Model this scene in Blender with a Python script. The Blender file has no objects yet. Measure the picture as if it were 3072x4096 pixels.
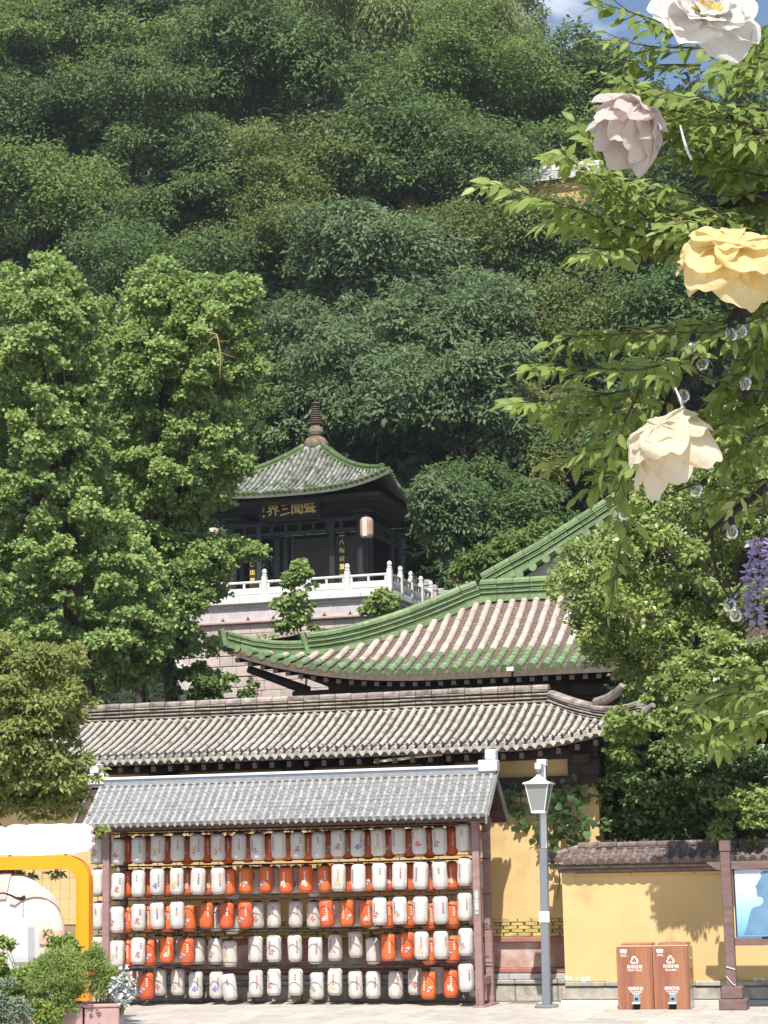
import bpy, math, random
import numpy as np
from mathutils import Vector, Matrix, Euler

random.seed(7)
rng = np.random.default_rng(7)
S = bpy.context.scene
C = S.collection
PI = math.pi
R = math.radians

# ------------------------------------------------------------------ camera, sky, sun, exposure
F, CX, CY, CZ = 8000.0, 1536.0, 2048.0, 2.3
CAMM = (Matrix.Rotation(PI / 2 + R(9.97), 3, 'X') @ Matrix.Rotation(-0.021, 3, 'Z'))
cam_d = bpy.data.cameras.new('camera')
cam = bpy.data.objects.new('camera', cam_d)
C.objects.link(cam)
cam.matrix_world = Matrix.Translation((0, 0, CZ)) @ CAMM.to_4x4()
cam_d.sensor_fit = 'HORIZONTAL'
cam_d.sensor_width = 36.0
cam_d.lens = 36.0 * F / 3072.0
cam_d.clip_start = 0.1
cam_d.clip_end = 3000.0
S.camera = cam

YAW = R(16.3)
U = np.array([math.cos(YAW), -math.sin(YAW), 0.0])
V = np.array([math.sin(YAW), math.cos(YAW), 0.0])
SUN_EL, SUN_OFF = R(56.0), R(12.0)
sh = -V * math.cos(SUN_OFF) + U * math.sin(SUN_OFF)
SUN = np.array([sh[0] * math.cos(SUN_EL), sh[1] * math.cos(SUN_EL), math.sin(SUN_EL)])

world = bpy.data.worlds.new('World')
S.world = world
world.use_nodes = True
wn, wl = world.node_tree.nodes, world.node_tree.links
wn.clear()
w_out = wn.new('ShaderNodeOutputWorld')
w_bg = wn.new('ShaderNodeBackground')
w_sky = wn.new('ShaderNodeTexSky')
w_sky.sky_type = 'NISHITA'
w_sky.sun_disc = False
w_sky.sun_elevation = SUN_EL
w_sky.sun_rotation = math.atan2(SUN[0], SUN[1])
w_sky.air_density = 1.0
w_sky.dust_density = 0.6
w_tc = wn.new('ShaderNodeTexCoord')
w_map = wn.new('ShaderNodeMapping')
w_map.inputs['Scale'].default_value = (1.0, 1.0, 2.2)
w_map.inputs['Location'].default_value = (0.35, 0.1, 0.0)
w_nz = wn.new('ShaderNodeTexNoise')
w_nz.inputs['Scale'].default_value = 5.0
w_nz.inputs['Detail'].default_value = 6.0
w_nz.inputs['Roughness'].default_value = 0.55
w_rp = wn.new('ShaderNodeValToRGB')
w_rp.color_ramp.elements[0].position = 0.54
w_rp.color_ramp.elements[1].position = 0.70
w_mix = wn.new('ShaderNodeMixRGB')
w_mix.inputs['Color2'].default_value = (10.5, 10.8, 11.2, 1)
wl.new(w_tc.outputs['Generated'], w_map.inputs['Vector'])
wl.new(w_map.outputs['Vector'], w_nz.inputs['Vector'])
wl.new(w_nz.outputs['Fac'], w_rp.inputs['Fac'])
wl.new(w_rp.outputs['Color'], w_mix.inputs['Fac'])
wl.new(w_sky.outputs['Color'], w_mix.inputs['Color1'])
wl.new(w_mix.outputs['Color'], w_bg.inputs['Color'])
w_bg.inputs['Strength'].default_value = 0.095
wl.new(w_bg.outputs['Background'], w_out.inputs['Surface'])

sun_d = bpy.data.lights.new('sun', 'SUN')
sun_d.energy = 4.5
sun_d.angle = R(0.53)
sun_d.color = (1.0, 0.955, 0.88)
sun = bpy.data.objects.new('sun', sun_d)
C.objects.link(sun)
sun.rotation_euler = Vector(SUN).to_track_quat('Z', 'Y').to_euler()
sun.location = (0, 0, 120)

S.view_settings.view_transform = 'Standard'
S.view_settings.look = 'None'
S.view_settings.gamma = 1.0
S.view_settings.use_curve_mapping = False
S.view_settings.exposure = 0.66
S.render.engine = 'CYCLES'
S.cycles.max_bounces = 6
S.cycles.diffuse_bounces = 3
S.cycles.transparent_max_bounces = 8
S.cycles.use_denoising = True

# ------------------------------------------------------------------ projection helpers (photo pixels to the place)
MN = np.array(CAMM)
EYE = np.array([0, 0, CZ])


def ray(px, py):
    return MN @ np.array([(px - CX) / F, -(py - CY) / F, -1.0])


def at(px, py, depth):
    """world point on the sight line of a photo pixel, depth metres along the view axis"""
    return EYE + ray(px, py) * depth


def ground_at(px, py):
    d = ray(px, py)
    return EYE + d * (-CZ / d[2])


O = ground_at(1922, 4029)


def W(u, v, z=0.0):
    return O + U * u + V * v + np.array([0, 0, z])


def hit(px, py, v):
    """(u, z) where the sight line meets the upright plane v"""
    d = ray(px, py)
    c = EYE - O
    p = EYE + d * ((v - c @ V) / (d @ V))
    return float((p - O) @ U), float(p[2])


# ------------------------------------------------------------------ materials
MATS = {}


def mat(name, col, col2=None, scale=6.0, rough=0.75, bump=0.0, bscale=60.0, metal=0.0, spec=0.3, rand=0.0,
        trans=0.0, hue=0.0, stretch=None, contrast=(0.35, 0.65), col3=None, scale3=1.5, c3=(0.55, 0.7)):
    if name in MATS:
        return MATS[name]
    m = bpy.data.materials.new(name)
    m.use_nodes = True
    n, l = m.node_tree.nodes, m.node_tree.links
    b = n['Principled BSDF']
    out = n['Material Output']
    b.inputs['Roughness'].default_value = rough
    b.inputs['Metallic'].default_value = metal
    b.inputs['Specular IOR Level'].default_value = spec
    tc = n.new('ShaderNodeTexCoord')
    vec = tc.outputs['Object']
    if stretch:
        mp = n.new('ShaderNodeMapping')
        mp.inputs['Scale'].default_value = stretch
        l.new(vec, mp.inputs['Vector'])
        vec = mp.outputs['Vector']
    oi = n.new('ShaderNodeObjectInfo')
    if rand > 0 or hue > 0:
        ad = n.new('ShaderNodeVectorMath')
        ad.operation = 'ADD'
        sc = n.new('ShaderNodeMath')
        sc.operation = 'MULTIPLY'
        sc.inputs[1].default_value = 37.0
        l.new(oi.outputs['Random'], sc.inputs[0])
        l.new(vec, ad.inputs[0])
        l.new(sc.outputs[0], ad.inputs[1])
        vec = ad.outputs[0]
    cs = None
    c4 = lambda c: (c[0], c[1], c[2], 1)
    if col2 is not None:
        nz = n.new('ShaderNodeTexNoise')
        nz.inputs['Scale'].default_value = scale
        nz.inputs['Detail'].default_value = 6
        nz.inputs['Roughness'].default_value = 0.65
        rp = n.new('ShaderNodeValToRGB')
        rp.color_ramp.elements[0].position, rp.color_ramp.elements[1].position = contrast
        rp.color_ramp.elements[0].color, rp.color_ramp.elements[1].color = c4(col), c4(col2)
        l.new(vec, nz.inputs['Vector'])
        l.new(nz.outputs['Fac'], rp.inputs['Fac'])
        cs = rp.outputs['Color']
    else:
        rg = n.new('ShaderNodeRGB')
        rg.outputs[0].default_value = c4(col)
        cs = rg.outputs[0]
    if col3 is not None:
        nz = n.new('ShaderNodeTexNoise')
        nz.inputs['Scale'].default_value = scale3
        nz.inputs['Detail'].default_value = 8
        rp = n.new('ShaderNodeValToRGB')
        rp.color_ramp.elements[0].position, rp.color_ramp.elements[1].position = c3
        mx = n.new('ShaderNodeMixRGB')
        mx.inputs['Color2'].default_value = c4(col3)
        l.new(vec, nz.inputs['Vector'])
        l.new(nz.outputs['Fac'], rp.inputs['Fac'])
        l.new(rp.outputs['Color'], mx.inputs['Fac'])
        l.new(cs, mx.inputs['Color1'])
        cs = mx.outputs['Color']
    if rand > 0 or hue > 0:
        hs = n.new('ShaderNodeHueSaturation')
        mr = n.new('ShaderNodeMapRange')
        mr.inputs['To Min'].default_value = 1 - rand
        mr.inputs['To Max'].default_value = 1 + rand
        l.new(oi.outputs['Random'], mr.inputs['Value'])
        l.new(mr.outputs['Result'], hs.inputs['Value'])
        if hue > 0:
            m2 = n.new('ShaderNodeMath')
            m2.operation = 'MULTIPLY'
            m2.inputs[1].default_value = 7.31
            m3 = n.new('ShaderNodeMath')
            m3.operation = 'FRACT'
            mr2 = n.new('ShaderNodeMapRange')
            mr2.inputs['To Min'].default_value = 0.5 - hue
            mr2.inputs['To Max'].default_value = 0.5 + hue
            l.new(oi.outputs['Random'], m2.inputs[0])
            l.new(m2.outputs[0], m3.inputs[0])
            l.new(m3.outputs[0], mr2.inputs['Value'])
            l.new(mr2.outputs['Result'], hs.inputs['Hue'])
        l.new(cs, hs.inputs['Color'])
        cs = hs.outputs['Color']
    l.new(cs, b.inputs['Base Color'])
    if bump > 0:
        bn = n.new('ShaderNodeTexNoise')
        bn.inputs['Scale'].default_value = bscale
        bn.inputs['Detail'].default_value = 5
        bp = n.new('ShaderNodeBump')
        bp.inputs['Strength'].default_value = bump
        bp.inputs['Distance'].default_value = 0.02
        l.new(vec, bn.inputs['Vector'])
        l.new(bn.outputs['Fac'], bp.inputs['Height'])
        l.new(bp.outputs['Normal'], b.inputs['Normal'])
    if trans > 0:
        tb = n.new('ShaderNodeBsdfTranslucent')
        l.new(cs, tb.inputs['Color'])
        ms = n.new('ShaderNodeMixShader')
        ms.inputs['Fac'].default_value = trans
        l.new(b.outputs[0], ms.inputs[1])
        l.new(tb.outputs[0], ms.inputs[2])
        l.new(ms.outputs[0], out.inputs['Surface'])
    MATS[name] = m
    return m


def leaf_mat(name, ca, cb, cc=None, rough=0.5, trans=0.28, spec=0.15, tcol=None):
    """leaf colour runs from ca to cb (to cc) with a random tint stored per leaf"""
    m = bpy.data.materials.new(name)
    m.use_nodes = True
    n, l = m.node_tree.nodes, m.node_tree.links
    b = n['Principled BSDF']
    out = n['Material Output']
    b.inputs['Roughness'].default_value = rough
    b.inputs['Specular IOR Level'].default_value = spec
    a = n.new('ShaderNodeAttribute')
    a.attribute_name = 'tint'
    rp = n.new('ShaderNodeValToRGB')
    e = rp.color_ramp.elements
    e[0].color = (*ca, 1)
    e[1].color = (*cb, 1)
    if cc:
        e[1].position = 0.8
        x = e.new(1.0)
        x.color = (*cc, 1)
    l.new(a.outputs['Fac'], rp.inputs['Fac'])
    l.new(rp.outputs['Color'], b.inputs['Base Color'])
    tb = n.new('ShaderNodeBsdfTranslucent')
    hs = n.new('ShaderNodeHueSaturation')
    hs.inputs['Hue'].default_value = 0.485
    hs.inputs['Value'].default_value = 1.5
    l.new(rp.outputs['Color'], hs.inputs['Color'])
    l.new(hs.outputs['Color'], tb.inputs['Color'])
    ms = n.new('ShaderNodeMixShader')
    ms.inputs['Fac'].default_value = trans
    l.new(b.outputs[0], ms.inputs[1])
    l.new(tb.outputs[0], ms.inputs[2])
    l.new(ms.outputs[0], out.inputs['Surface'])
    return m


# ------------------------------------------------------------------ object helpers
def tag(o, label=None, cat=None, group=None, kind=None):
    if label:
        o['label'] = label
    if cat:
        o['category'] = cat
    if group:
        o['group'] = group
    if kind:
        o['kind'] = kind
    return o


def thing(name, label, cat, loc, group=None, yaw=-YAW):
    o = bpy.data.objects.new(name, None)
    o.empty_display_size = 0.2
    C.objects.link(o)
    o.location = Vector(loc)
    o.rotation_euler = (0, 0, yaw)
    return tag(o, label, cat, group)


def put(name, me, parent=None, loc=(0, 0, 0), rot=(0, 0, 0), scale=None):
    o = bpy.data.objects.new(name, me)
    C.objects.link(o)
    o.parent = parent
    o.location = Vector(loc)
    o.rotation_euler = rot
    if scale is not None:
        o.scale = scale
    return o


class MB:
    """collects shapes, then builds them as one mesh"""

    def __init__(s):
        s.v, s.f, s.m = [], [], []

    def add(s, vs, fs, mi=0, mtx=None):
        k = len(s.v)
        if mtx is not None:
            vs = [mtx @ Vector(p) for p in vs]
        s.v += [tuple(p) for p in vs]
        s.f += [tuple(i + k for i in f) for f in fs]
        s.m += [mi] * len(fs)
        return s

    def box(s, x0, y0, z0, x1, y1, z1, mi=0, mtx=None, bev=0.0):
        if bev > 0:
            vs, fs = bev_box(x0, y0, z0, x1, y1, z1, bev)
            return s.add(vs, fs, mi, mtx)
        vs = [(x0, y0, z0), (x1, y0, z0), (x1, y1, z0), (x0, y1, z0), (x0, y0, z1), (x1, y0, z1), (x1, y1, z1), (x0, y1, z1)]
        fs = [(3, 2, 1, 0), (4, 5, 6, 7), (0, 1, 5, 4), (1, 2, 6, 5), (2, 3, 7, 6), (3, 0, 4, 7)]
        return s.add(vs, fs, mi, mtx)

    def tube(s, pts, rad, n=8, mi=0, cap=True):
        pts = [Vector(p) for p in pts]
        if not hasattr(rad, '__len__'):
            rad = [rad] * len(pts)
        vs, fs = [], []
        a = None
        for i, p in enumerate(pts):
            t = (pts[min(i + 1, len(pts) - 1)] - pts[max(i - 1, 0)])
            t = t.normalized() if t.length > 1e-9 else Vector((0, 0, 1))
            if a is None:
                a = t.orthogonal().normalized()
            else:
                a = (a - t * a.dot(t))
                a = a.normalized() if a.length > 1e-6 else t.orthogonal().normalized()
            b = t.cross(a)
            for k in range(n):
                w = 2 * PI * k / n
                vs.append(p + (a * math.cos(w) + b * math.sin(w)) * rad[i])
        for i in range(len(pts) - 1):
            for k in range(n):
                k2 = (k + 1) % n
                fs.append((i * n + k, i * n + k2, (i + 1) * n + k2, (i + 1) * n + k))
        if cap:
            fs.append(tuple(range(n - 1, -1, -1)))
            fs.append(tuple(range((len(pts) - 1) * n, len(pts) * n)))
        return s.add(vs, fs, mi)

    def lathe(s, prof, n=12, c=(0, 0, 0), mi=0, sq=None):
        vs, fs = [], []
        for r, z in prof:
            for k in range(n):
                w = 2 * PI * (k + (0.5 if sq else 0)) / n
                vs.append((c[0] + r * math.cos(w), c[1] + r * math.sin(w), c[2] + z))
        for i in range(len(prof) - 1):
            for k in range(n):
                k2 = (k + 1) % n
                fs.append((i * n + k, i * n + k2, (i + 1) * n + k2, (i + 1) * n + k))
        fs.append(tuple(range(n - 1, -1, -1)))
        fs.append(tuple(range((len(prof) - 1) * n, len(prof) * n)))
        return s.add(vs, fs, mi)

    def prism(s, poly, y0, y1, mi=0, mtx=None):
        """outline given in x, z; solid between y0 (front) and y1"""
        n = len(poly)
        vs = [(x, y0, z) for x, z in poly] + [(x, y1, z) for x, z in poly]
        fs = [tuple(range(n)), tuple(range(2 * n - 1, n - 1, -1))]
        for i in range(n):
            j = (i + 1) % n
            fs.append((j, i, n + i, n + j))
        return s.add(vs, fs, mi, mtx)

    def mesh(s, name, mats, smooth=False):
        me = bpy.data.meshes.new(name)
        me.from_pydata(s.v, [], s.f)
        for m in (mats if isinstance(mats, (list, tuple)) else [mats]):
            me.materials.append(m)
        if any(s.m):
            me.polygons.foreach_set('material_index', s.m)
        if smooth:
            me.polygons.foreach_set('use_smooth', [True] * len(s.f))
        me.update()
        return me

    def build(s, name, mats, parent=None, loc=(0, 0, 0), rot=(0, 0, 0), smooth=False):
        return put(name, s.mesh(name, mats, smooth), parent, loc, rot)


def bev_box(x0, y0, z0, x1, y1, z1, b):
    xs, ys, zs = (x0, x1), (y0, y1), (z0, z1)
    b = min(b, abs(x1 - x0) * .45, abs(y1 - y0) * .45, abs(z1 - z0) * .45)
    vs, idx = [], {}
    for i in (0, 1):
        for j in (0, 1):
            for k in (0, 1):
                sx, sy, sz = (1 if i == 0 else -1), (1 if j == 0 else -1), (1 if k == 0 else -1)
                x, y, z = xs[i], ys[j], zs[k]
                idx[i, j, k, 0] = len(vs); vs.append((x, y + sy * b, z + sz * b))
                idx[i, j, k, 1] = len(vs); vs.append((x + sx * b, y, z + sz * b))
                idx[i, j, k, 2] = len(vs); vs.append((x + sx * b, y + sy * b, z))
    fs = []
    for i in (0, 1):
        q = [idx[i, 0, 0, 0], idx[i, 1, 0, 0], idx[i, 1, 1, 0], idx[i, 0, 1, 0]]
        fs.append(tuple(q if i else q[::-1]))
    for j in (0, 1):
        q = [idx[0, j, 0, 1], idx[1, j, 0, 1], idx[1, j, 1, 1], idx[0, j, 1, 1]]
        fs.append(tuple(q[::-1] if j else q))
    for k in (0, 1):
        q = [idx[0, 0, k, 2], idx[1, 0, k, 2], idx[1, 1, k, 2], idx[0, 1, k, 2]]
        fs.append(tuple(q if k else q[::-1]))
    for a in (0, 1):
        for c in (0, 1):
            q = [idx[0, a, c, 1], idx[1, a, c, 1], idx[1, a, c, 2], idx[0, a, c, 2]]
            fs.append(tuple(q if (a == c) else q[::-1]))
            q = [idx[a, 0, c, 0], idx[a, 1, c, 0], idx[a, 1, c, 2], idx[a, 0, c, 2]]
            fs.append(tuple(q[::-1] if (a == c) else q))
            q = [idx[a, c, 0, 0], idx[a, c, 1, 0], idx[a, c, 1, 1], idx[a, c, 0, 1]]
            fs.append(tuple(q if (a == c) else q[::-1]))
    for i in (0, 1):
        for j in (0, 1):
            for k in (0, 1):
                q = (idx[i, j, k, 0], idx[i, j, k, 1], idx[i, j, k, 2])
                fs.append(q if (i + j + k) % 2 else q[::-1])
    return vs, fs


def struct(name, mb, mats, smooth=False):
    o = mb.build(name, mats, smooth=smooth)
    return tag(o, kind='structure')


def text(name, s, size, m, parent, loc, rot=(PI / 2, 0, 0), align='CENTER', depth=0.004, sx=1.0, spacing=1.0):
    cu = bpy.data.curves.new(name, 'FONT')
    cu.body = s
    cu.size = size
    cu.extrude = depth
    cu.offset = size * .012
    cu.align_x = align
    cu.align_y = 'CENTER'
    cu.space_line = spacing
    o = bpy.data.objects.new(name, cu)
    dg = bpy.context.evaluated_depsgraph_get()
    C.objects.link(o)
    dg.update()
    me = bpy.data.meshes.new_from_object(o.evaluated_get(dg))
    bpy.data.objects.remove(o)
    me.name = name
    me.materials.clear()
    me.materials.append(m)
    return put(name, me, parent, loc, rot, (sx, 1, 1))

# ================================================================== GROUND, HILL
M_pave = mat('paving_stone', (0.39, 0.355, 0.31), (0.49, 0.455, 0.40), 3.0, 0.85, bump=0.15, bscale=30, rand=0.10, col3=(0.29, 0.265, 0.235), scale3=5, c3=(0.58, 0.75))
M_mortar = mat('mortar', (0.20, 0.18, 0.15), (0.26, 0.23, 0.2), 8, 0.95)
M_earth = mat('earth', (0.05, 0.045, 0.03), (0.09, 0.075, 0.05), 3, 0.95, bump=0.4, bscale=8)
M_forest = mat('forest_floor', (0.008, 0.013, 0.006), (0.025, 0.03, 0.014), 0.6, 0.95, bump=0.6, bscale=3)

g = MB()
g.add([(-600, -60, -0.03), (600, -60, -0.03), (600, 900, -0.03), (-600, 900, -0.03)], [(0, 1, 2, 3)])
struct('ground', g, M_earth)


def H(x, y):
    """height of the hill at a place"""
    h = np.interp(y, [0, 47, 58, 78, 86, 96, 112, 215, 330], [-0.6, -0.6, 1.0, 4.5, 6.5, 13.6, 25.0, 98.0, 100.0])
    cap = 83.0 - 0.52 * np.maximum(x - 8.0, 0) + np.clip(.7 * (8 - x), 0, 9)
    k = np.clip((y - 120) / 60, 0, 1)
    return np.minimum(h, cap * k + h * (1 - k))


hx, hy = np.linspace(-110, 130, 81), np.concatenate([np.linspace(46, 120, 50), np.linspace(124, 330, 40)])
gx, gy = np.meshgrid(hx, hy)
gz = H(gx, gy) + 0.5 * np.sin(gx * .37 + gy * .21) * np.clip((gy - 97) / 15, 0, 1) + 0.35 * np.sin(gx * .9 - gy * .53) * np.clip((gy - 97) / 15, 0, 1)
b = MB()
nx = len(hx)
b.add(np.stack([gx.ravel(), gy.ravel(), gz.ravel()], 1).tolist(),
      [(i * nx + j, i * nx + j + 1, (i + 1) * nx + j + 1, (i + 1) * nx + j) for i in range(len(hy) - 1) for j in range(nx - 1)])
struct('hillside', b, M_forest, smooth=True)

plz = MB().box(-40, -60, -.3, 30, -5.7, -.004)
tag(plz.build('plaza', M_pave, loc=W(0, 0, 0), rot=(0, 0, -YAW)), kind='structure')

# paved forecourt: mortar bed with every slab a piece of its own
bed = MB().box(-14, -6.0, -0.2, 9, 2.2, -0.012)
pav = bed.build('pavement', M_mortar, loc=W(0, 0, 0), rot=(0, 0, -YAW))
tag(pav, kind='structure')
slab_me = [MB().box(-.2385, -.4785, -.05, .2385, .4785, 0.0 + dz, bev=.006).mesh('paving_slab', M_pave) for dz in (0, .002, -.002)]
for i in range(-17, 12):
    off = 0.48 * (i % 2)
    for j in range(-6, 2):
        u, v = i * .48, j * .96 + off - .2
        if v > 1.1:
            continue
        put('paving_slab', random.choice(slab_me), pav, (u, v, 0), (0, 0, random.gauss(0, .002)))

# ================================================================== TEMPLE BUILDING WITH THE PALE TILED ROOF
M_ochre = mat('ochre_plaster', (0.60, 0.42, 0.19), (0.69, 0.49, 0.24), 1.6, 0.9, bump=0.08, bscale=14, contrast=(.3, .7), col3=(0.50, 0.345, 0.165), scale3=2.2, c3=(0.55, 0.75))
M_ochre_brick = mat('ochre_brick', (0.50, 0.37, 0.12), (0.62, 0.48, 0.19), 4, 0.9, bump=.3, bscale=25, rand=.22, hue=.01, col3=(0.24, 0.2, 0.12), scale3=6, c3=(0.5, 0.7))
M_redstone = mat('red_render', (0.36, 0.19, 0.15), (0.46, 0.28, 0.23), 2.5, 0.9, bump=.1, bscale=20, col3=(0.66, 0.55, 0.49), scale3=1.3, c3=(0.46, 0.6))
M_redtrim = mat('red_trim', (0.30, 0.13, 0.10), (0.38, 0.19, 0.15), 3, 0.85, bump=.1)
M_bluestone = mat('blue_grey_stone', (0.36, 0.37, 0.38), (0.46, 0.46, 0.46), 4, 0.85, bump=.1)
M_basestone = mat('base_stone', (0.33, 0.31, 0.26), (0.46, 0.43, 0.37), 5, 0.92, bump=.7, bscale=14, rand=.1, col3=(0.16, 0.15, 0.12), scale3=3, c3=(0.56, 0.75))
M_darkwood = mat('dark_timber', (0.035, 0.026, 0.024), (0.06, 0.045, 0.04), 5, 0.8, stretch=(1, 1, 4))
M_tile_pale = mat('pale_tile', (0.40, 0.365, 0.315), (0.53, 0.49, 0.43), 9, 0.85, bump=.25, bscale=30, rand=.17, hue=.012, col3=(0.15, 0.13, 0.115), scale3=5, c3=(0.56, 0.76))
M_tile_pan = mat('pan_tile', (0.055, 0.04, 0.035), (0.13, 0.095, 0.075), 12, 0.9, bump=.3, bscale=40, col3=(0.30, 0.21, 0.13), scale3=14, c3=(0.62, 0.72))
M_tile_black = mat('black_glaze', (0.02, 0.02, 0.022), (0.06, 0.055, 0.05), 14, 0.35, spec=.5)
M_ridge = mat('ridge_tile', (0.24, 0.20, 0.165), (0.38, 0.33, 0.28), 7, 0.9, bump=.3, bscale=25, rand=.25, hue=.02, col3=(0.12, 0.10, 0.09), scale3=4, c3=(0.5, 0.7))
M_ridgedark = mat('ridge_joint', (0.07, 0.055, 0.045), (0.13, 0.10, 0.08), 8, 0.95)


def arc_tile(name, r, L, mats, seg=6, taper=.9, disc=False, ring=None, flat=1.0):
    """cover tile: a half pipe along +y with its front end closed"""
    m = MB()
    ys = [(0, 1.0), (L, taper)]
    vs, fs = [], []
    for y, k in ys:
        for i in range(seg + 1):
            w = PI * i / seg
            vs.append((-r * k * math.cos(w), y, r * k * math.sin(w) * flat))
    n = seg + 1
    for i in range(seg):
        fs.append((i, i + 1, n + i + 1, n + i))
    fs.append(tuple(range(n - 1, -1, -1)))
    m.add(vs, fs)
    if disc:
        m.lathe([(r * 1.1, 0), (r * 1.1, .02)], 12)
        m.v[-24:] = [(x, -.004 - (z if z else 0), y + r * .1) for x, y, z in m.v[-24:]]
    if ring:
        y0, y1, k = ring
        vs, fs = [], []
        for y, q in ((y0, 1.0), (y0 + .25 * (y1 - y0), k), (y1 - .25 * (y1 - y0), k), (y1, 1.0)):
            for i in range(seg + 1):
                w = PI * i / seg
                vs.append((-r * q * math.cos(w), y, r * q * math.sin(w) * flat + .003))
        for a in range(3):
            for i in range(seg):
                fs.append((a * n + i, a * n + i + 1, (a + 1) * n + i + 1, (a + 1) * n + i))
        m.add(vs, fs, 1)
    me = m.mesh(name, mats)
    return me


def walk(pts, s):
    """point and slope angle at arc length s on a polyline of (v, z)"""
    for (a, b), (c, d) in zip(pts[:-1], pts[1:]):
        L = math.hypot(c - a, d - b)
        if s <= L or (c, d) == pts[-1]:
            t = s / L
            return a + (c - a) * t, b + (d - b) * t, math.atan2(d - b, c - a)
        s -= L


def plen(pts):
    return sum(math.hypot(c - a, d - b) for (a, b), (c, d) in zip(pts[:-1], pts[1:]))


def tile_rows(root, us, prof, tl, pick, cap, name, rest_mat, pan_mat, r, pitch, pan_step=.09, lift=.03, pan=True, part_order=None):
    """cover-tile rows as pieces (cap of them, nearest rows first), the pan tiles between them as one bed"""
    todo = []
    for u in us:
        pts = prof(u)
        if pts is None:
            continue
        Ls = plen(pts)
        n = max(1, int(round(Ls / tl)))
        for k in range(n):
            v, z, a = walk(pts, k * Ls / n)
            todo.append((u, v, z + lift, a, k, n, Ls / n / tl))
    todo.sort(key=part_order or (lambda t: -t[0]))
    rest = MB()
    mats_rest = None
    for i, (u, v, z, a, k, n, sc) in enumerate(todo):
        me = pick(k, n)
        rot = (a + random.gauss(0, .006), random.gauss(0, .012), random.gauss(0, .012))
        loc = (u + random.gauss(0, .0025), v, z + random.gauss(0, .002))
        if i < cap:
            put(name, me, root, loc, rot, (1, sc * 1.03, 1))
        else:
            M4 = Matrix.Translation(loc) @ Euler(rot).to_matrix().to_4x4() @ Matrix.Diagonal((1, sc * 1.03, 1, 1))
            k0 = len(rest.m)
            rest.add([p.co for p in me.vertices], [tuple(p.vertices) for p in me.polygons], 0, M4)
            rest.m[k0:] = [p.material_index for p in me.polygons]
    if rest.v:
        tag(rest.build(name + '_rows', rest_mat, root), kind='stuff')
    if pan:
        pb = MB()
        for u in us:
            pts = prof(u + pitch / 2) or prof(u)
            if pts is None:
                continue
            Ls = plen(pts)
            n = max(1, int(Ls / pan_step))
            w = pitch / 2 - r * .35
            for k in range(n):
                v0, z0, a = walk(pts, k * Ls / n)
                v1, z1, _ = walk(pts, min(Ls, (k + 1.25) * Ls / n))
                c = u + pitch / 2
                t = .022
                vs = []
                for (vv, zz) in ((v0, z0 + t), (v1, z1)):
                    for q, dz in ((-1, .035), (-.45, .008), (.45, .008), (1, .035)):
                        vs.append((c + q * w, vv, zz + dz))
                vs += [(c - w, v0, z0 + .012), (c - .45 * w, v0, z0 - .016), (c + .45 * w, v0, z0 - .016), (c + w, v0, z0 + .012)]
                pb.add(vs, [(0, 1, 5, 4), (1, 2, 6, 5), (2, 3, 7, 6), (8, 9, 1, 0), (9, 10, 2, 1), (10, 11, 3, 2)])
        tag(pb.build('pan_tile_bed', pan_mat, root), kind='stuff')


def ridge_run(parent, path, courses, L, mats_fn, gap=.006):
    """stacked ridge tiles along a polyline of local points; courses = (z0, z1, half depth)"""
    cache = {}
    for (p, q) in zip(path[:-1], path[1:]):
        p, q = Vector(p), Vector(q)
        d = q - p
        n = max(1, int(round(d.length / L)))
        rz = math.atan2(d.y, d.x)
        ry = -math.atan2(d.z, math.hypot(d.x, d.y))
        for ci, (z0, z1, hd) in enumerate(courses):
            for k in range(n):
                ll = d.length / n
                key = (ci, round(ll, 3))
                if key not in cache:
                    m = MB()
                    if ci == len(courses) - 1:
                        prof = [(-hd, z0), (-hd, z0 + (z1 - z0) * .5), (-hd * .6, z1 - .01), (0, z1), (hd * .6, z1 - .01), (hd, z0 + (z1 - z0) * .5), (hd, z0)]
                        vs = [(gap, y, z) for y, z in prof] + [(ll - gap, y, z) for y, z in prof]
                        nn = len(prof)
                        fs = [(i, i + 1, nn + i + 1, nn + i) for i in range(nn - 1)] + [tuple(range(nn))[::-1], tuple(range(nn, 2 * nn))]
                        m.add(vs, fs)
                    else:
                        m.box(gap * .5, -hd, z0, ll - gap * .5, hd, z1, bev=min(.012, (z1 - z0) * .3))
                    cache[key] = m.mesh('ridge_tile', mats_fn(ci))
                pos = p + d * (k / n)
                put('ridge_tile', cache[key], parent, pos + Vector((0, random.gauss(0, .003), random.gauss(0, .002))), (0, ry, rz + random.gauss(0, .004)))


# --- building body
hall = thing('gatehouse', 'long ochre temple building with pale grey tiled roof behind the lantern rack', 'temple building', W(0, 0, 0))
wallb = MB()
UL, UR = -11.0, 1.75
WV = 1.6
wallb.box(UL, WV, 1.34, UR, WV + .35, 4.15)
wall = wallb.build('wall', M_ochre, hall)
for uu in np.arange(UL, UR - .01, 0.0001 + (UR - UL) / 11):      # red render panels and stone ledges below
    pass
MB().box(UL, WV + .06, .535, UR, WV + .4, .945).build('plinth_panel', M_redstone, wall)
MB().box(UL, WV - .03, .948, UR, WV + .36, 1.045, bev=.015).build('upper_moulding', M_redtrim, wall)
MB().box(UL, WV - .03, .44, UR, WV + .36, .532, bev=.02).build('lower_moulding', M_redtrim, wall)
x = UL
while x < UR - .05:
    w = min(random.uniform(.9, 1.3), UR - x)
    MB().box(x + .004, WV - .10, .345, x + w - .004, WV + .36, .437, bev=.008).build('stone_ledge', M_bluestone, wall)
    x += w
x = UL
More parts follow.
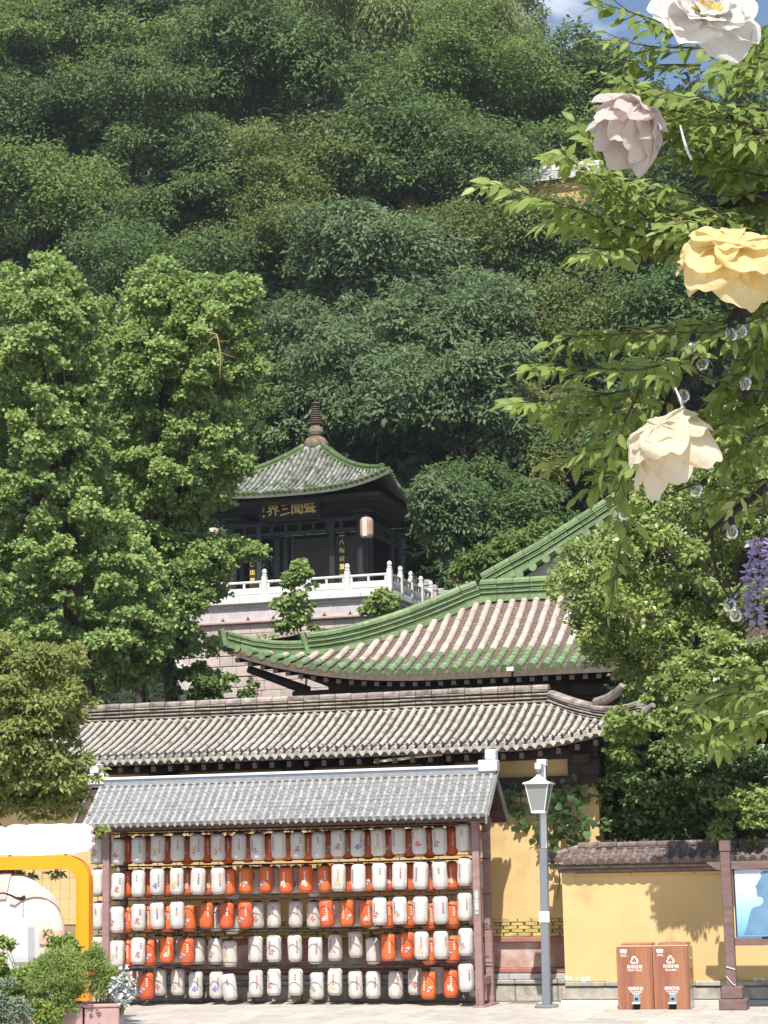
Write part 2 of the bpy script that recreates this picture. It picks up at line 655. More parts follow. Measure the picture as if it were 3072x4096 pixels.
while x < UR - .05:
    w = min(random.uniform(.7, 1.15), UR - x)
    MB().box(x + .004, WV - .13, -.02, x + w - .004, WV + .36, .265 + random.uniform(-.01, .01), bev=.02).build('plinth_stone', M_basestone, wall)
    MB().box(x + .004, WV - .16, .27, x + w - .004, WV + .36, .342, bev=.015).build('plinth_cap', M_basestone, wall)
    x += w
bricks = [MB().box(-w / 2, -.05, -.026, w / 2, .05, .026, bev=.006).mesh('brick', M_ochre_brick) for w in (.205, .225, .235)]
MB().box(UL, WV + .02, 1.046, UR, WV + .35, 1.339).build('brick_backing', mat('ochre_mortar', (.26, .20, .10), (.34, .27, .14), 8, .95), wall)
for r_ in range(5):
    k = 0
    x = UL + (.12 if r_ % 2 else 0)
    x = 0.9 - .245 * 33 + (.12 if r_ % 2 else 0)
    while x < 1.85:
        put('brick', random.choice(bricks), wall, (x, WV + .03 + random.uniform(-.008, .008), 1.076 + r_ * .0585), (0, random.gauss(0, .01), random.gauss(0, .015)))
        x += .245
# timber frame under the eave
MB().box(UL, WV - .12, 3.50, UR + .05, WV - .004, 3.70, bev=.01).build('tie_beam', M_darkwood, hall)
MB().box(UL, WV - .14, 3.985, UR + .05, WV - .004, 4.2, bev=.01).build('eave_beam', M_darkwood, hall)
for x in np.arange(-11.2, 2.0, 2.55):
    m = MB()
    m.box(x - .28, WV - .16, 3.70, x + .28, WV + .02, 3.99, bev=.03)
    m.box(x - .16, WV - .42, 3.90, x + .16, WV - .03, 4.06, bev=.03)
    m.build('bracket', M_darkwood, hall)
# roof
EV, RV = 0.8, 2.85
EZ = 4.17


def pale_prof(u):
    t1 = 1.0
    if u > .70:
        t1 = 1.0 - (u - .70) / 1.95
    if t1 < .06 or u < -10.4:
        return None
    up = .33 * max(0, (u - .3) / 2.2) ** 2
    pts = []
    for i in range(9):
        t = t1 * i / 8
        pts.append((EV + (RV - EV) * t - .08 * max(0, (u - 1.2) / 1.4), EZ + .86 * (.72 * t + .28 * t * t) + up * (1 - t)))
    return pts


roof = MB()
rows = np.arange(-10.4, 2.75, .25)
for u0, u1 in zip(rows[:-1], rows[1:]):
    A, B = pale_prof(u0), pale_prof(u1)
    if A and B:
        for i in range(8):
            roof.add([(u0, A[i][0], A[i][1]), (u1, B[i][0], B[i][1]), (u1, B[i + 1][0], B[i + 1][1]), (u0, A[i + 1][0], A[i + 1][1]),
                      (u0, A[i][0] + .03, A[i][1] - .07), (u1, B[i][0] + .03, B[i][1] - .07), (u1, B[i + 1][0], B[i + 1][1] - .07), (u0, A[i + 1][0], A[i + 1][1] - .07)],
                     [(0, 1, 2, 3), (7, 6, 5, 4), (0, 4, 5, 1)])
# back slope and side slope so the roof is whole
roof.add([(-10.4, RV, 5.03), (.7, RV, 5.03), (2.6, 5.2, 4.3), (-10.4, 5.2, 4.2)], [(0, 1, 2, 3)])
roof.add([(.7, RV, 5.03), (2.65, EV, 4.5), (2.65, 5.2, 4.5)], [(0, 1, 2)])
rf = roof.build('roof', mat('roof_bed', (0.12, .09, .07), (.2, .15, .12), 8, .95), hall)
TL = .19
pt = [arc_tile('roof_tile', .044, TL, [M_tile_pale, M_tile_black], taper=.95), arc_tile('roof_tile', .0455, TL, [M_tile_pale, M_tile_black], taper=.95)]
pe = arc_tile('eave_tile', .047, TL, [M_tile_pale, M_tile_black], disc=True, ring=(.09, .185, 1.6))


def pick_pale(k, n):
    return pe if k == 0 else random.choice(pt)


us_p = [2.52 - .158 * i for i in range(81)]
tile_rows(rf, us_p, pale_prof, TL, pick_pale, 300, 'roof_tile', [M_tile_pale, M_tile_black], M_tile_pan, .044, .158, pan_step=.11, lift=.045,
          part_order=lambda t: (0 if t[0] > -7.6 else 1, t[4] % 2 if t[4] > 1 else 0, -t[0]))
# drip tiles and rafters
drip = MB().prism([(-.05, .03), (.05, .03), (.045, -.02), (0, -.065), (-.045, -.02)], -.012, .012).mesh('drip_tile', M_tile_pale)
raft = MB().box(-.038, 0, -.045, .038, .85, .045).mesh('rafter', M_darkwood)
for i, u in enumerate(us_p):
    p = pale_prof(u)
    q = pale_prof(u + .079)
    if q and -7.8 < u < 2.5:
        put('drip_tile', drip, rf, (u + .079, q[0][0] - .012, q[0][1] + .005), (random.gauss(.1, .03), random.gauss(0, .05), 0))
    if p and i % 2 == 0 and -7.8 < u:
        put('rafter', raft, hall, (u, p[0][0] + .03, p[0][1] - .15), (.2, 0, 0))
# main ridge in courses, then the curved hip with its upturned tail
crs = [(0, .035, .13), (.065, .095, .12), (.13, .16, .125), (.195, .225, .12), (.255, .285, .13), (.295, .39, .12)]
MB().box(-10.4, RV - .08, 4.96, .72, RV + .08, 5.26).build('ridge_core', M_ridgedark, rf)
ridge_run(rf, [(-10.4, RV - .02, 4.985), (-7.5, RV - .02, 4.985), (.72, RV - .02, 4.985)], crs, .30, lambda c: M_ridge)
hp = []
for i in range(9):
    t = i / 8
    u = .72 + 1.95 * t
    v = RV - (RV - EV) * t * .97
    z = 4.985 - .50 * (1 - (1 - t) ** 1.7) + .10 * max(0, t - .75) * 4
    hp.append((u, v, z))
ridge_run(rf, hp, [(0, .03, .11), (.05, .075, .10), (.10, .13, .105), (.15, .18, .10), (.195, .29, .11)], .26, lambda c: M_ridge)
MB().tube([(1.75, 1.77, 4.93), (2.0, 1.5, 4.97), (2.2, 1.3, 5.06), (2.3, 1.2, 5.16)], [.09, .085, .07, .05], 8).build('ridge_finial', M_ridge, rf)
MB().tube([(2.62, .9, 4.62), (2.78, .72, 4.66), (2.9, .6, 4.76)], [.1, .09, .05], 8).build('corner_tile', M_ridge, rf)
# splintered board hanging under the eave
MB().prism([(-.72, .02), (-.5, .045), (-.2, .05), (.1, .06), (.5, .055), (.5, .03), (.1, .025), (-.3, .0), (-.72, -.005)], -.01, .01).build(
    'eave_board', mat('raw_wood', (.62, .5, .3), (.7, .58, .36), 6, .8), hall, (-1.25, EV + .08, 4.03), (0, -.035, 0))

# ================================================================== LOW BOUNDARY WALL ON THE RIGHT
RWV = .64
M_captile = mat('wall_cap_tile', (0.13, 0.095, 0.085), (0.23, 0.18, 0.16), 6, .9, bump=.4, bscale=25, rand=.2, col3=(.3, .25, .22), scale3=5, c3=(.6, .75))
bw = thing('boundary_wall', 'low ochre boundary wall with weathered brown tile coping behind the litter bins', 'wall', W(0, 0, 0))
MB().box(1.27, RWV, .36, 7.5, RWV + .5, 2.16).build('plaster_panel', M_ochre, bw)
for x0, x1 in ((1.5, 2.42), (2.44, 3.42), (3.44, 4.4), (4.42, 5.4), (5.42, 7.4)):
    MB().box(x0, RWV - .05, 2.035, x1, RWV - .002, 2.075, bev=.006).build('plaster_ledge', mat('ochre_ledge', (.58, .38, .12), (.64, .43, .15), 3, .85), bw)
MB().box(1.22, RWV - .07, 2.09, 7.5, RWV + .57, 2.15, bev=.015).build('cornice', M_captile, bw)
MB().box(1.15, RWV - .12, 2.153, 7.5, RWV + .62, 2.215, bev=.02).build('cornice', M_captile, bw)


def cap_prof(u):
    t1 = min(1, max(.16, (u - .99) / .52))
    return [(RWV - .22 + .46 * t1 * i / 4, 2.25 + .20 * t1 * i / 4 + .07 * max(0, (1.5 - u) / .5) * (1 - i / 4 * t1)) for i in range(5)]


m = MB()
m.add([(1.0, RWV - .22, 2.26), (7.5, RWV - .22, 2.22), (7.5, RWV + .24, 2.42), (1.5, RWV + .24, 2.42), (7.5, RWV + .72, 2.22), (1.0, RWV + .72, 2.26)],
      [(0, 1, 2, 3), (3, 2, 4, 5), (0, 3, 5)])
m.box(1.05, RWV - .2, 2.216, 7.5, RWV + .7, 2.24)
cp = m.build('coping', M_captile, bw)
ct = [arc_tile('coping_tile', .052, .13, [M_captile, M_captile], disc=True), arc_tile('coping_tile', .05, .13, [M_captile, M_captile])]
tile_rows(cp, [1.08 + .175 * i for i in range(26)], cap_prof, .13, lambda k, n: ct[0] if k == 0 else ct[1], 300, 'coping_tile', M_captile, M_captile, .052, .175, pan_step=.13, lift=.02)
ridge_run(cp, [(1.52, RWV + .24, 2.41), (7.4, RWV + .24, 2.41)], [(0, .045, .11), (.05, .085, .09), (.09, .165, .1)], .32, lambda c: M_captile)
ridge_run(cp, [(1.0, RWV - .15, 2.31), (1.2, RWV, 2.32), (1.52, RWV + .24, 2.42)], [(0, .045, .08), (.05, .12, .075)], .2, lambda c: M_captile)
x = 1.27
while x < 7.4:
    w = random.uniform(.5, .85)
    MB().box(x + .003, RWV - .07, .285, x + w - .003, RWV + .5, .357 + random.uniform(-.004, .004), bev=.012).build('ledge_stone', M_basestone, bw)
    x += w
x = 1.2
while x < 7.4:
    w = random.uniform(.8, 1.3)
    MB().box(x + .003, RWV - .04, .07, x + w - .003, RWV + .5, .272, bev=.02).build('plinth_stone', M_basestone, bw)
    MB().box(x + .002, RWV - .10, -.02, x + w - .002, RWV + .5, .066, bev=.008).build('kerb_stone', mat('kerb_grey', (.46, .46, .45), (.56, .56, .55), 5, .85, bump=.1, rand=.06), bw)
    x += w
# flaked plaster: bare white patches that stand a little proud at the foot of the wall
M_flake = mat('bare_plaster', (.74, .7, .64), (.8, .77, .72), 9, .95, bump=.2)
for fx, fz, n in ((1.36, .43, 9), (1.55, .40, 7), (3.0, .385, 6), (3.1, .375, 5), (4.4, .39, 6)):
    m = MB()
    for i in range(n):
        cx, cz, rr = fx + random.uniform(-.1, .1), fz + random.uniform(-.035, .06 if i < 3 and fx < 1.4 else .015), random.uniform(.012, .035)
        m.prism([(cx + rr * random.uniform(.6, 1.5) * math.cos(a), cz + rr * random.uniform(.5, 1) * math.sin(a)) for a in np.linspace(0, 2 * PI, 9)[:-1]], RWV - .004 - i * .0004, RWV + .01)
    m.build('flaked_patch', M_flake, bw)

# ================================================================== GREEN TILED HALL BEHIND
M_green = mat('green_glaze', (0.135, 0.205, 0.085), (0.215, 0.295, 0.14), 6, 0.38, spec=.5, rand=.14, bump=.15, bscale=25, col3=(.30, .36, .2), scale3=4, c3=(.58, .8))
M_greenband = mat('green_band', (0.11, 0.25, 0.16), (0.22, 0.36, 0.24), 14, 0.35, spec=.5)
M_tile_pink = mat('unglazed_tile', (0.43, 0.345, 0.28), (0.54, 0.455, 0.385), 7, .85, bump=.25, bscale=30, rand=.15, hue=.015, col3=(.30, .26, .23), scale3=3.5, c3=(.56, .75))
M_panmix = mat('glazed_pan', (0.09, 0.065, 0.06), (0.21, 0.16, 0.14), 16, .7, col3=(.46, .28, .12), scale3=11, c3=(.60, .68))
M_hallwall = mat('hall_wall', (.09, .07, .06), (.13, .105, .09), 4, .9)
gh = thing('temple_hall', 'temple hall with green glazed eaves, stepped hip ridge and unglazed tile slope', 'temple hall', W(0, 0, 0))
GV, GT = 16.0, 20.2


def g_eave(u):
    """height and depth of the eave line, curling up to the corner"""
    k = max(0, (-4.6 - u) / 5.6)
    return GV - .25 * k ** 2, 6.93 + .86 * k ** 2.4


def g_prof(u):
    ev, ez = g_eave(u)
    t1 = 1.0 if u > -4.75 else max(.04, (u + 10.45) / 5.7)
    pts = []
    zt = 9.22
    for i in range(13):
        t = t1 * i / 12
        z = 6.93 + (zt - 6.93) * (.62 * t + .38 * t * t) + (ez - 6.93) * (1 - t) ** 1.5
        pts.append((ev + (GT - ev) * t, z))
    return pts


m = MB()
uu = np.concatenate([np.linspace(-10.3, -4.75, 19), np.linspace(-4.4, 5.5, 6)])
for u0, u1 in zip(uu[:-1], uu[1:]):
    A, B = g_prof(u0), g_prof(u1)
    for i in range(12):
        m.add([(u0, A[i][0], A[i][1]), (u1, B[i][0], B[i][1]), (u1, B[i + 1][0], B[i + 1][1]), (u0, A[i + 1][0], A[i + 1][1]),
               (u0, A[i][0] + .02, A[i][1] - .16), (u1, B[i][0] + .02, B[i][1] - .16), (u1, B[i + 1][0], B[i + 1][1] - .16), (u0, A[i + 1][0], A[i + 1][1] - .16)],
              [(0, 1, 2, 3), (7, 6, 5, 4), (0, 4, 5, 1)])
# the side slope beyond the hip, and the main slope above the gable
A = g_prof(-4.75)
ce = g_eave(-10.3)
m.add([(-10.35, ce[0], ce[1]), (-4.75, GT, 9.22), (-4.75, 34, 9.22), (-10.35, 36, 7.0)], [(0, 1, 2, 3)])
m.add([(-4.75, GT, 9.25), (0.4, GT, 12.2), (.4, 34, 12.2), (-4.75, 34, 9.25)], [(0, 1, 2, 3)])
m.add([(5.5, GT, 9.25), (.4, GT, 12.2), (.4, 34, 12.2), (5.5, 34, 9.25)], [(3, 2, 1, 0)])
grf = m.build('roof', mat('hall_roof_bed', (.12, .09, .07), (.2, .15, .12), 8, .95), gh)
GTL = .31
gm_e = arc_tile('eave_tile', .094, GTL, [M_green, M_greenband], seg=8, taper=.97, disc=True)
gm_r = arc_tile('roof_tile', .092, GTL, [M_green, M_greenband], seg=8, taper=.95, ring=(.05, .16, 1.2))
gm_g = arc_tile('roof_tile', .092, GTL, [M_green, M_greenband], seg=8, taper=.95)
gm_p = [arc_tile('roof_tile', r_, GTL, [M_tile_pink, M_tile_pink], seg=8, taper=.95) for r_ in (.090, .093)]
us_g = [-10.05 + .331 * i for i in range(32)]
tile_rows(grf, us_g, g_prof, GTL, lambda k, n: gm_e if k == 0 else (gm_r if k == 1 else (gm_g if k < .30 * n else random.choice(gm_p))), 300, 'roof_tile', M_tile_pink, M_panmix, .096, .331, pan_step=.13, lift=.05,
          part_order=lambda t: (t[4], 0) if t[0] < .2 else (99, 0))
gdrip = MB().prism([(-.085, .03), (.085, .03), (.08, -.005), (.045, -.035), (0, -.055), (-.045, -.035), (-.08, -.005)], -.015, .015).mesh('drip_tile', [M_green])
grafter = MB().box(-.06, 0, -.06, .06, 1.5, .06).mesh('rafter', M_darkwood)
for u in us_g:
    if u < .3:
        ev, ez = g_eave(u + .165)
        put('drip_tile', gdrip, grf, (u + .165, ev + .02, ez + .015), (random.gauss(.08, .03), 0, 0))
        ev, ez = g_eave(u)
        put('rafter', grafter, gh, (u, ev + .05, ez - .24), (.12, 0, 0))
# hip ridge in two steps, level ridge, steep gable ridge: green glazed courses
gc_big = [(-.05, .10, .20), (.11, .17, .13), (.185, .235, .17), (.25, .30, .13), (.315, .365, .17), (.38, .43, .13), (.445, .60, .16)]
gc_small = [(-.05, .10, .17), (.11, .16, .12), (.175, .22, .15), (.235, .28, .12), (.295, .40, .14)]
hipp = []
for i in range(15):
    t = i / 14
    u = -10.25 + 5.6 * t
    hipp.append((u, *g_prof(u)[-1]))
hipp[0] = (-10.35, ce[0] - .05, ce[1] + .03)
gmat = lambda c: M_green
core = MB()
for (p, q) in zip(hipp[:-1], hipp[1:]):
    d = Vector(q) - Vector(p)
    hh = .54 if p[0] > -8.9 else .36
    M4 = Matrix.Translation(p) @ Euler((0, -math.atan2(d.z, math.hypot(d.x, d.y)), math.atan2(d.y, d.x))).to_matrix().to_4x4()
    core.box(0, -.1, -.1, d.length, .1, hh, 0, M4)
core.box(-4.7, GT - .1, 9.1, 5.5, GT + .1, 9.76)
core.build('ridge_core', M_ridgedark, grf)
ridge_run(grf, hipp[:5], gc_small, .42, gmat)
ridge_run(grf, hipp[4:], gc_big, .44, gmat)
MB().box(-.06, -.2, 0, .06, .2, .62, bev=.02).build('ridge_end', M_green, grf, hipp[4], (0, -.3, .6))
MB().box(-.06, -.17, -.02, .06, .17, .44, bev=.02).build('ridge_end', M_green, grf, hipp[0], (0, -.2, .6))
ridge_run(grf, [(-4.65, GT, 9.22), (5.4, GT, 9.22)], gc_big, .46, gmat)
ridge_run(grf, [(-4.5, GT + .25, 9.55), (-2.9, GT + .3, 10.32), (-1.0, GT + .35, 11.4), (.4, GT + .35, 12.25)], [(-.05, .10, .2), (.11, .17, .13), (.185, .235, .17), (.25, .30, .13), (.315, .365, .17), (.38, .52, .16)], .44, gmat)
ridge_run(grf, [(5.4, GT + .2, 9.62), (3.8, GT + .3, 10.42), (1.8, GT + .35, 11.52), (.4, GT + .35, 12.35)], [(-.05, .10, .2), (.11, .235, .17), (.25, .365, .15), (.38, .52, .16)], .44, gmat)
# gable: round tile ends along the steep ridge, wall below
MB().add([(-4.5, GT + .32, 9.3), (5.2, GT + .32, 9.3), (.4, GT + .32, 12.15)], [(0, 1, 2)]).build('gable_wall', mat('gable_render', (.42, .38, .36), (.52, .47, .44), 2, .9), gh)
gend = MB().lathe([(.115, 0), (.115, .14)], 12).mesh('tile_end', M_green)
for i in range(12):
    t = (i + .5) / 12
    put('tile_end', gend, grf, (-4.15 + 4.5 * t, GT + .12, 9.60 + 2.62 * t - .10 * math.sin(PI * t)), (PI / 2, 0, 0))
# body below the eave
MB().box(-8.2, 17.6, 0, 5.5, 33, 6.9).build('wall', M_hallwall, gh)
MB().box(-9.0, 17.0, 6.2, 5.5, 17.25, 6.75, bev=.03).build('eave_beam', M_darkwood, gh)
MB().box(-8.6, 17.2, 4.9, 5.5, 17.42, 5.3, bev=.03).build('tie_beam', M_darkwood, gh)
for x in (-8.1, -4.6, -1.1, 2.4):
    MB().lathe([(.21, 0), (.2, 6.5)], 14, (x, 17.3, 0)).build('column', M_darkwood, gh)
    MB().box(x - .5, 16.7, 6.3, x + .5, 17.5, 6.6, bev=.05).build('bracket', M_darkwood, gh)
MB().tube([(-9.9, 16.2, 7.3), (-8.6, 17.2, 6.75)], [.1, .13], 8).build('corner_beam', M_darkwood, gh)
# small white floodlight on the eave
fl = thing('floodlight', 'small white floodlight mounted on the edge of the green tiled eave', 'floodlight', W(*[hit(2045, 2680, 15.85)[0], 15.8, hit(2045, 2680, 15.85)[1]]))
MB().box(-.09, -.12, -.05, .09, 0, .06, bev=.015).build('housing', mat('white_metal', (.75, .75, .75), None, rough=.4), fl)
MB().box(-.03, 0, -.03, .03, .3, .0).build('bracket', M_darkwood, fl)

# ================================================================== TERRACE, BALUSTRADE, PAVILION
M_marble = mat('white_marble', (.62, .595, .57), (.72, .70, .67), 5, .6, bump=.08, bscale=18)
M_granite = mat('pink_granite', (.44, .355, .315), (.55, .46, .415), 3, .85, bump=.3, bscale=12, rand=.1, col3=(.36, .33, .32), scale3=.8, c3=(.55, .8))
M_greystone = mat('carved_stone', (.36, .34, .32), (.5, .47, .44), 4, .9, bump=.5, bscale=14, col3=(.2, .19, .18), scale3=2, c3=(.56, .75))
M_violet = mat('terrace_render', (.5, .45, .44), (.6, .54, .53), 2.5, .85, bump=.15, bscale=12, rand=.05)
TV = 46.0
TU0, TU1 = -23.9, -14.62
TZ = 13.36
ter = thing('terrace', 'pink granite terrace with a scalloped stone band under the white balustrade', 'terrace', W(0, 0, 0))
m = MB().box(TU0 + .3, TV + .35, 3, TU1 - .3, TV + 12, TZ - .26)
tbody = m.build('core', M_granite, ter)
for k in range(7):
    x0 = TU0 + (TU1 - TU0) * k / 7
    MB().box(x0 + .004, TV - .1, TZ - .255, x0 + (TU1 - TU0) / 7 - .004, TV + 12, TZ, bev=.03).build('floor_slab', M_marble if True else M_violet, ter)
MB().box(TU0 + .2, TV + .08, TZ - .40, TU1 - .2, TV + 12, TZ - .258).build('shadow_course', M_violet, ter)
x = TU0 + .15
k = 0
while x < TU1 - .3:
    w = 1.12
    w = min(w, TU1 - .15 - x)
    h0, h1 = TZ - .93, TZ - .402
    cut = [(x + .003, h0), (x + w * .5 - .15, h0), (x + w * .5 - .05, h0 + .05), (x + w * .5, h0 + .17), (x + w * .5 + .05, h0 + .05), (x + w * .5 + .15, h0), (x + w - .003, h0), (x + w - .003, h1), (x + .003, h1)]
    MB().prism(cut, TV + .12, TV + .4).build('band_stone', M_violet, ter)
    x += w
MB().box(TU0 + .1, TV + .02, TZ - 1.06, TU1 - .1, TV + .5, TZ - .935, bev=.03).build('moulding', mat('pink_moulding', (.42, .29, .26), (.5, .36, .33), 3, .85), ter)
zz = TZ - 1.07
row = 0
while zz > 5.2:
    h = .40
    x = TU0 + .2 - (.35 if row % 2 else 0)
    while x < TU1 - .25:
        w = random.uniform(.7, 1.05)
        x0, x1 = max(x, TU0 + .2), min(x + w, TU1 - .2)
        if x1 - x0 > .1:
            MB().box(x0 + .006, TV + .2 + random.uniform(-.012, .012), zz - h + .006, x1 - .006, TV + .6, zz - .006, bev=.014).build('stone_block', M_granite, ter)
        x += w
    zz -= h
    row += 1

bal = thing('balustrade', 'white marble balustrade with ball topped posts along the terrace edge', 'balustrade', W(0, 0, TZ))
post_m = MB()
post_m.box(-.11, -.11, 0, .11, .11, .86, bev=.02)
post_m.lathe([(.085, .86), (.11, .90), (.11, .93), (.075, .96), (.10, 1.02), (.105, 1.08), (.08, 1.15), (.03, 1.19)], 12)
post_me = post_m.mesh('post', M_marble)
post_g = post_m.mesh('post', M_greystone)


def bal_run(p, q, n, mt, pm, first=True, last=True, nm='rail'):
    p, q = Vector(p), Vector(q)
    d = q - p
    rz = math.atan2(d.y, d.x)
    for i in range(n + 1):
        if (i == 0 and not first) or (i == n and not last):
            continue
        put('post', pm, bal, p + d * (i / n), (0, 0, rz))
    for i in range(n):
        a = p + d * (i / n)
        L = d.length / n
        M4 = Matrix.Translation(a) @ Euler((0, -math.atan2(d.z, math.hypot(d.x, d.y)), rz)).to_matrix().to_4x4()
        r = MB().box(.11, -.055, .60, L - .11, .055, .70, 0, M4, bev=.02)
        r.build('handrail', mt, bal)
        pn = MB().box(.11, -.045, .06, L - .11, .045, .40, 0, M4, bev=.01)
        pn.box(.18, -.06, .12, L - .18, .06, .34, 0, M4, bev=.02)
        pn.box(.10, -.07, 0, L - .10, .07, .06, 0, M4)
        pn.build('panel', mt, bal)
        st = MB()
        for s_ in (.11 + .06, L * .5, L - .11 - .06):
            st.box(s_ - .05, -.04, .40, s_ + .05, .04, .60, 0, M4, bev=.012)
        st.build('baluster', mt, bal)


bal_run((TU0 + .1, TV + .05, 0), (TU1 - .1, TV + .05, 0), 5, M_marble, post_me)
bal_run((TU1 - .1, TV + .05, 0), (TU1 - .1, TV + 6.5, 0), 4, M_greystone, post_me, first=False)

# grey carved stair balustrades on both sides of the terrace
sb = thing('stair_wall', 'grey carved stone stair balustrade running on behind the white corner post', 'balustrade', W(0, 0, 0))
blk = MB().box(-.16, -.16, 0, .16, .16, .95, bev=.02).box(-.2, -.2, .95, .2, .2, 1.06, bev=.02).box(-.16, -.16, 1.06, .16, .16, 1.22, bev=.03).mesh('post', M_greystone)
for (px, py) in ((1665, 2335), (1690, 2322), (1708, 2322), (1730, 2340), (1752, 2352), (1752, 2372), (1780, 2360), (1820, 2340), (1865, 2322)):
    u, z = hit(px, py, 53.0)
    put('post', blk, sb, (u, 53.0 + (px % 7) * .2, z - 1.2))
ps = [hit(px, py, 53.0) for px, py in ((1662, 2395), (1708, 2340), (1722, 2352), (1746, 2392), (1790, 2388), (1865, 2350))]
MB().prism([(u, z) for u, z in ps[:3]] + [(ps[2][0], ps[0][1] - 1.5), (ps[0][0], ps[0][1] - 1.5)], 53.0, 53.3).build('panel', M_greystone, sb)
MB().prism([ps[2], ps[3], (ps[3][0], ps[0][1] - 2), (ps[2][0], ps[0][1] - 2)], 52.9, 53.3).build('ramp_slab', M_granite, sb)
MB().prism([(ps[3][0], ps[4][1] - .1), ps[4], ps[5], (ps[5][0] + .6, ps[5][1] + .1), (ps[5][0] + .6, ps[0][1] - 2), (ps[3][0], ps[0][1] - 2)], 53.4, 53.7).build('panel', M_greystone, sb)

st = thing('stairway', 'pale stone stairway with sloping handrails descending left below the terrace', 'stairs', W(0, 0, 0))
sv = 44.0
def sv_poly(nm, pts, v0, v1, mt):
    return MB().prism([hit(px, py, v0) for px, py in pts], v0, v1).build(nm, mt, st)
sv_poly('upper_parapet', [(570, 2455), (665, 2395), (725, 2388), (735, 2405), (640, 2470), (560, 2520)], 45.2, 45.5, M_greystone)
sv_poly('lower_parapet', [(630, 2490), (735, 2455), (740, 2490), (670, 2500)], 45.0, 45.3, M_greystone)
MB().box(-.2, -.2, -.9, .2, .2, .25, bev=.03).build('newel_post', M_granite, st, (hit(673, 2388, 45)[0], 45.0, hit(673, 2388, 45)[1]))
sv_poly('handrail', [(682, 2602), (695, 2602), (700, 2632), (740, 2665), (736, 2690), (690, 2650)], 43.6, 43.9, M_marble)
sv_poly('stair_panel', [(690, 2650), (736, 2690), (765, 2700), (765, 2760), (730, 2760), (700, 2700)], 43.7, 43.9, M_violet)
sv_poly('newel', [(755, 2660), (770, 2660), (770, 2740), (755, 2740)], 43.5, 43.9, M_marble)
sv_poly('handrail', [(772, 2685), (815, 2715), (812, 2740), (770, 2705)], 43.6, 43.9, M_violet)
zz = hit(800, 2590, 44.5)[1]
for r_ in range(6):
    x = hit(720, 2600, 44.5)[0] - (.3 if r_ % 2 else 0)
    for k in range(5):
        w = random.uniform(.5, .75)
        MB().box(x + .008, 44.5 + random.uniform(-.02, .02), zz - .42 + .008, x + w - .008, 45.1, zz - .008, bev=.02).build('stone_block', M_granite, st)
        x += w
    zz -= .43
sv_poly('landing_slab', [(800, 2770), (830, 2735), (870, 2715), (890, 2720), (880, 2790), (860, 2800)], 43.2, 43.5, M_violet)
sv_poly('lower_newel', [(980, 2750), (1000, 2750), (1000, 2800), (980, 2800)], 43.2, 43.6, M_violet)

# --- the pavilion
M_blacktimber = mat('black_timber', (.019, .0185, .021), (.034, .033, .036), 4, .55, spec=.4)
M_gold = mat('gold_leaf', (.85, .55, .13), (.9, .66, .24), 20, .4, spec=.5)
M_pt = mat('mossy_tile', (.19, .19, .165), (.34, .335, .31), 9, .85, bump=.3, rand=.25, col3=(.06, .085, .045), scale3=2.6, c3=(.45, .62))
M_moss = mat('moss_green_glaze', (.055, .095, .035), (.12, .17, .065), 5, .5, bump=.2, col3=(.24, .25, .10), scale3=3, c3=(.58, .75))
PU, PV = -19.35, 50.7
HW = 2.92
EVH = 4.65
pv = thing('pavilion', 'black timber bell pavilion with mossy green pyramid roof and ringed spire above the terrace', 'pavilion', W(PU, PV, TZ))
ez0 = 17.72 - TZ
az = 20.42 - TZ
MB().box(-EVH + .7, -EVH + .9, 0.0, EVH - .7, EVH - .7, .22, bev=.02).build('plinth', M_greystone, pv)
for sx in (-1, 1):
    for sy in (-1, 1):
        MB().lathe([(.24, .2), (.23, .4), (.2, 3.5)], 14, (sx * HW, sy * HW, 0)).build('column', M_blacktimber, pv)
        for k, zb in enumerate((3.35, 3.6, 3.85)):
            MB().box(sx * HW - .3 - .15 * k, sy * HW - .12, zb, sx * HW + .3 + .15 * k, sy * HW + .12, zb + .2, bev=.03).build('bracket', M_blacktimber, pv)
for xx in (-1.65, 1.63):
    for sy in (-1, 1):
        MB().box(xx - .12, sy * HW - .12, .2, xx + .12, sy * HW + .12, 3.4, bev=.02).build('column', M_blacktimber, pv)
    for sx in (-1, 1):
        MB().box(sx * HW - .1, xx - .1, .2, sx * HW + .1, xx + .1, 3.4, bev=.02).build('column', M_blacktimber, pv)
for (z0, z1, w) in ((3.28, 3.46, .13), (2.86, 3.0, .1), (3.9, 4.1, .16)):
    for sy in (-1, 1):
        MB().box(-HW + .2, sy * HW - w, z0, HW - .2, sy * HW + w, z1, bev=.02).build('beam', M_blacktimber, pv)
        MB().box(sy * HW - w, -HW + .2, z0, sy * HW + w, HW - .2, z1, bev=.02).build('beam', M_blacktimber, pv)
for xx in np.arange(-2.3, 2.4, .62):
    MB().box(xx - .07, -HW - .06, 3.0, xx + .07, -HW + .06, 3.28).build('strut', M_blacktimber, pv)
    MB().box(HW - .06, xx - .07, 3.0, HW + .06, xx + .07, 3.28).build('strut', M_blacktimber, pv)
# inner screen wall and door posts
MB().box(-1.55, .9, .2, 2.0, 1.0, 3.3).build('inner_wall', mat('inner_plaster', (.13, .128, .12), (.17, .165, .155), 2, .9), pv)
MB().box(-HW, HW - .1, .2, HW, HW, 3.8).build('back_wall', M_blacktimber, pv)
for xx, w in ((-.95, .1), (-.6, .08), (-1.35, .12)):
    MB().box(xx - w, -1.6, .2, xx + w, -1.45, 3.0, bev=.02).build('door_post', mat('grey_post', (.06, .06, .07), (.09, .09, .1), 5, .7), pv)
# roof: four concave slopes
def pav_z(t):                       # t 0 at the eave, 1 at the top
    return ez0 + (az - ez0) * (.55 * t + .45 * t * t)


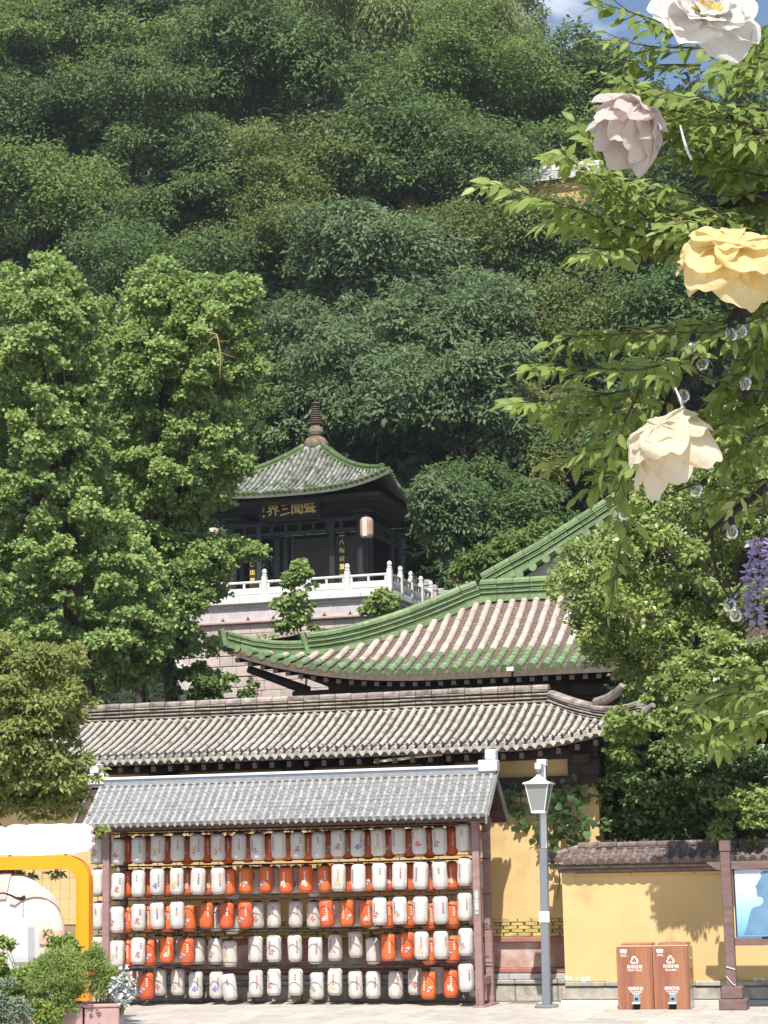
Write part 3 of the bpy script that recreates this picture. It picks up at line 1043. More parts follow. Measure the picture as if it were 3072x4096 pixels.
def pav_pt(a, t):
    """a across the slope -1..1 at the eave, t up the slope"""
    up = .62 * abs(a) ** 3.2 * (1 - t) ** 1.6
    ww = (EVH + .12 * abs(a) ** 4 * (1 - t)) * (1 - t) + .45 * t
    return (a * ww, -ww, pav_z(t) + up)


m = MB()
for q in range(4):
    M4 = Matrix.Rotation(q * PI / 2, 4, 'Z')
    N, T = 16, 8
    vs = [pav_pt(-1 + 2 * i / N, j / T) for j in range(T + 1) for i in range(N + 1)]
    lo = [(x, y, z - .14) for x, y, z in vs]
    n1 = N + 1
    fs = [(j * n1 + i, j * n1 + i + 1, (j + 1) * n1 + i + 1, (j + 1) * n1 + i) for j in range(T) for i in range(N)]
    k = len(vs)
    fs += [tuple(k + w for w in f[::-1]) for f in fs]
    fs += [(i + 1, i, k + i, k + i + 1) for i in range(N)]
    m.add(vs + lo, fs, 0, M4)
prf = m.build('roof', mat('pavilion_bed', (.10, .10, .08), (.16, .15, .12), 5, .9), pv)
for q in range(4):
    rz = q * PI / 2
    for i in range(40):
        x0 = -4.55 + 9.1 * (i + .5) / 40
        pts = []
        for j in range(9):
            t = j / 8
            ww = EVH * (1 - t) + .45 * t
            if abs(x0) > ww:
                if pts:
                    # meet the hip
                    tt = (EVH - abs(x0)) / (EVH - .45)
                    p = pav_pt(math.copysign(1, x0), tt)
                    pts.append((x0, p[1], p[2] + .05))
                break
            a = x0 / ww
            p = pav_pt(a, t)
            pts.append((x0, p[1], p[2] + .04))
        if len(pts) < 2:
            continue
        if q in (0, 1):
            rp = random.Random(i + q * 99)
            mt = M_pt
            MB().tube([Vector(p) for p in pts], .07, 6).build('tile_row', mt, prf, rot=(0, 0, rz))
            MB().tube([(pts[0][0], pts[0][1] - .03, pts[0][2] - .01), (pts[1][0], pts[0][1] + (pts[1][1] - pts[0][1]) * .55, pts[0][2] + (pts[1][2] - pts[0][2]) * .55 + .008)], .082, 7).build('eave_tile', M_moss if rp.random() < .8 else M_pt, prf, rot=(0, 0, rz))
    hp = [Vector(pav_pt(1, t)) + Vector((0, 0, .02)) for t in np.linspace(.02, 1, 12)]
    MB().tube(hp, [.13] * 12, 8).build('hip_ridge', M_moss, prf, rot=(0, 0, rz))
    MB().tube([h + Vector((0, 0, .16)) for h in hp[1:]], [.11] * 11, 8).build('hip_ridge', M_moss, prf, rot=(0, 0, rz))
    MB().box(-.1, -.1, 0, .1, .1, .3, bev=.03).build('corner_tile', M_moss, prf, Matrix.Rotation(rz, 3, 'Z') @ hp[1], (0, 0, rz + PI / 4))
MB().box(-EVH + .5, -EVH + .5, ez0 - .3, EVH - .5, EVH - .5, ez0 - .12).build('soffit', M_blacktimber, prf)
M_bronze = mat('rusted_iron', (.17, .125, .085), (.26, .195, .14), 8, .85, bump=.4, col3=(.10, .075, .05), scale3=6, c3=(.5, .7))
sp = MB()
sp.box(-.5, -.5, az - .12, .5, .5, az + .14, bev=.04)
sp.build('roof_cap', M_greystone, prf)
MB().lathe([(.56, az + .12), (.58, az + .30), (.54, az + .34), (.52, az + .42), (.40, az + .58), (.26, az + .64)], 18).build('spire_base', M_bronze, prf)
MB().lathe([(.18, az + .62), (.30, az + .72), (.34, az + .85), (.30, az + 1.02), (.18, az + 1.12), (.13, az + 1.16)], 18).build('spire_ball', M_bronze, prf)
MB().tube([(0, 0, az + 1.1), (0, 0, az + 2.2)], [.1, .05], 8).build('spire_rod', M_bronze, prf)
for k in range(8):
    r_ = .27 - .012 * k
    z = az + 1.26 + .105 * k
    MB().lathe([(r_ * .6, z - .012), (r_, z - .012), (r_, z + .018), (r_ * .6, z + .018)], 14).build('spire_ring', M_bronze, prf)
MB().lathe([(.16, az + 2.12), (.2, az + 2.16), (.12, az + 2.2)], 12).build('spire_cap', M_bronze, prf)
# name board with its gilded characters, read from the right
nb = MB().box(-1.4, -.05, -.42, 1.4, .05, .42, bev=.02).build('name_board', mat('board_black', (.012, .012, .016), (.02, .02, .026), 3, .5), pv, (-.1, -HW - .5, 3.88), (.12, 0, 0))
MB().box(-1.45, -.07, .42, 1.45, .06, .48, bev=.01).build('board_edge', M_blacktimber, nb)
MB().box(-1.45, -.07, -.48, 1.45, .06, -.42, bev=.01).build('board_edge', M_blacktimber, nb)
for ch, x in (('界', -.72), ('三', -.18), ('聞', .36), ('聲', .93)):
    if ch == '三':                      # three brush strokes, thick enough to read from the forecourt
        q = MB()
        for zz_, w_, s_ in ((.19, .30, .02), (.02, .24, .01), (-.19, .46, .04)):
            q.prism([(x - w_ / 2, zz_ - .035 - s_), (x + w_ / 2, zz_ - .02 + s_), (x + w_ / 2, zz_ + .03 + s_), (x - w_ / 2, zz_ + .03 - s_)], -.067, -.051)
        q.build('gilt_character', M_gold, nb)
        continue
    text('gilt_character', ch, .60, M_gold, nb, (x, -.055, 0), rot=(PI / 2, 0, 0), depth=.012)
text('signature', '己\n巳\n冬', .13, mat('pale_gilt', (.5, .44, .36), None, rough=.5), nb, (-1.16, -.055, .1), depth=.006, spacing=.85)
MB().box(-1.2, -.06, -.28, -1.12, -.05, -.19).build('seal', mat('seal_white', (.6, .55, .52), None), nb)
cb = MB().box(-.16, -.03, -1.35, .16, .03, 1.35, bev=.02).build('couplet_board', mat('board_brown', (.03, .026, .024), (.045, .04, .036), 3, .6), pv, (2.02, -HW + .12, 1.72))
for i, ch in enumerate('二八鐘敲直一'):
    text('gilt_character', ch, .24, M_gold, cb, (0, -.035, 1.02 - .35 * i), depth=.008)
cb2 = MB().box(-.16, -.03, -1.35, .16, .03, 1.35, bev=.02).build('couplet_board', MATS['board_brown'], pv, (-2.02, -HW + .12, 1.72))
for i, ch in enumerate('一聲清響出雲'):
    text('gilt_character', ch, .24, M_gold, cb2, (0, -.035, 1.02 - .35 * i), depth=.008)
# lanterns at the front columns
for (px, py, lab) in ((1466, 2067, 'beige paper lantern with a pale vertical label at the right of the pavilion'),
                      (857, 2110, 'pinkish paper lantern half hidden by leaves at the left of the pavilion')):
    u, z = hit(px, py, 46.9)
    ln = thing('pavilion_lantern', lab, 'lantern', W(u, 46.9, z - .9), 'lanterns hanging on the pavilion')
    MB().lathe([(.12, .0), (.24, .03), (.285, .12), (.285, .70), (.24, .82), (.12, .88)], 14).build('paper_shade', mat('beige_paper', (.52, .36, .27), (.6, .44, .34), 4, .8, trans=.25), ln)
    MB().lathe([(.1, -.05), (.13, -.02), (.13, .01)], 10).build('bottom_cap', M_blacktimber, ln)
    MB().lathe([(.13, .88), (.13, .92), (.05, .95)], 10).build('top_cap', M_blacktimber, ln)
    MB().box(-.1, -.305, .04, .1, -.284, .84, bev=.005).build('label_strip', mat('label_pale', (.62, .56, .5), None), ln)
    MB().tube([(0, 0, .94), (0, 0, 1.45)], .01, 5).build('cord', M_blacktimber, ln)

# ================================================================== LANTERN RACK
M_rackwood = mat('purple_brown_paint', (.27, .155, .15), (.34, .21, .20), 5, .6, bump=.08, stretch=(1, 1, 3), col3=(.42, .30, .28), scale3=2.5, c3=(.6, .8))
M_rackdark = mat('rack_dark_wood', (.06, .035, .03), (.10, .06, .05), 5, .8)
M_tile_grey = mat('grey_tile', (.26, .26, .26), (.36, .36, .36), 8, .85, bump=.25, bscale=30, rand=.13, col3=(.15, .15, .15), scale3=4, c3=(.58, .78))
M_tile_greyd = mat('grey_pan', (.16, .16, .155), (.26, .26, .25), 8, .9, bump=.2)
M_whitecap = mat('white_cap', (.62, .63, .65), (.70, .70, .71), 4, .6)
M_bluecap = mat('blue_line', (.16, .22, .34), None, rough=.6)
RL, RR = -6.95, .27
rack = thing('lantern_rack', 'long roofed lantern rack with grey tiles and purple brown posts', 'lantern rack', W(0, 0, 0))
REV, RRV, RBV = -.40, .35, 1.10
REZ, RRZ = 3.03, 3.74


def rk_prof(u):
    return [(REV + (RRV - REV) * t, REZ + (RRZ - REZ) * (.9 * t + .1 * t * t)) for t in (0, .25, .5, .75, 1)]


m = MB()
for s, vv in ((1, REV), (-1, RBV)):
    m.add([(RL, vv, REZ - .03), (RR, vv, REZ - .03), (RR, RRV, RRZ - .03), (RL, RRV, RRZ - .03), (RL, vv + s * .03, REZ - .09), (RR, vv + s * .03, REZ - .09), (RR, RRV, RRZ - .09), (RL, RRV, RRZ - .09)],
          [(0, 1, 2, 3), (7, 6, 5, 4), (0, 4, 5, 1), (1, 5, 6, 2), (0, 3, 7, 4)])
rkr = m.build('roof', M_rackdark, rack)
gt = [arc_tile('roof_tile', .040, .115, [M_tile_grey, M_tile_grey], seg=5, taper=.80, flat=.9), arc_tile('roof_tile', .041, .115, [M_tile_grey, M_tile_grey], seg=5, taper=.78, flat=.9)]
ge = arc_tile('eave_tile', .042, .115, [M_tile_grey, M_tile_grey], seg=6, taper=.85, disc=True)
us_r = [RR - .05 - .1345 * i for i in range(53)]
tile_rows(rkr, us_r, rk_prof, .108, lambda k, n: ge if k == 0 else random.choice(gt), 300, 'roof_tile', M_tile_grey, M_tile_greyd, .041, .1345, pan_step=.085, lift=.02)
gd = MB().prism([(-.035, .02), (.035, .02), (.03, -.015), (0, -.045), (-.03, -.015)], -.008, .008).mesh('drip_tile', M_tile_grey)
for u in us_r[:-1]:
    put('drip_tile', gd, rkr, (u - .067, REV - .012, REZ - .005), (random.gauss(.1, .05), random.gauss(0, .05), 0))
# back slope shows only as shadow: pan rows and drip tiles along its eave
for u in us_r:
    put('drip_tile', gd, rkr, (u, RBV + .012, REZ - .01))
    MB().tube([(u, RBV, REZ + .0), (u, RRV, RRZ)], .038, 5).build('tile_row', M_tile_grey, rkr) if u > -1.2 else None
MB().box(RL, RRV - .07, RRZ - .02, RR + .02, RRV + .07, RRZ + .06).build('ridge_course', M_tile_grey, rkr)
MB().box(RL, RRV - .075, RRZ + .062, RR + .03, RRV + .075, RRZ + .085).build('ridge_line', M_bluecap, rkr)
MB().box(RL, RRV - .09, RRZ + .087, RR + .03, RRV + .09, RRZ + .135, bev=.01).build('ridge_cap', M_whitecap, rkr)
for uu in (RR - .10, RL + .1):
    MB().box(uu - .16, RRV - .10, RRZ + .02, uu + .16, RRV + .10, RRZ + .21, bev=.015).build('ridge_end', M_whitecap, rkr)
    MB().box(uu - .04 + (.0 if uu > 0 else -.08), RRV - .10, RRZ + .213, uu + .14 - (.0 if uu > 0 else .08), RRV + .10, RRZ + .38, bev=.015).build('ridge_end', M_whitecap, rkr)
# barge boards at the right gable
for s, vv in ((1, REV), (-1, RBV)):
    for uu in (RR + .005, RL - .035):
        m = MB()
        m.add([(uu, vv - s * .05, REZ - .14), (uu, vv - s * .05, REZ + .0), (uu, RRV, RRZ + .02), (uu, RRV, RRZ - .14),
               (uu + .03, vv - s * .05, REZ - .14), (uu + .03, vv - s * .05, REZ + .0), (uu + .03, RRV, RRZ + .02), (uu + .03, RRV, RRZ - .14)],
              [(0, 1, 2, 3), (7, 6, 5, 4), (0, 4, 5, 1), (1, 5, 6, 2), (0, 3, 7, 4)])
        m.build('barge_board', M_rackwood if False else M_tile_greyd, rack)
for uu in (-.0, -6.52):
    for vv in (0.0, .72):
        p = MB().box(uu - .06, vv - .06, 0, uu + .06, vv + .06, 3.34 if vv < .1 else 3.3, bev=.008)
        p.build('post', M_rackwood, rack)
    MB().box(uu - .045, -.3, 2.93, uu + .045, 1.0, 3.04, bev=.008).build('cross_beam', M_rackwood, rack)
    MB().box(uu - .04, .06, 2.66, uu + .04, .66, 2.78, bev=.008).build('cross_beam', M_rackwood, rack)
    MB().box(uu - .035, .06, .34, uu + .035, .66, .47, bev=.008).build('foot_rail', M_rackwood, rack)
    MB().box(uu - .03, .3, .08, uu + .03, .36, .34, bev=.006).build('foot_brace', M_rackwood, rack)
    MB().box(uu - .11, -.12, 0, uu + .11, .84, .025, bev=.006).build('base_plate', M_rackwood, rack)
    MB().box(uu - .05, -.1, .025, uu - .02, -.055, .3, bev=.006).build('foot_brace', M_rackwood, rack)
for vv in (-.0, .72):
    MB().box(RL + .05, vv - .04, 3.045, RR - .05, vv + .04, 3.13, bev=.008).build('purlin', M_rackdark, rack)
# warning strip on the front post: triangle and four characters
ws = MB().box(-.038, -.004, -.20, .038, .0, .20, bev=.002).build('warning_strip', mat('strip_grey', (.30, .30, .29), None, rough=.5), rack, (.0, -.0645, 1.66))
M_white = mat('white_print', (.8, .8, .79), None, rough=.6)
MB().prism([(-.028, .125), (.028, .125), (0, .178)], -.006, -.0045).build('warning_triangle', M_white, ws)
for i, ch in enumerate('当心触电'):
    text('character', ch, .062, M_white, ws, (0, -.0052, .085 - .062 * i), depth=.0006)
MB().box(-.018, -.006, -.185, .018, -.0045, -.165).build('small_print', M_white, ws)

# hanging rods, five heights and three depths
LV = {'f': .06, 'm': .34, 'b': .62}
HL = .445
rowz = {}
M_rod = mat('rod_black', (.03, .028, .028), None, rough=.6)

# visible lanterns, read off the photo: row -> (x, top) in strips of the picture, depth, colour
T0 = 3280
K = .369
A_, B_, C_, D_ = (350, K), (800, K), (1250, K), (1650, K)
LANT = {
    'top': [(A_, 112, 190, 'f', 'g'), (A_, 330, 205, 'f', 'w'), (A_, 555, 185, 'f', 'w'), (A_, 760, 163, 'f', 'w'), (A_, 975, 160, 'f', 'w'), (A_, 1190, 150, 'f', 'w'),
            (B_, 195, 150, 'f', 'w'), (B_, 418, 145, 'f', 'w'), (B_, 630, 147, 'f', 'w'), (B_, 855, 125, 'f', 'w'), (B_, 1060, 130, 'f', 'w'), (B_, 1280, 130, 'f', 'w'),
            (C_, 272, 105, 'f', 'w'), (C_, 485, 105, 'f', 'w'), (C_, 712, 95, 'f', 'w'), (C_, 930, 80, 'f', 'w'), (C_, 1155, 78, 'f', 'w'),
            (D_, 290, 78, 'f', 'w'), (D_, 548, 40, 'f', 'w'), (D_, 665, 85, 'b', 'g')]
           + [(A_, x, y, 'm', 'r') for x, y in ((440, 190), (658, 190), (868, 188), (1080, 190))]
           + [(B_, x, y, 'm', 'r') for x, y in ((80, 175), (305, 185), (520, 165), (740, 160), (955, 150), (1175, 150))]
           + [(C_, x, y, 'm', 'r') for x, y in ((165, 130), (380, 125), (598, 125), (820, 118), (1045, 112), (1262, 110))]
           + [(D_, 175, 95, 'm', 'r'), (D_, 410, 85, 'm', 'r')],
    'second': [(A_, 118, 535, 'f', 'g'), (A_, 325, 575, 'f', 'w'), (A_, 553, 545, 'f', 'w'), (A_, 758, 525, 'f', 'w'), (A_, 970, 520, 'f', 'w'), (A_, 1193, 520, 'f', 'w'), (B_, 200, 515, 'f', 'w'),
               (B_, 318, 528, 'm', 'r'), (B_, 500, 510, 'm', 'r'), (B_, 715, 500, 'm', 'r'), (B_, 935, 510, 'm', 'r'), (B_, 1155, 498, 'm', 'r'), (C_, 140, 492, 'm', 'r'),
               (B_, 352, 585, 'b', 'g'), (B_, 600, 522, 'b', 'g'), (B_, 812, 515, 'b', 'g'), (B_, 1045, 508, 'b', 'g'), (B_, 1245, 540, 'b', 'g'),
               (C_, 280, 480, 'f', 'w'), (C_, 495, 478, 'f', 'w'), (C_, 720, 465, 'f', 'w'), (C_, 938, 455, 'f', 'w'), (C_, 1165, 453, 'f', 'w'), (D_, 298, 450, 'f', 'w'), (D_, 557, 415, 'f', 'w'), (D_, 678, 460, 'b', 'g')]
              + [(A_, x, y, 'm', 'r') for x, y in ((440, 550), (655, 548), (865, 540), (1080, 535))] + [(B_, 85, 525, 'm', 'r')]
              + [(C_, x, y, 'm', 'r') for x, y in ((390, 490), (605, 485), (830, 478), (1055, 478), (1270, 485))] + [(D_, 170, 465, 'm', 'r'), (D_, 425, 462, 'm', 'r')],
    'third': [(A_, 122, 900, 'f', 'g'), (A_, 325, 938, 'f', 'w'), (A_, 555, 910, 'f', 'w'), (A_, 765, 890, 'f', 'w'), (A_, 975, 885, 'f', 'w'),
              (A_, 1100, 920, 'm', 'r'), (A_, 1290, 895, 'm', 'r'), (B_, 285, 895, 'm', 'r'), (B_, 493, 890, 'm', 'r'), (B_, 180, 915, 'b', 'g'), (B_, 350, 950, 'b', 'g'),
              (B_, 620, 888, 'b', 'g'), (B_, 800, 885, 'b', 'g'), (B_, 1035, 875, 'b', 'g'), (B_, 1232, 885, 'b', 'g'),
              (C_, 160, 870, 'm', 'r'), (C_, 375, 865, 'm', 'r'), (C_, 588, 865, 'm', 'r'), (C_, 270, 870, 'b', 'g'), (C_, 485, 865, 'b', 'g'), (C_, 660, 890, 'b', 'g'),
              (C_, 725, 840, 'f', 'w'), (C_, 945, 832, 'f', 'w'), (C_, 1167, 828, 'f', 'w'), (D_, 305, 825, 'f', 'w'), (D_, 563, 788, 'f', 'w'), (D_, 680, 840, 'b', 'g'),
              (C_, 815, 875, 'm', 'r'), (C_, 1045, 870, 'm', 'r'), (C_, 1270, 900, 'm', 'r'), (D_, 430, 880, 'm', 'r')]
             + [(A_, x, y, 'm', 'r') for x, y in ((430, 945), (662, 930), (868, 930))],
    'fourth': [(A_, 118, 1265, 'f', 'g'), (A_, 318, 1305, 'f', 'w'), (A_, 548, 1275, 'f', 'w'), (A_, 440, 1300, 'm', 'r'), (A_, 668, 1298, 'm', 'r'), (A_, 860, 1267, 'm', 'r'), (A_, 1078, 1280, 'm', 'r'),
               (A_, 765, 1255, 'b', 'g'), (A_, 985, 1258, 'b', 'g'), (A_, 1195, 1275, 'b', 'g'), (B_, 170, 1275, 'b', 'g'), (B_, 330, 1302, 'b', 'g'), (B_, 600, 1257, 'b', 'w'), (B_, 800, 1250, 'b', 'w'),
               (B_, 1030, 1245, 'b', 'w'), (B_, 1245, 1268, 'b', 'w'), (C_, 240, 1237, 'b', 'g'), (C_, 470, 1200, 'b', 'g'), (C_, 660, 1268, 'b', 'g'), (C_, 820, 1235, 'm', 'r'), (C_, 920, 1232, 'b', 'g'),
               (C_, 1022, 1212, 'm', 'r'), (C_, 1178, 1208, 'f', 'w'), (D_, 308, 1202, 'f', 'w'), (D_, 575, 1170, 'f', 'w'), (D_, 690, 1215, 'b', 'g'), (D_, 180, 1268, 'm', 'r'), (D_, 425, 1250, 'm', 'r')],
    'bottom': [(A_, 420, 1642, 'm', 'r'), (A_, 548, 1630, 'b', 'g'), (A_, 645, 1652, 'm', 'r'), (A_, 785, 1610, 'b', 'w'), (A_, 980, 1610, 'b', 'w'), (A_, 1175, 1640, 'b', 'w'), (B_, 180, 1640, 'b', 'w'),
               (B_, 335, 1665, 'b', 'w'), (B_, 605, 1625, 'b', 'w'), (B_, 800, 1612, 'b', 'w'), (B_, 1035, 1610, 'b', 'w'), (B_, 1265, 1648, 'b', 'w'), (C_, 240, 1605, 'b', 'w'), (C_, 467, 1635, 'b', 'w'),
               (C_, 652, 1637, 'b', 'w'), (C_, 895, 1635, 'b', 'g'), (C_, 1110, 1600, 'b', 'g'), (C_, 1250, 1640, 'm', 'r'), (D_, 262, 1587, 'b', 'g'), (D_, 413, 1625, 'm', 'r'), (D_, 582, 1555, 'f', 'w'), (D_, 690, 1620, 'b', 'g')],
}
M_lw = mat('white_cloth', (.66, .615, .585), (.72, .68, .65), 3, .55, trans=.16, spec=.35, rand=.04)
M_lw_shade = mat('white_cloth_shade', (.62, .57, .52), (.68, .63, .59), 3, .6, trans=.16, spec=.3, rand=.05)  # the white cloth again, toned down for lanterns hanging in shade
M_lr = mat('vermilion_cloth', (.72, .145, .045), (.78, .19, .065), 3, .5, trans=.14, spec=.4, rand=.08, hue=.006)
M_ink = [mat('ink_grey', (.22, .2, .22), None), mat('ink_blue', (.18, .22, .42), None), mat('ink_red', (.62, .2, .17), None), mat('ink_ochre', (.7, .45, .15), None), mat('ink_pale', (.85, .7, .6), None)]


def lantern_mesh(name, mt, seed):
    """soft eight-panelled cloth lantern: panels bulge between the ribs, ends chamfered, folds gather at the foot"""
    r_ = random.Random(seed)
    m = MB()
    nn, rad = 32, .124
    prof = [(.066, 0.0), (.090, .010), (.112, .036), (.123, .062), (.125, .14), (.125, .23), (.125, .32), (.123, .39), (.112, .414), (.090, .437), (.066, HL)]
    vs, fs = [], []
    tw = r_.uniform(-.4, .4)
    dents = [(r_.uniform(0, 2 * PI), r_.uniform(.05, .4), r_.uniform(.002, .007)) for _ in range(5)]
    for rr, z in prof:
        for k in range(nn):
            w = 2 * PI * k / nn
            c = abs(math.cos(4 * w + .4))
            q = 1 - .12 * (1 - c) ** 3 + .012 * c
            fold = .035 * math.sin(11 * w + tw * z * 20) * max(0, 1 - z / .16) + .018 * math.sin(7 * w + 25 * z * tw)
            d = sum(a * math.exp(-((math.cos(w - p) - 1) ** 2) / .05 - ((z - zz) / .07) ** 2) for p, zz, a in dents)
            r2 = rr * (q + fold) - d
            vs.append((r2 * math.cos(w), r2 * math.sin(w), z))
    for i in range(len(prof) - 1):
        for k in range(nn):
            k2 = (k + 1) % nn
            fs.append((i * nn + k, i * nn + k2, (i + 1) * nn + k2, (i + 1) * nn + k))
    m.add(vs, fs)
    return m.mesh(name, mt, smooth=True)


lan_me = {c: [lantern_mesh('cloth_shade', mt, s + 10 * i) for s in range(4)] for i, (c, mt) in enumerate((('w', M_lw), ('g', M_lw_shade), ('r', M_lr)))}
cap_me = MB().lathe([(.072, -.004), (.078, .008), (.07, .02), (.03, .028)], 12).mesh('top_cap', M_rod)
bot_me = MB().lathe([(.03, -.014), (.066, -.010), (.07, .004), (.05, .006)], 12).mesh('bottom_cap', M_rod)


def motif_mesh(seed, light):
    """ink drawing on the cloth: a few brush marks and a column of small writing"""
    r_ = random.Random(seed)
    m = MB()

    def patch(a, z, w, h, mi, rot=0):
        vs = []
        for i, (x, y) in enumerate(((-1, -1), (1, -1), (1, 1), (-1, 1))):
            x, y = x * w / 2, y * h / 2
            x, y = x * math.cos(rot) - y * math.sin(rot), x * math.sin(rot) + y * math.cos(rot)
            ang = -PI / 2 + a + x / .125
            vs.append((.1285 * math.cos(ang), .1285 * math.sin(ang), z + y))
        m.add(vs, [(0, 1, 2, 3)], mi)

    a0 = r_.uniform(-.25, .25)
    ca = r_.choice((-.5, .45, .1, .6))
    for i in range(r_.randint(3, 6)):
        patch(ca, .345 - i * .038, .028, .022, 4 if light else r_.choice((0, 0, 2)), r_.uniform(-.2, .2))
    kind = r_.randint(0, 3)
    if kind < 3:
        cl = [1, 2, 0, 3][r_.randint(0, 3)] if not light else r_.choice((4, 1))
        for i in range(r_.randint(7, 12)):
            patch(a0 + r_.uniform(-.28, .28), .16 + r_.uniform(-.045, .045), r_.uniform(.018, .06), r_.uniform(.008, .026), cl if r_.random() < .65 else r_.choice((0, 1, 2)) if not light else 4, r_.uniform(-1, 1))
    return m.mesh('painted_motif', M_ink)


mot = {'w': [motif_mesh(s, False) for s in range(12)], 'r': [motif_mesh(50 + s, True) for s in range(6)]}
mot['g'] = mot['w']
GROUP = 'painted cloth lanterns on the roofed rack'
ORD = ['leftmost', 'second', 'third', 'fourth', 'fifth', 'sixth', 'seventh', 'eighth', 'ninth', 'tenth', 'eleventh', 'twelfth', 'thirteenth', 'fourteenth', 'fifteenth', 'sixteenth', 'seventeenth', 'eighteenth', 'nineteenth', 'twentieth']
CN = {'w': 'white', 'g': 'cream', 'r': 'vermilion'}
rodz = {}
for row, items in LANT.items():
    lst = []
    for (x0, k), X, Y, ly, c in items:
        px, py = x0 + X * k, T0 + Y * k
        u, z = hit(px, py, LV[ly])
        lst.append([u, z, ly, c, px])
    cnt = {}
    tot = {c: sum(1 for q in lst if q[3] == c) for c in 'wgr'}
    zs = {}
    for u, z, ly, c, px in lst:
        zs.setdefault(ly, []).append(z)
    for ly in zs:
        rodz[row, ly] = max(zs[ly]) + .055
    for u, z, ly, c, px in sorted(lst):
        i = cnt[c] = cnt.get(c, 0) + 1
        if i == 1:
            o_ = 'leftmost'
        elif i == tot[c]:
            o_ = 'rightmost'
        else:
            o_ = ORD[i - 1] + ' from left'
        lab = f'{CN[c]} cloth lantern, {o_} among the {CN[c]} ones in the {row} rack row'
        ln = thing('cloth_lantern', lab, 'lantern', W(u, LV[ly], z - HL), GROUP)
        tilt = random.gauss(0, .02)
        if row == 'bottom' and abs(px - 924) < 6:
            tilt = -.13
        ln.rotation_euler = (random.gauss(0, .03), tilt, -YAW + random.gauss(0, .12))
        s = random.uniform(.97, 1.03)
        put('cloth_shade', random.choice(lan_me[c]), ln, (0, 0, 0), (0, 0, random.choice((0, PI / 4, PI / 2))), (s, s, 1))
        put('top_cap', cap_me, ln, (0, 0, HL))
        put('bottom_cap', bot_me, ln, (0, 0, 0))
        tag(put('painted_motif', random.choice(mot[c]), ln, (0, 0, 0), (0, 0, 0), (s * 1.005, s * 1.005, 1)), kind='stuff')
        L = max(.03, rodz[row, ly] - z - .03)
        MB().tube([(0, 0, HL + .02), (random.gauss(0, .01), 0, HL + .02 + L)], .006, 4).build('cord', M_rod, ln)
for (row, ly), z in rodz.items():
    MB().tube([(RL + .1, LV[ly], z - .01), (-3.2, LV[ly], z - .02), (RR - .2, LV[ly], z)], .007, 6).build('hanging_rod', M_rod, rack)

# dry twigs hanging below the eave
tw = thing('dry_vine', 'tangle of dry brown vine hanging along the front eave of the lantern rack', 'vine', W(-6.5, -.1, 3.0))
for i in range(46):
    x = i * .14 + random.uniform(-.05, .05)
    m = MB()
    pts = [(x, 0, 0)]
    for k in range(3):
        a = pts[-1]
        pts.append((a[0] + random.uniform(-.07, .07), a[1] + random.uniform(-.03, .03), a[2] - random.uniform(.03, .08)))
    m.tube(pts, [.006, .005, .004, .002], 4, cap=False)
    m.build('twig', mat('twig_brown', (.10, .065, .035), (.2, .14, .07), 9, .9), tw)

# ================================================================== STREET LAMP
M_post = mat('grey_steel_paint', (.175, .19, .215), (.205, .22, .245), 3, .45, metal=0, spec=.5, bump=.02)
M_postw = mat('white_steel', (.66, .67, .69), (.72, .73, .74), 3, .4, spec=.5)
lu, lv = [float(q) for q in ((ground_at(2187, 4030) - O) @ U, (ground_at(2187, 4030) - O) @ V)]
lamp = thing('street_lamp', 'grey square street lamp with a white tapered glass lantern beside the rack', 'street lamp', W(lu, lv, 0))
# the lamp leans a little against the picture's fall, as it does in the place
lamp.rotation_euler = (0, R(.9), -YAW)
MB().box(-.062, -.062, .04, .062, .062, 3.84, bev=.008).build('post', M_post, lamp)
MB().box(-.17, -.13, 0, .17, .13, .045, bev=.008).build('base_plate', M_post, lamp)
for sx in (-.13, .13):
    MB().lathe([(.016, .045), (.016, .07)], 6, (sx, -.09, 0)).build('bolt', M_post, lamp)
MB().box(-.075, -.085, 3.80, .075, .1, 3.91, bev=.01).build('post_cap', M_postw, lamp)
MB().box(-.03, -.068, 2.50, .066, -.064, 3.80).build('lit_strip', M_postw, lamp)  # white strip stands in for light on the post's upper right side
MB().box(-.05, -.36, 3.74, .05, -.05, 3.84, bev=.01).build('arm', M_postw, lamp, (0, 0, 0), (0, 0, 0))
nb_ = MB().box(-.085, -.012, -.085, .085, 0, .085, bev=.004).build('notice_plate', mat('plate_white', (.78, .78, .77), None, rough=.5), lamp, (0.0, -.064, 1.41))
MB().box(-.03, -.014, -.03, .03, -.0125, .03).build('faded_print', mat('faint_grey', (.68, .68, .69), None), nb_)
lx, ly_ = .005, -.31
hd = MB()
hd.lathe([(.045, .0), (.05, -.02), (.04, -.05)], 10, (lx, ly_, 3.74))
hd.tube([(lx, ly_, 3.74), (lx, ly_, 3.60)], [.03, .026], 8)
hd.build('stem', M_post, lamp)
MB().lathe([(.31, 3.50), (.31, 3.52), (.17, 3.555), (.05, 3.63), (.04, 3.65)], 4, (lx, ly_, 0), sq=True).build('roof', M_postw, lamp, (0, 0, 0))
fr = MB()
hw0, hw1 = .185, .105
zt, zb = 3.50, 3.08
for sx in (-1, 1):
    for sy in (-1, 1):
        fr.tube([(lx + sx * hw0, ly_ + sy * hw0, zt), (lx + sx * hw1, ly_ + sy * hw1, zb)], .011, 4)
fr.box(lx - .115, ly_ - .115, zb - .04, lx + .115, ly_ + .115, zb, bev=.006)
fr.build('frame', M_postw, lamp)
gl = bpy.data.materials.new('frosted_glass')
gl.use_nodes = True
gb = gl.node_tree.nodes['Principled BSDF']
gb.inputs['Base Color'].default_value = (.36, .38, .36, 1)
gb.inputs['Roughness'].default_value = .35
gtb = gl.node_tree.nodes.new('ShaderNodeBsdfTransparent')
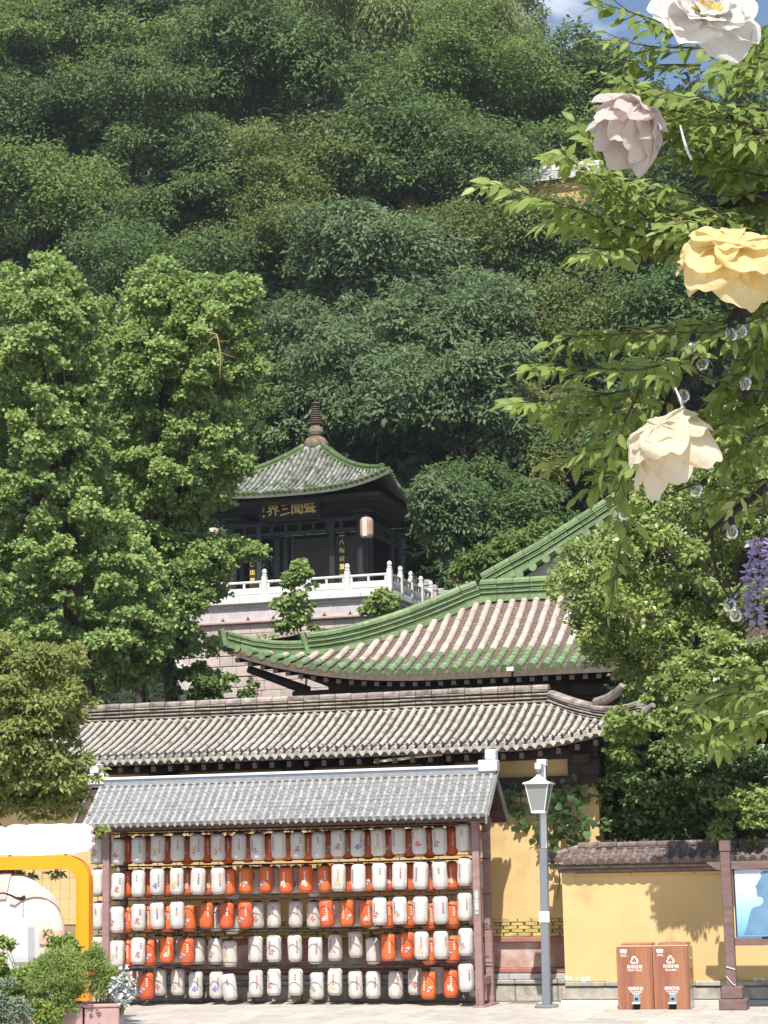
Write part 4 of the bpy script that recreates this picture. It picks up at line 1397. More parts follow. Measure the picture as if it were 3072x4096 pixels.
gms = gl.node_tree.nodes.new('ShaderNodeMixShader')
gms.inputs['Fac'].default_value = .35
gl.node_tree.links.new(gb.outputs[0], gms.inputs[1])
gl.node_tree.links.new(gtb.outputs[0], gms.inputs[2])
gl.node_tree.links.new(gms.outputs[0], gl.node_tree.nodes['Material Output'].inputs['Surface'])
for k in range(4):
    a = k * PI / 2
    M4 = Matrix.Translation((lx, ly_, 0)) @ Matrix.Rotation(a, 4, 'Z')
    MB().add([(-hw0, -hw0, zt), (hw0, -hw0, zt), (hw1, -hw1, zb), (-hw1, -hw1, zb), (-hw0, -hw0 + .006, zt), (hw0, -hw0 + .006, zt), (hw1, -hw1 + .006, zb), (-hw1, -hw1 + .006, zb)],
             [(0, 1, 2, 3), (7, 6, 5, 4)], 0, M4).build('pane', gl, lamp)
MB().lathe([(.04, 3.09), (.062, 3.14), (.06, 3.24), (.03, 3.30)], 10, (lx, ly_, 0)).build('bulb', mat('bulb_white', (.82, .84, .84), None, rough=.3), lamp)

# ================================================================== LITTER BINS
M_binwood = mat('cedar_print', (.25, .085, .055), (.40, .185, .095), 9, .38, stretch=(1, 1, .06), contrast=(.38, .62), spec=.5, col3=(.20, .06, .05), scale3=5, c3=(.52, .75))
M_binedge = mat('bin_edge', (.52, .31, .17), (.58, .37, .22), 4, .35, spec=.5)
M_steel = mat('brushed_steel', (.55, .54, .52), (.62, .61, .6), 30, .28, metal=.9, stretch=(1, 1, .1))
M_pedal = mat('pedal_rubber', (.02, .02, .022), None, rough=.7)
for bi, (pxl, pxr, top, lab, t1, t2) in enumerate(((2467, 2613, 3782, 'wood grained litter bin, left one of the pair against the ochre wall', '其他垃圾', 'Other Waste'),
                                                   (2613, 2757, 3780, 'wood grained recycling bin with a visible steel side, right one of the pair', '可回收物', 'Recyclable'))):
    pb_ = ground_at(pxl + 6, 4037)
    v0 = -.43
    u0, u1 = hit(pxl + 5, 4000, v0)[0], hit(pxr + 5, 4000, v0)[0]
    w = u1 - u0
    z1 = hit((pxl + pxr) / 2, top, v0)[1]
    bn = thing('litter_bin', lab, 'litter bin', W((u0 + u1) / 2, v0, 0), 'pair of litter bins by the boundary wall')
    hw = w / 2 - .004
    MB().box(-hw, .0, .0, hw, .48, z1 - .03, bev=.012).build('body', M_steel, bn)
    MB().box(-hw - .001, -.022, .0, hw + .001, -.002, z1 - .03, bev=.006).build('front_panel', M_binwood, bn)
    MB().box(-hw - .002, -.02, z1 - .027, hw + .002, .09, z1, bev=.01).build('front_lip', M_binedge, bn)
    MB().box(-hw + .06, .10, z1 - .02, hw - .02, .47, z1 + .028, bev=.012).build('lid', M_binwood, bn)
    if bi == 1:
        MB().box(hw - .001, .03, .36, hw + .006, .46, z1 - .04, bev=.003).build('side_panel', mat('gold_steel', (.50, .33, .15), (.56, .39, .2), 6, .35, metal=.6), bn)
        MB().lathe([(.035, 0), (.035, .01)], 12, (0, 0, 0)).build('lock_cover', M_steel, bn, (hw + .006, .22, z1 - .22), (0, PI / 2, 0), (2.2, 1, 1))
        MB().box(hw + .006, .14, z1 - .36, hw + .012, .3, z1 - .33).build('side_vent', M_steel, bn)
    fp = bn
    y = -.0225
    # white emblem, recycling mark, names, pedal notice
    M_wp = M_white
    em = MB().prism([(-.055, .035), (-.03, .042), (0, .045), (.03, .042), (.055, .035), (.045, -.015), (.02, -.02), (0, -.008), (-.02, -.02), (-.045, -.015)], -.002, -.0005)
    em.build('emblem', M_wp, bn, (-hw + .115, y, z1 - .10))
    MB().box(-.045, -.002, -.012, .045, -.0005, .006).build('emblem_print', mat('faded_print_pink', (.62, .5, .44), None), bn, (-hw + .115, y, z1 - .145))
    MB().box(-.06, -.002, -.003, .06, -.0005, .003).build('emblem_rule', MATS['faded_print_pink'], bn, (-hw + .115, y, z1 - .165))
    cx = -.0
    rc = MB()
    for k in range(3):
        a = PI / 2 + k * 2 * PI / 3
        ca, sa = math.cos(a), math.sin(a)
        for pts in (((-.028, .038), (.028, .038), (.020, .066), (-.020, .066)), ((.028, .034), (.058, .022), (.046, -.008), (.016, .012))):
            rot = [(x * sa + yy * ca, -x * ca + yy * sa) for x, yy in pts]
            rc.prism([(q[0], q[1]) for q in rot], -.002, -.0005)
    rc.build('recycling_mark', M_wp, bn, (cx, y, z1 - .225))
    text('bin_name', t1, .062, M_wp, bn, (cx, y - .0006, z1 - .325), depth=.0008)
    text('bin_name', t2, .042, M_wp, bn, (cx, y - .0006, z1 - .375), depth=.0008)
    text('pedal_notice', '脚踏开启', .058, M_wp, bn, (cx + .005, y - .0006, z1 - .655), depth=.0008)
    text('pedal_notice', 'Foot Pedal', .042, M_wp, bn, (cx + .005, y - .0006, z1 - .70), depth=.0008)
    MB().prism([(-.062, 0), (.062, 0), (0, -.045)], -.002, -.0005).build('arrow', M_wp, bn, (cx + .005, y, z1 - .725))
    MB().box(-.05, -.004, 0, .05, .02, .125, bev=.01).build('pedal_housing', mat('pedal_blue_steel', (.30, .42, .55), (.4, .52, .64), 6, .25, metal=.5), bn, (cx + .01, y, .115))
    MB().box(-.025, -.006, 0, .025, .0, .04).build('pedal_slot', M_pedal, bn, (cx + .01, y, .135))
    MB().box(-.062, -.11, 0, .062, .0, .028, bev=.008).build('pedal', M_postw, bn, (cx + .01, y, .085))
    MB().box(-.055, -.01, 0, .055, .0, .07, bev=.006).build('kick_recess', M_pedal, bn, (cx + .01, y, .005))

# ================================================================== DISPLAY BOARD, RIGHT EDGE
M_board = mat('board_timber', (.155, .095, .085), (.215, .14, .125), 5, .55, stretch=(1, 1, 3), bump=.05, col3=(.27, .2, .19), scale3=3, c3=(.6, .8))
db = thing('display_board', 'dark timber display board with a bright blue portrait poster by the boundary wall', 'display board', W(0, 0, 0))
dv = -.55
pu = hit(2913, 3700, dv)[0]
zt = hit(2910, 3362, dv)[1]
M4 = None
for x in (pu, pu + 2.0):
    MB().box(x - .075, dv, .28, x + .075, dv + .15, zt - .17, bev=.01).build('post', M_board, db)
    MB().box(x - .085, dv - .01, zt - .167, x + .085, dv + .16, zt, bev=.012).build('post_head', M_board, db)
    MB().box(x - .15, dv - .06, .165, x + .17, dv + .2, .345, bev=.01).build('foot_block', M_board, db)
    MB().box(x - .19, dv - .10, 0, x + .23, dv + .3, .16, bev=.01).build('foot_block', M_board, db)
MB().box(pu + .078, dv + .03, 2.10, pu + 1.92, dv + .12, 2.225, bev=.008).build('top_rail', M_board, db)
MB().box(pu + .078, dv + .03, .955, pu + 1.92, dv + .12, 1.075, bev=.008).build('bottom_rail', M_board, db)
MB().prism([(-.22, .12), (0, .12), (0, -.0), (-.06, .0), (-.13, .05), (-.19, .09)], dv + .03, dv + .12).build('rail_end', M_board, db, (pu - .078, 0, 2.10))
MB().box(pu + .1, dv + .10, 1.078, pu + 1.9, dv + .16, 2.098).build('backing', mat('board_back', (.03, .03, .05), None), db)
pm = bpy.data.materials.new('blue_poster')
pm.use_nodes = True
n, l = pm.node_tree.nodes, pm.node_tree.links
tc = n.new('ShaderNodeTexCoord')
sx = n.new('ShaderNodeSeparateXYZ')
rp = n.new('ShaderNodeValToRGB')
rp.color_ramp.elements[0].color = (.11, .38, .78, 1)
rp.color_ramp.elements[1].color = (.62, .76, .90, 1)
rp.color_ramp.elements[0].position = .0
rp.color_ramp.elements[1].position = .85
l.new(tc.outputs['Generated'], sx.inputs[0])
l.new(sx.outputs['Z'], rp.inputs['Fac'])
l.new(rp.outputs['Color'], n['Principled BSDF'].inputs['Base Color'])
n['Principled BSDF'].inputs['Roughness'].default_value = .25
x0, x1, z0, z1 = pu + .125, pu + 1.88, 1.085, 2.09
po = MB().box(x0, dv + .085, z0, x1, dv + .098, z1).build('poster', pm, db)
M_sil = mat('silhouette_blue', (.10, .21, .33), (.17, .29, .42), 2.5, .3)
M_sil2 = mat('silhouette_edge', (.20, .42, .66), (.26, .48, .72), 2.5, .3)


def scr(px, py):
    return hit(px, py, dv + .08)


face = [(3092, 3482), (3052, 3483), (3040, 3492), (3045, 3505), (3036, 3520), (3026, 3538), (3019, 3546), (3025, 3552), (3025, 3560), (3028, 3566), (3026, 3575), (3032, 3585),
        (3048, 3588), (3054, 3600), (3052, 3612), (3040, 3622), (3016, 3628), (3004, 3640), (2996, 3670), (2988, 3705), (2976, 3738), (3110, 3735), (3125, 3600), (3120, 3500)]
MB().prism([scr(*p) for p in face], dv + .0805, dv + .0845).build('portrait_silhouette', M_sil, po)
top = [(2945, 3470), (3040, 3470), (3030, 3515), (3022, 3530), (3015, 3525), (3005, 3500), (2998, 3530), (2988, 3522), (2978, 3535), (2970, 3522), (2962, 3530), (2955, 3518), (2946, 3525)]
MB().prism([scr(*p) for p in top], dv + .082, dv + .0845).build('leaf_shadow', mat('leaf_shadow_lilac', (.52, .58, .76), (.58, .64, .8), 4, .3), po)  # tree shadow along the poster top, painted as a lilac patch
MB().box(pu + .5, dv + .02, 1.06, pu + .62, dv + .03, 1.085).build('latch', M_pedal, db)
m = MB()
m.tube([(pu - .06, dv - .01, .64), (pu + .07, dv - .012, .60)], .008, 5)
m.tube([(pu - .07, dv - .01, .50), (pu + .03, dv - .012, .38), (pu + .07, dv - .012, .36)], .006, 5)
m.build('peeling_tape', M_white, db)

# ================================================================== PHOTO BOOTH AT LOWER LEFT: orange arch, cloud sign, grid, drum
D0 = 27.0
M_orange = mat('orange_paint', (.90, .30, .005), (.92, .33, .01), 2, .45, spec=.4)
bx = thing('orange_arch', 'thick orange rounded arch frame with wire grid at the lower left', 'arch', at(354, 4000, D0) * np.array([1, 1, 0]), yaw=R(-8))
base = np.array(bx.location)


def bl(px, py, dd=0):
    """photo pixel to local x, z of the booth front"""
    d = ray(px, py)
    nrm = np.array([math.sin(R(8)), math.cos(R(8)), 0])
    t = ((base - EYE) @ nrm) / (d @ nrm)
    p = EYE + d * t - base
    return float(p @ np.array([math.cos(R(8)), -math.sin(R(8)), 0])), float(p[2])


def round_frame(x0, x1, z0, z1, w, rad, n=8):
    out, inn = [], []
    for (cx, cz, a0) in ((x1 - rad, z1 - rad, 0), (x0 + rad, z1 - rad, 90)):
        for i in range(n + 1):
            a = R(a0 + 90 * i / n)
            out.append((cx + rad * math.cos(a), cz + rad * math.sin(a)))
            inn.append((cx + (rad - w) * math.cos(a), cz + (rad - w) * math.sin(a)))
    out = [(x1, z0)] + out + [(x0, z0)]
    inn = [(x1 - w, z0)] + inn + [(x0 + w, z0)]
    return out, inn


xr, zt_ = bl(353, 3424)
xr = bl(355, 3700)[0]
zt_ = bl(150, 3424)[1]
bw_ = .18
out, inn = round_frame(xr - 2.6, xr, .0, zt_, bw_, .36)
m = MB()
n = len(out)
dp = .20
vs = [(x, 0, z) for x, z in out] + [(x, 0, z) for x, z in inn] + [(x, dp, z) for x, z in out] + [(x, dp, z) for x, z in inn]
fs = []
for i in range(n - 1):
    fs += [(i, i + 1, n + i + 1, n + i), (2 * n + i + 1, 2 * n + i, 3 * n + i, 3 * n + i + 1), (i + 1, i, 2 * n + i, 2 * n + i + 1), (n + i, n + i + 1, 3 * n + i + 1, 3 * n + i)]
m.add(vs, fs)
m.build('frame', M_orange, bx)
o2, i2 = round_frame(xr - 2.6 + bw_ - .025, xr - bw_ + .025, .0, zt_ - bw_ + .025, .022, .2)
vs = [(x, -.012, z) for x, z in o2] + [(x, -.012, z) for x, z in i2] + [(x, 0, z) for x, z in o2] + [(x, 0, z) for x, z in i2]
MB().add(vs, fs).build('inner_lip', M_orange, bx)
wg = MB()
for i in range(1, 19):
    x = xr - .18 - .128 * i
    wg.tube([(x, .1, 0), (x, .1, zt_ - .15)], .0035, 4, cap=False)
for i in range(17):
    z = .1 + .14 * i
    if z < zt_ - .15:
        wg.tube([(xr - 2.45, .104, z), (xr - .15, .104, z)], .0035, 4, cap=False)
wg.build('wire_grid', mat('wire_grey', (.35, .33, .3), None, rough=.4, metal=.6), bx)
# cloud sign
M_cloud = mat('cloud_white', (.78, .75, .83), (.82, .79, .86), 2, .6)
cs_ = thing('cloud_sign', 'pale lilac cloud shaped sign board standing on top of the orange arch', 'sign', base, yaw=R(-8))
xl, zb_ = bl(-300, 3420)
xr2, ztp = bl(366, 3293)
zb_ = bl(150, 3420)[1]
top = []
px_top = [(362, 3365), (366, 3345), (358, 3335), (362, 3318), (352, 3303), (330, 3296), (285, 3295), (262, 3298), (240, 3294), (205, 3297), (185, 3299), (150, 3296), (118, 3297), (98, 3304), (80, 3299), (52, 3297), (32, 3304), (14, 3316), (0, 3308), (-40, 3300), (-90, 3304), (-140, 3298), (-200, 3302), (-260, 3310), (-290, 3340), (-280, 3380), (-300, 3400), (-280, 3418),
          (-150, 3421), (0, 3418), (60, 3420), (160, 3422), (235, 3416), (300, 3414), (325, 3407), (350, 3404), (362, 3390), (368, 3378)]
MB().prism([bl(*p) for p in px_top], .02, .12).build('board', M_cloud, cs_)
MB().prism([(x + (.008 if x > xr - 1 else 0), z + .006) for x, z in [bl(*p) for p in px_top]], .122, .135).build('board_back', mat('cloud_edge', (.75, .42, .38), None), cs_)
for px in (35, 153, 258):
    x, z = bl(px, 3424)
    MB().box(x - .015, .03, z - .03, x + .015, .06, z + .05).build('support_tab', M_rackwood, cs_)
# big round cream drum with pink bands behind the grid
M_cream = mat('cream_fabric', (.62, .57, .49), (.68, .63, .56), 3, .7, trans=.1)
M_pink = mat('pink_fabric', (.76, .36, .33), (.8, .44, .4), 3, .7)
dc = at(30, 3735, 27.42)
dr = thing('round_lantern', 'huge round cream fabric lantern with pink bands behind the orange arch', 'lantern', dc * np.array([1, 1, 0]), yaw=R(-8))
RD = 237 * 27.42 / 8000
m = MB()
ns, nr = 40, 12
vs, fs, mi = [], [], []
zc = dc[2]
for j in range(nr + 1):
    a = PI * j / nr
    for i in range(ns):
        w = 2 * PI * i / ns
        rr = RD * math.sin(a) ** .75 if 0 < j < nr else 0
        ph = .018 * math.cos(10 * w) * math.sin(a)
        vs.append((rr * math.cos(w) * (1 + ph), -.20 * math.cos(a), zc + rr * math.sin(w) * (1 + ph)))
m.add(vs, [(j * ns + i, j * ns + (i + 1) % ns, (j + 1) * ns + (i + 1) % ns, (j + 1) * ns + i) for j in range(nr) for i in range(ns)])
m.build('shell', M_cream, dr, smooth=True)


def band(i0, i1, j0, j1, nm):
    q = MB()
    J = np.linspace(j0, j1, 9)
    vs = []
    for j in J:
        a = PI * j / nr
        for w in np.linspace(i0(j), i1(j), 7):
            rr = (RD * 1.012) * max(1e-4, math.sin(a)) ** .75
            vs.append((rr * math.cos(w), -.206 * math.cos(a) - .022, zc + rr * math.sin(w)))
    q.add(vs, [(r_ * 7 + c, r_ * 7 + c + 1, (r_ + 1) * 7 + c + 1, (r_ + 1) * 7 + c) for r_ in range(8) for c in range(6)])
    q.build(nm, M_pink, dr, smooth=True)


band(lambda j: R(84 - 11 * j), lambda j: R(96 - 10.5 * j), 1.6, 5.7, 'pink_band')
band(lambda j: R(85), lambda j: R(97), 1.9, 5.8, 'pink_band')
band(lambda j: R(-14), lambda j: R(2), 2.2, 5.6, 'pink_band')
# lantern stick with a plain white hand lantern, in front of the grid
hk = thing('lantern_hook', 'curved black lantern stick with a rounded tip inside the orange arch', 'hook', at(-60, 3700, 26.4) * np.array([1, 1, 0]), yaw=0)
hb = np.array(hk.location)
pts = [tuple(at(px, py, 26.4) - hb) for px, py in ((-80, 3600), (-30, 3575), (15, 3572), (40, 3580), (62, 3591), (82, 3596), (100, 3588))]
MB().tube([(pts[0][0], pts[0][1], 0)] + pts[:1] + pts, [.02, .02, .012, .012, .012, .013, .016, .026, .03], 8).build('stick', M_pedal, hk)
wl_c = at(92, 3672, 26.4)
wlt = thing('hand_lantern', 'plain white eight sided lantern hanging from the curved stick', 'lantern', wl_c - np.array([0, 0, .62]), yaw=.2)
MB().lathe([(.09, 0), (.165, .06), (.172, .12), (.165, .50), (.10, .60), (.05, .62)], 8, sq=True).build('cloth_shade', mat('plain_white', (.66, .67, .68), (.72, .73, .74), 3, .6, trans=.2), wlt)
MB().tube([(0, 0, .62), (0, 0, .89)], .006, 4).build('cord', M_pedal, wlt)

# ================================================================== VEGETATION
M_bark = mat('bark', (.06, .045, .035), (.13, .10, .08), 7, .9, bump=.6, bscale=20, stretch=(1, 1, .25))
M_barkd = mat('dark_bark', (.022, .018, .015), (.05, .04, .034), 8, .9, bump=.5, bscale=25)
LEAF = {
    'dark': leaf_mat('leaf_dark', (.052, .098, .030), (.148, .222, .074)),
    'mid': leaf_mat('leaf_mid', (.078, .135, .030), (.195, .275, .078)),
    'olive': leaf_mat('leaf_olive', (.080, .112, .028), (.195, .235, .070)),
    'blue': leaf_mat('leaf_blue', (.068, .118, .050), (.180, .250, .110)),
    'weep': leaf_mat('leaf_weep', (.135, .178, .052), (.270, .315, .115)),
    'gold': leaf_mat('leaf_gold', (.105, .120, .034), (.270, .270, .085)),
    'ginkgo': leaf_mat('leaf_ginkgo', (.155, .235, .066), (.305, .42, .148), (.48, .45, .14), trans=.32),
    'zelkova': leaf_mat('leaf_zelkova', (.13, .165, .042), (.27, .31, .10), (.36, .36, .12), trans=.3),
    'camphor': leaf_mat('leaf_camphor', (.115, .175, .045), (.29, .36, .105), (.46, .46, .13), rough=.36, trans=.28, spec=.35),
    'camphor_shade': leaf_mat('leaf_camphor_shade', (.065, .115, .036), (.15, .215, .075), (.34, .38, .11), rough=.36, trans=.22, spec=.35),  # camphor leaves with the upper crown's shade put into the colour
    'ivy': leaf_mat('leaf_ivy', (.065, .12, .045), (.17, .25, .11), rough=.35, trans=.2),
    'front': leaf_mat('leaf_front', (.10, .16, .032), (.26, .335, .095), (.38, .43, .19), rough=.4, trans=.42),
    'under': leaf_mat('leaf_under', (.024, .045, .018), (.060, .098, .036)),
}


def leaf_cloud(name, P, N, A, L, Wd, tint, m, curl=.12):
    """one mesh of many leaves: P base, N normal, A axis, L length, Wd width, tint 0..1"""
    n = len(P)
    B = np.cross(N, A)
    B /= np.linalg.norm(B, axis=1, keepdims=True) + 1e-9
    L, Wd = L[:, None], Wd[:, None]
    v = np.empty((n, 4, 3))
    v[:, 0] = P
    v[:, 1] = P + A * L * .48 + B * Wd * .5 + N * L * curl
    v[:, 2] = P + A * L
    v[:, 3] = P + A * L * .48 - B * Wd * .5 + N * L * curl
    me = bpy.data.meshes.new(name)
    me.vertices.add(4 * n)
    me.vertices.foreach_set('co', v.ravel())
    me.loops.add(4 * n)
    me.loops.foreach_set('vertex_index', np.arange(4 * n))
    me.polygons.add(n)
    me.polygons.foreach_set('loop_start', np.arange(n) * 4)
    me.update(calc_edges=True)
    at_ = me.attributes.new('tint', 'FLOAT', 'POINT')
    at_.data.foreach_set('value', np.repeat(np.clip(tint, 0, 1), 4).astype(np.float32))
    me.materials.append(m)
    return me


def unit(a):
    return a / (np.linalg.norm(a, axis=1, keepdims=True) + 1e-9)


def lobe_leaves(lobes, n, L, asp=.5, droop=.35, spread=.55, tip=0.0, jitter=.25, lo=-.35, hang=0.0, tri=.75):
    """leaves gathered on the domed shells of leaf masses; lobes (x, y, z, rx, ry, rz)"""
    lobes = np.asarray(lobes, float)
    w = lobes[:, 3] * lobes[:, 4] + lobes[:, 3] * lobes[:, 5]
    k = rng.choice(len(lobes), n, p=w / w.sum())
    d = unit(rng.normal(size=(n, 3)))
    d[:, 2] = np.where(d[:, 2] < lo, -d[:, 2] * .6, d[:, 2])
    d = unit(d)
    rad = 1 - jitter * rng.random(n) ** 1.3 + .16 * rng.normal(size=n)
    # small sprays: pull leaves towards a few spots on each mass
    P = lobes[k, :3] + d * lobes[k, 3:6] * rad[:, None]
    N = unit(d * .6 + SUN * .65 + rng.normal(size=(n, 3)) * spread)
    A = d + rng.normal(size=(n, 3)) * .7
    A[:, 2] -= droop + hang * rng.random(n)
    A = A - N * np.sum(A * N, 1)[:, None] * (1 - min(hang, 1) * .6)
    A = unit(A)
    Ls = L * (.7 + .6 * rng.random(n))
    ltint = rng.random(len(lobes)) * .45
    tint = ltint[k] + rng.random(n) * .5 + tip * (rng.random(n) < .05)
    return P, N, A, Ls, Ls * asp, tint


def sub_lobes(lobes, k, frac=.42, flat=.6):
    """break big masses into k smaller, flattened leaf pads each"""
    out = []
    for l in lobes:
        d = unit(rng.normal(size=(k, 3)))
        d[:, 2] = np.where(d[:, 2] < -.45, -d[:, 2], d[:, 2])
        rr = (.55 + .45 * rng.random(k))[:, None]
        c = l[:3] + d * l[3:6] * rr
        s = frac * (.6 + .8 * rng.random(k))[:, None] * l[3:6]
        s[:, 2] *= flat
        out.append(np.concatenate([c, s], 1))
    return np.concatenate(out)


def trunk_mesh(base, top, r0, limbs, m=None):
    q = MB()
    base, top = np.array(base), np.array(top)
    mid = [base + (top - base) * t + np.array([rng.normal() * .02, rng.normal() * .02, 0]) * np.linalg.norm(top - base) for t in (.3, .65)]
    q.tube([base, mid[0], mid[1], top], [r0, r0 * .8, r0 * .55, r0 * .2], 8)
    for l in limbs:
        t = rng.uniform(.35, .85)
        s = base + (top - base) * t
        e = np.array(l)
        c = (s + e) / 2 + np.array([0, 0, .12 * np.linalg.norm(e - s)])
        q.tube([s, c, e], [r0 * .38, r0 * .22, r0 * .06], 6)
    return q


def make_tree(name, label, group, lobes, n, L, kind, base, r0, nl=6, cat='tree', top=None, **kw):
    base = np.array(base, float)
    lobes = np.asarray(lobes, float)
    t = thing(name, label, cat, base, group, yaw=0)
    c = lobes[:, :3].mean(0)
    if top is None:
        top = c + np.array([0, 0, .25 * (lobes[:, 2].max() - c[2] + .1)])
    pick = lobes[rng.choice(len(lobes), min(nl, len(lobes)), replace=False), :3]
    trunk_mesh((0, 0, -.3), top - base, r0, [p - base for p in pick]).build('trunk', M_bark, t, smooth=True)
    P, N, A, Ls, Wd, ti = lobe_leaves(lobes, n, L, **kw)
    put('crown', leaf_cloud('crown', P - base, N, A, Ls, Wd, ti, LEAF[kind]), t)
    return t


# ---- trees of the hill: (px, py, rx px, ry px, kind, what it looks like)
HT = [
    (150, 190, 330, 330, 'mid', 'broad mid green tree filling the top left corner of the hillside'),
    (760, 170, 400, 330, 'dark', 'great dark green tree with a bare forked trunk showing high on the hill'),
    (520, 620, 330, 290, 'dark', 'dark tree with drooping leaf fans left of the big forked trunk'),
    (1010, 560, 330, 330, 'dark', 'dark green rounded tree right of and below the big forked trunk'),
    (1150, 130, 260, 260, 'blue', 'bluish green tree between the forked tree and the feathery yellow green one'),
    (1540, 230, 330, 330, 'weep', 'feathery yellow green weeping tree at the top centre of the hill'),
    (1330, 60, 230, 200, 'weep', 'pale feathery tree on the top edge left of the weeping tree'),
    (1930, 230, 220, 240, 'weep', 'feathery yellow green tree just left of the skyline slope'),
    (1760, 60, 220, 170, 'mid', 'mid green tree on the hilltop between two feathery trees'),
    (2060, 120, 150, 150, 'mid', 'leafy tree on the skyline where the hill meets the blue sky'),
    (2320, 370, 170, 150, 'dark', 'dark rounded tree on the skyline slope above the white petals'),
    (2600, 590, 220, 180, 'dark', 'dark tree on the falling skyline behind the hanging white flower'),
    (2950, 680, 260, 260, 'dark', 'dark hillside tree behind the leafy twigs at the right edge'),
    (1820, 520, 390, 300, 'mid', 'big domed mid green tree in the middle of the upper hill'),
    (2240, 520, 240, 230, 'dark', 'dark dense tree below the skyline left of the hanging white flower'),
    (1500, 640, 260, 210, 'olive', 'olive tree with yellow tips under the weeping tree'),
    (1640, 790, 300, 230, 'dark', 'dark shaggy tree below the big domed tree'),
    (1950, 800, 280, 220, 'dark', 'dark tree left of the half hidden orange hill house'),
    (2330, 720, 260, 170, 'mid', 'mid green tree above the roof of the half hidden hill house'),
    (1160, 830, 300, 240, 'olive', 'dull olive thicket tree above the bluish trees'),
    (140, 880, 330, 240, 'mid', 'bright mid green layered tree above the left ginkgo'),
    (880, 1010, 190, 130, 'olive', 'small olive tree peeping over the right ginkgo'),
    (640, 960, 250, 200, 'dark', 'dark shaded tree behind the tops of the ginkgos'),
    (1180, 1060, 200, 170, 'olive', 'dark olive shrub tree above the pale bluish tree'),
    (1480, 1150, 330, 260, 'blue', 'pale bluish green tree in the centre of the hillside'),
    (1950, 1120, 330, 260, 'olive', 'dark olive tree right of the pale bluish central tree'),
    (2380, 1150, 330, 260, 'dark', 'dull dark green tree below the hill house'),
    (2780, 1120, 300, 260, 'dark', 'dark tree behind the big yellow fabric flower'),
    (1330, 1420, 270, 210, 'blue', 'bluish tree with hanging leaf tufts above the spire'),
    (1820, 1480, 330, 250, 'blue', 'bluish grey green tree right of the spire, upper one'),
    (2260, 1470, 300, 230, 'olive', 'brownish green tree behind the lower leafy twigs'),
    (2650, 1480, 300, 260, 'dark', 'dark tree behind the dark bough with glass bulbs'),
    (1180, 1660, 190, 150, 'dark', 'dark shaded tree left of the pavilion spire'),
    (1500, 1700, 280, 220, 'blue', 'bluish tree directly behind the pavilion spire'),
    (1850, 1790, 290, 270, 'blue', 'large bluish tree right of the pavilion roof'),
    (2180, 1790, 230, 200, 'gold', 'yellow tipped olive tree behind the cream flower'),
    (1830, 2080, 190, 230, 'dark', 'dark tree with tufts hanging right of the pavilion eave'),
    (2130, 2130, 230, 200, 'dark', 'dark tree above the steep green gable ridge'),
    (2260, 2000, 200, 190, 'gold', 'golden olive bush tree low on the slope by the gable ridge'),
    (2450, 1900, 260, 260, 'dark', 'dark tree behind the upper camphor branches'),
    (980, 1780, 130, 170, 'mid', 'bright green sapling left of the pavilion roof ridge'),
    (640, 1350, 350, 300, 'dark', 'dark tree hidden behind the ginkgos'),
    (120, 1500, 380, 320, 'dark', 'dark tree deep behind the left ginkgo'),
    (900, 2180, 200, 200, 'dark', 'dark tree in shade behind the left pavilion columns'),
    (1990, 2330, 170, 110, 'dark', 'low dark bush along the top of the hip ridge'),
    (60, 380, 260, 260, 'mid', 'mid green tree on the far left of the hill below the corner tree'),
    (330, 330, 260, 260, 'dark', 'dark green tree between the corner tree and the forked tree'),
    (380, 60, 280, 220, 'dark', 'dark tree on the hilltop right of the corner tree'),
    (640, 420, 250, 220, 'mid', 'mid green tree under the forked trunk'),
    (60, 640, 260, 230, 'dark', 'dark green tree at the left edge above the layered bright tree'),
    (880, 780, 260, 210, 'dark', 'dark tree hanging over the shaded hollow above the right ginkgo'),
    (2760, 2150, 330, 300, 'dark', 'dark tree behind the sunlit camphor crown'),
]
PARAM = {  # leaf length, width ratio, droop, hang
    'dark': (.30, .42, .5, .3), 'mid': (.26, .45, .35, .1), 'olive': (.22, .5, .3, .1), 'blue': (.36, .40, .6, .4),
    'weep': (.34, .22, 1.2, 1.4), 'gold': (.24, .45, .1, 0),
}
for i, (px, py, rx, ry, kind, lab) in enumerate(HT):
    d = ray(px, py)
    t = 62.0
    while t < 320:
        p = EYE + d * t
        if p[2] - H(p[0], p[1]) < (1.15 * ry) * t / F:
            break
        t += .5
    c = EYE + d * t
    s = t / F
    r = np.array([rx * s, .5 * (rx + ry) * s, ry * s]) * 1.22
    k = int(rng.integers(9, 19))
    r = r * np.array([1, 1, rng.uniform(.92, 1.25)])
    # leaf masses of the crown
    dd = unit(rng.normal(size=(k, 3)))
    dd[:, 2] = np.where(dd[:, 2] < -.5, -dd[:, 2], dd[:, 2])
    dd[:, 1] = np.where(rng.random(k) < .55, -np.abs(dd[:, 1]), dd[:, 1])
    cc = c + dd * r * (.42 + .42 * rng.random(k))[:, None]
    big = np.concatenate([cc, np.tile(r, (k, 1)) * (.24 + .26 * rng.random(k))[:, None]], 1)
    L, asp, droop, hang = PARAM[kind]
    L = 1.18 * L * t / 130 * (.9 + .2 * rng.random())
    pads = sub_lobes(big, 9, .50, .92 if kind != 'weep' else 1.35)
    area = (rx / 4) * (ry / 4) * PI
    n = int(min(26000, max(4000, area * 1.12 * (1 if kind != 'weep' else 1.3))))
    gz_ = float(H(c[0], c[1]))
    make_tree('hillside_tree', lab, 'trees covering the hillside', pads, n, L, kind, (c[0], c[1], gz_), .022 * (rx + ry) * s, nl=7,
              asp=asp, droop=droop, hang=hang, spread=.5, jitter=.35)

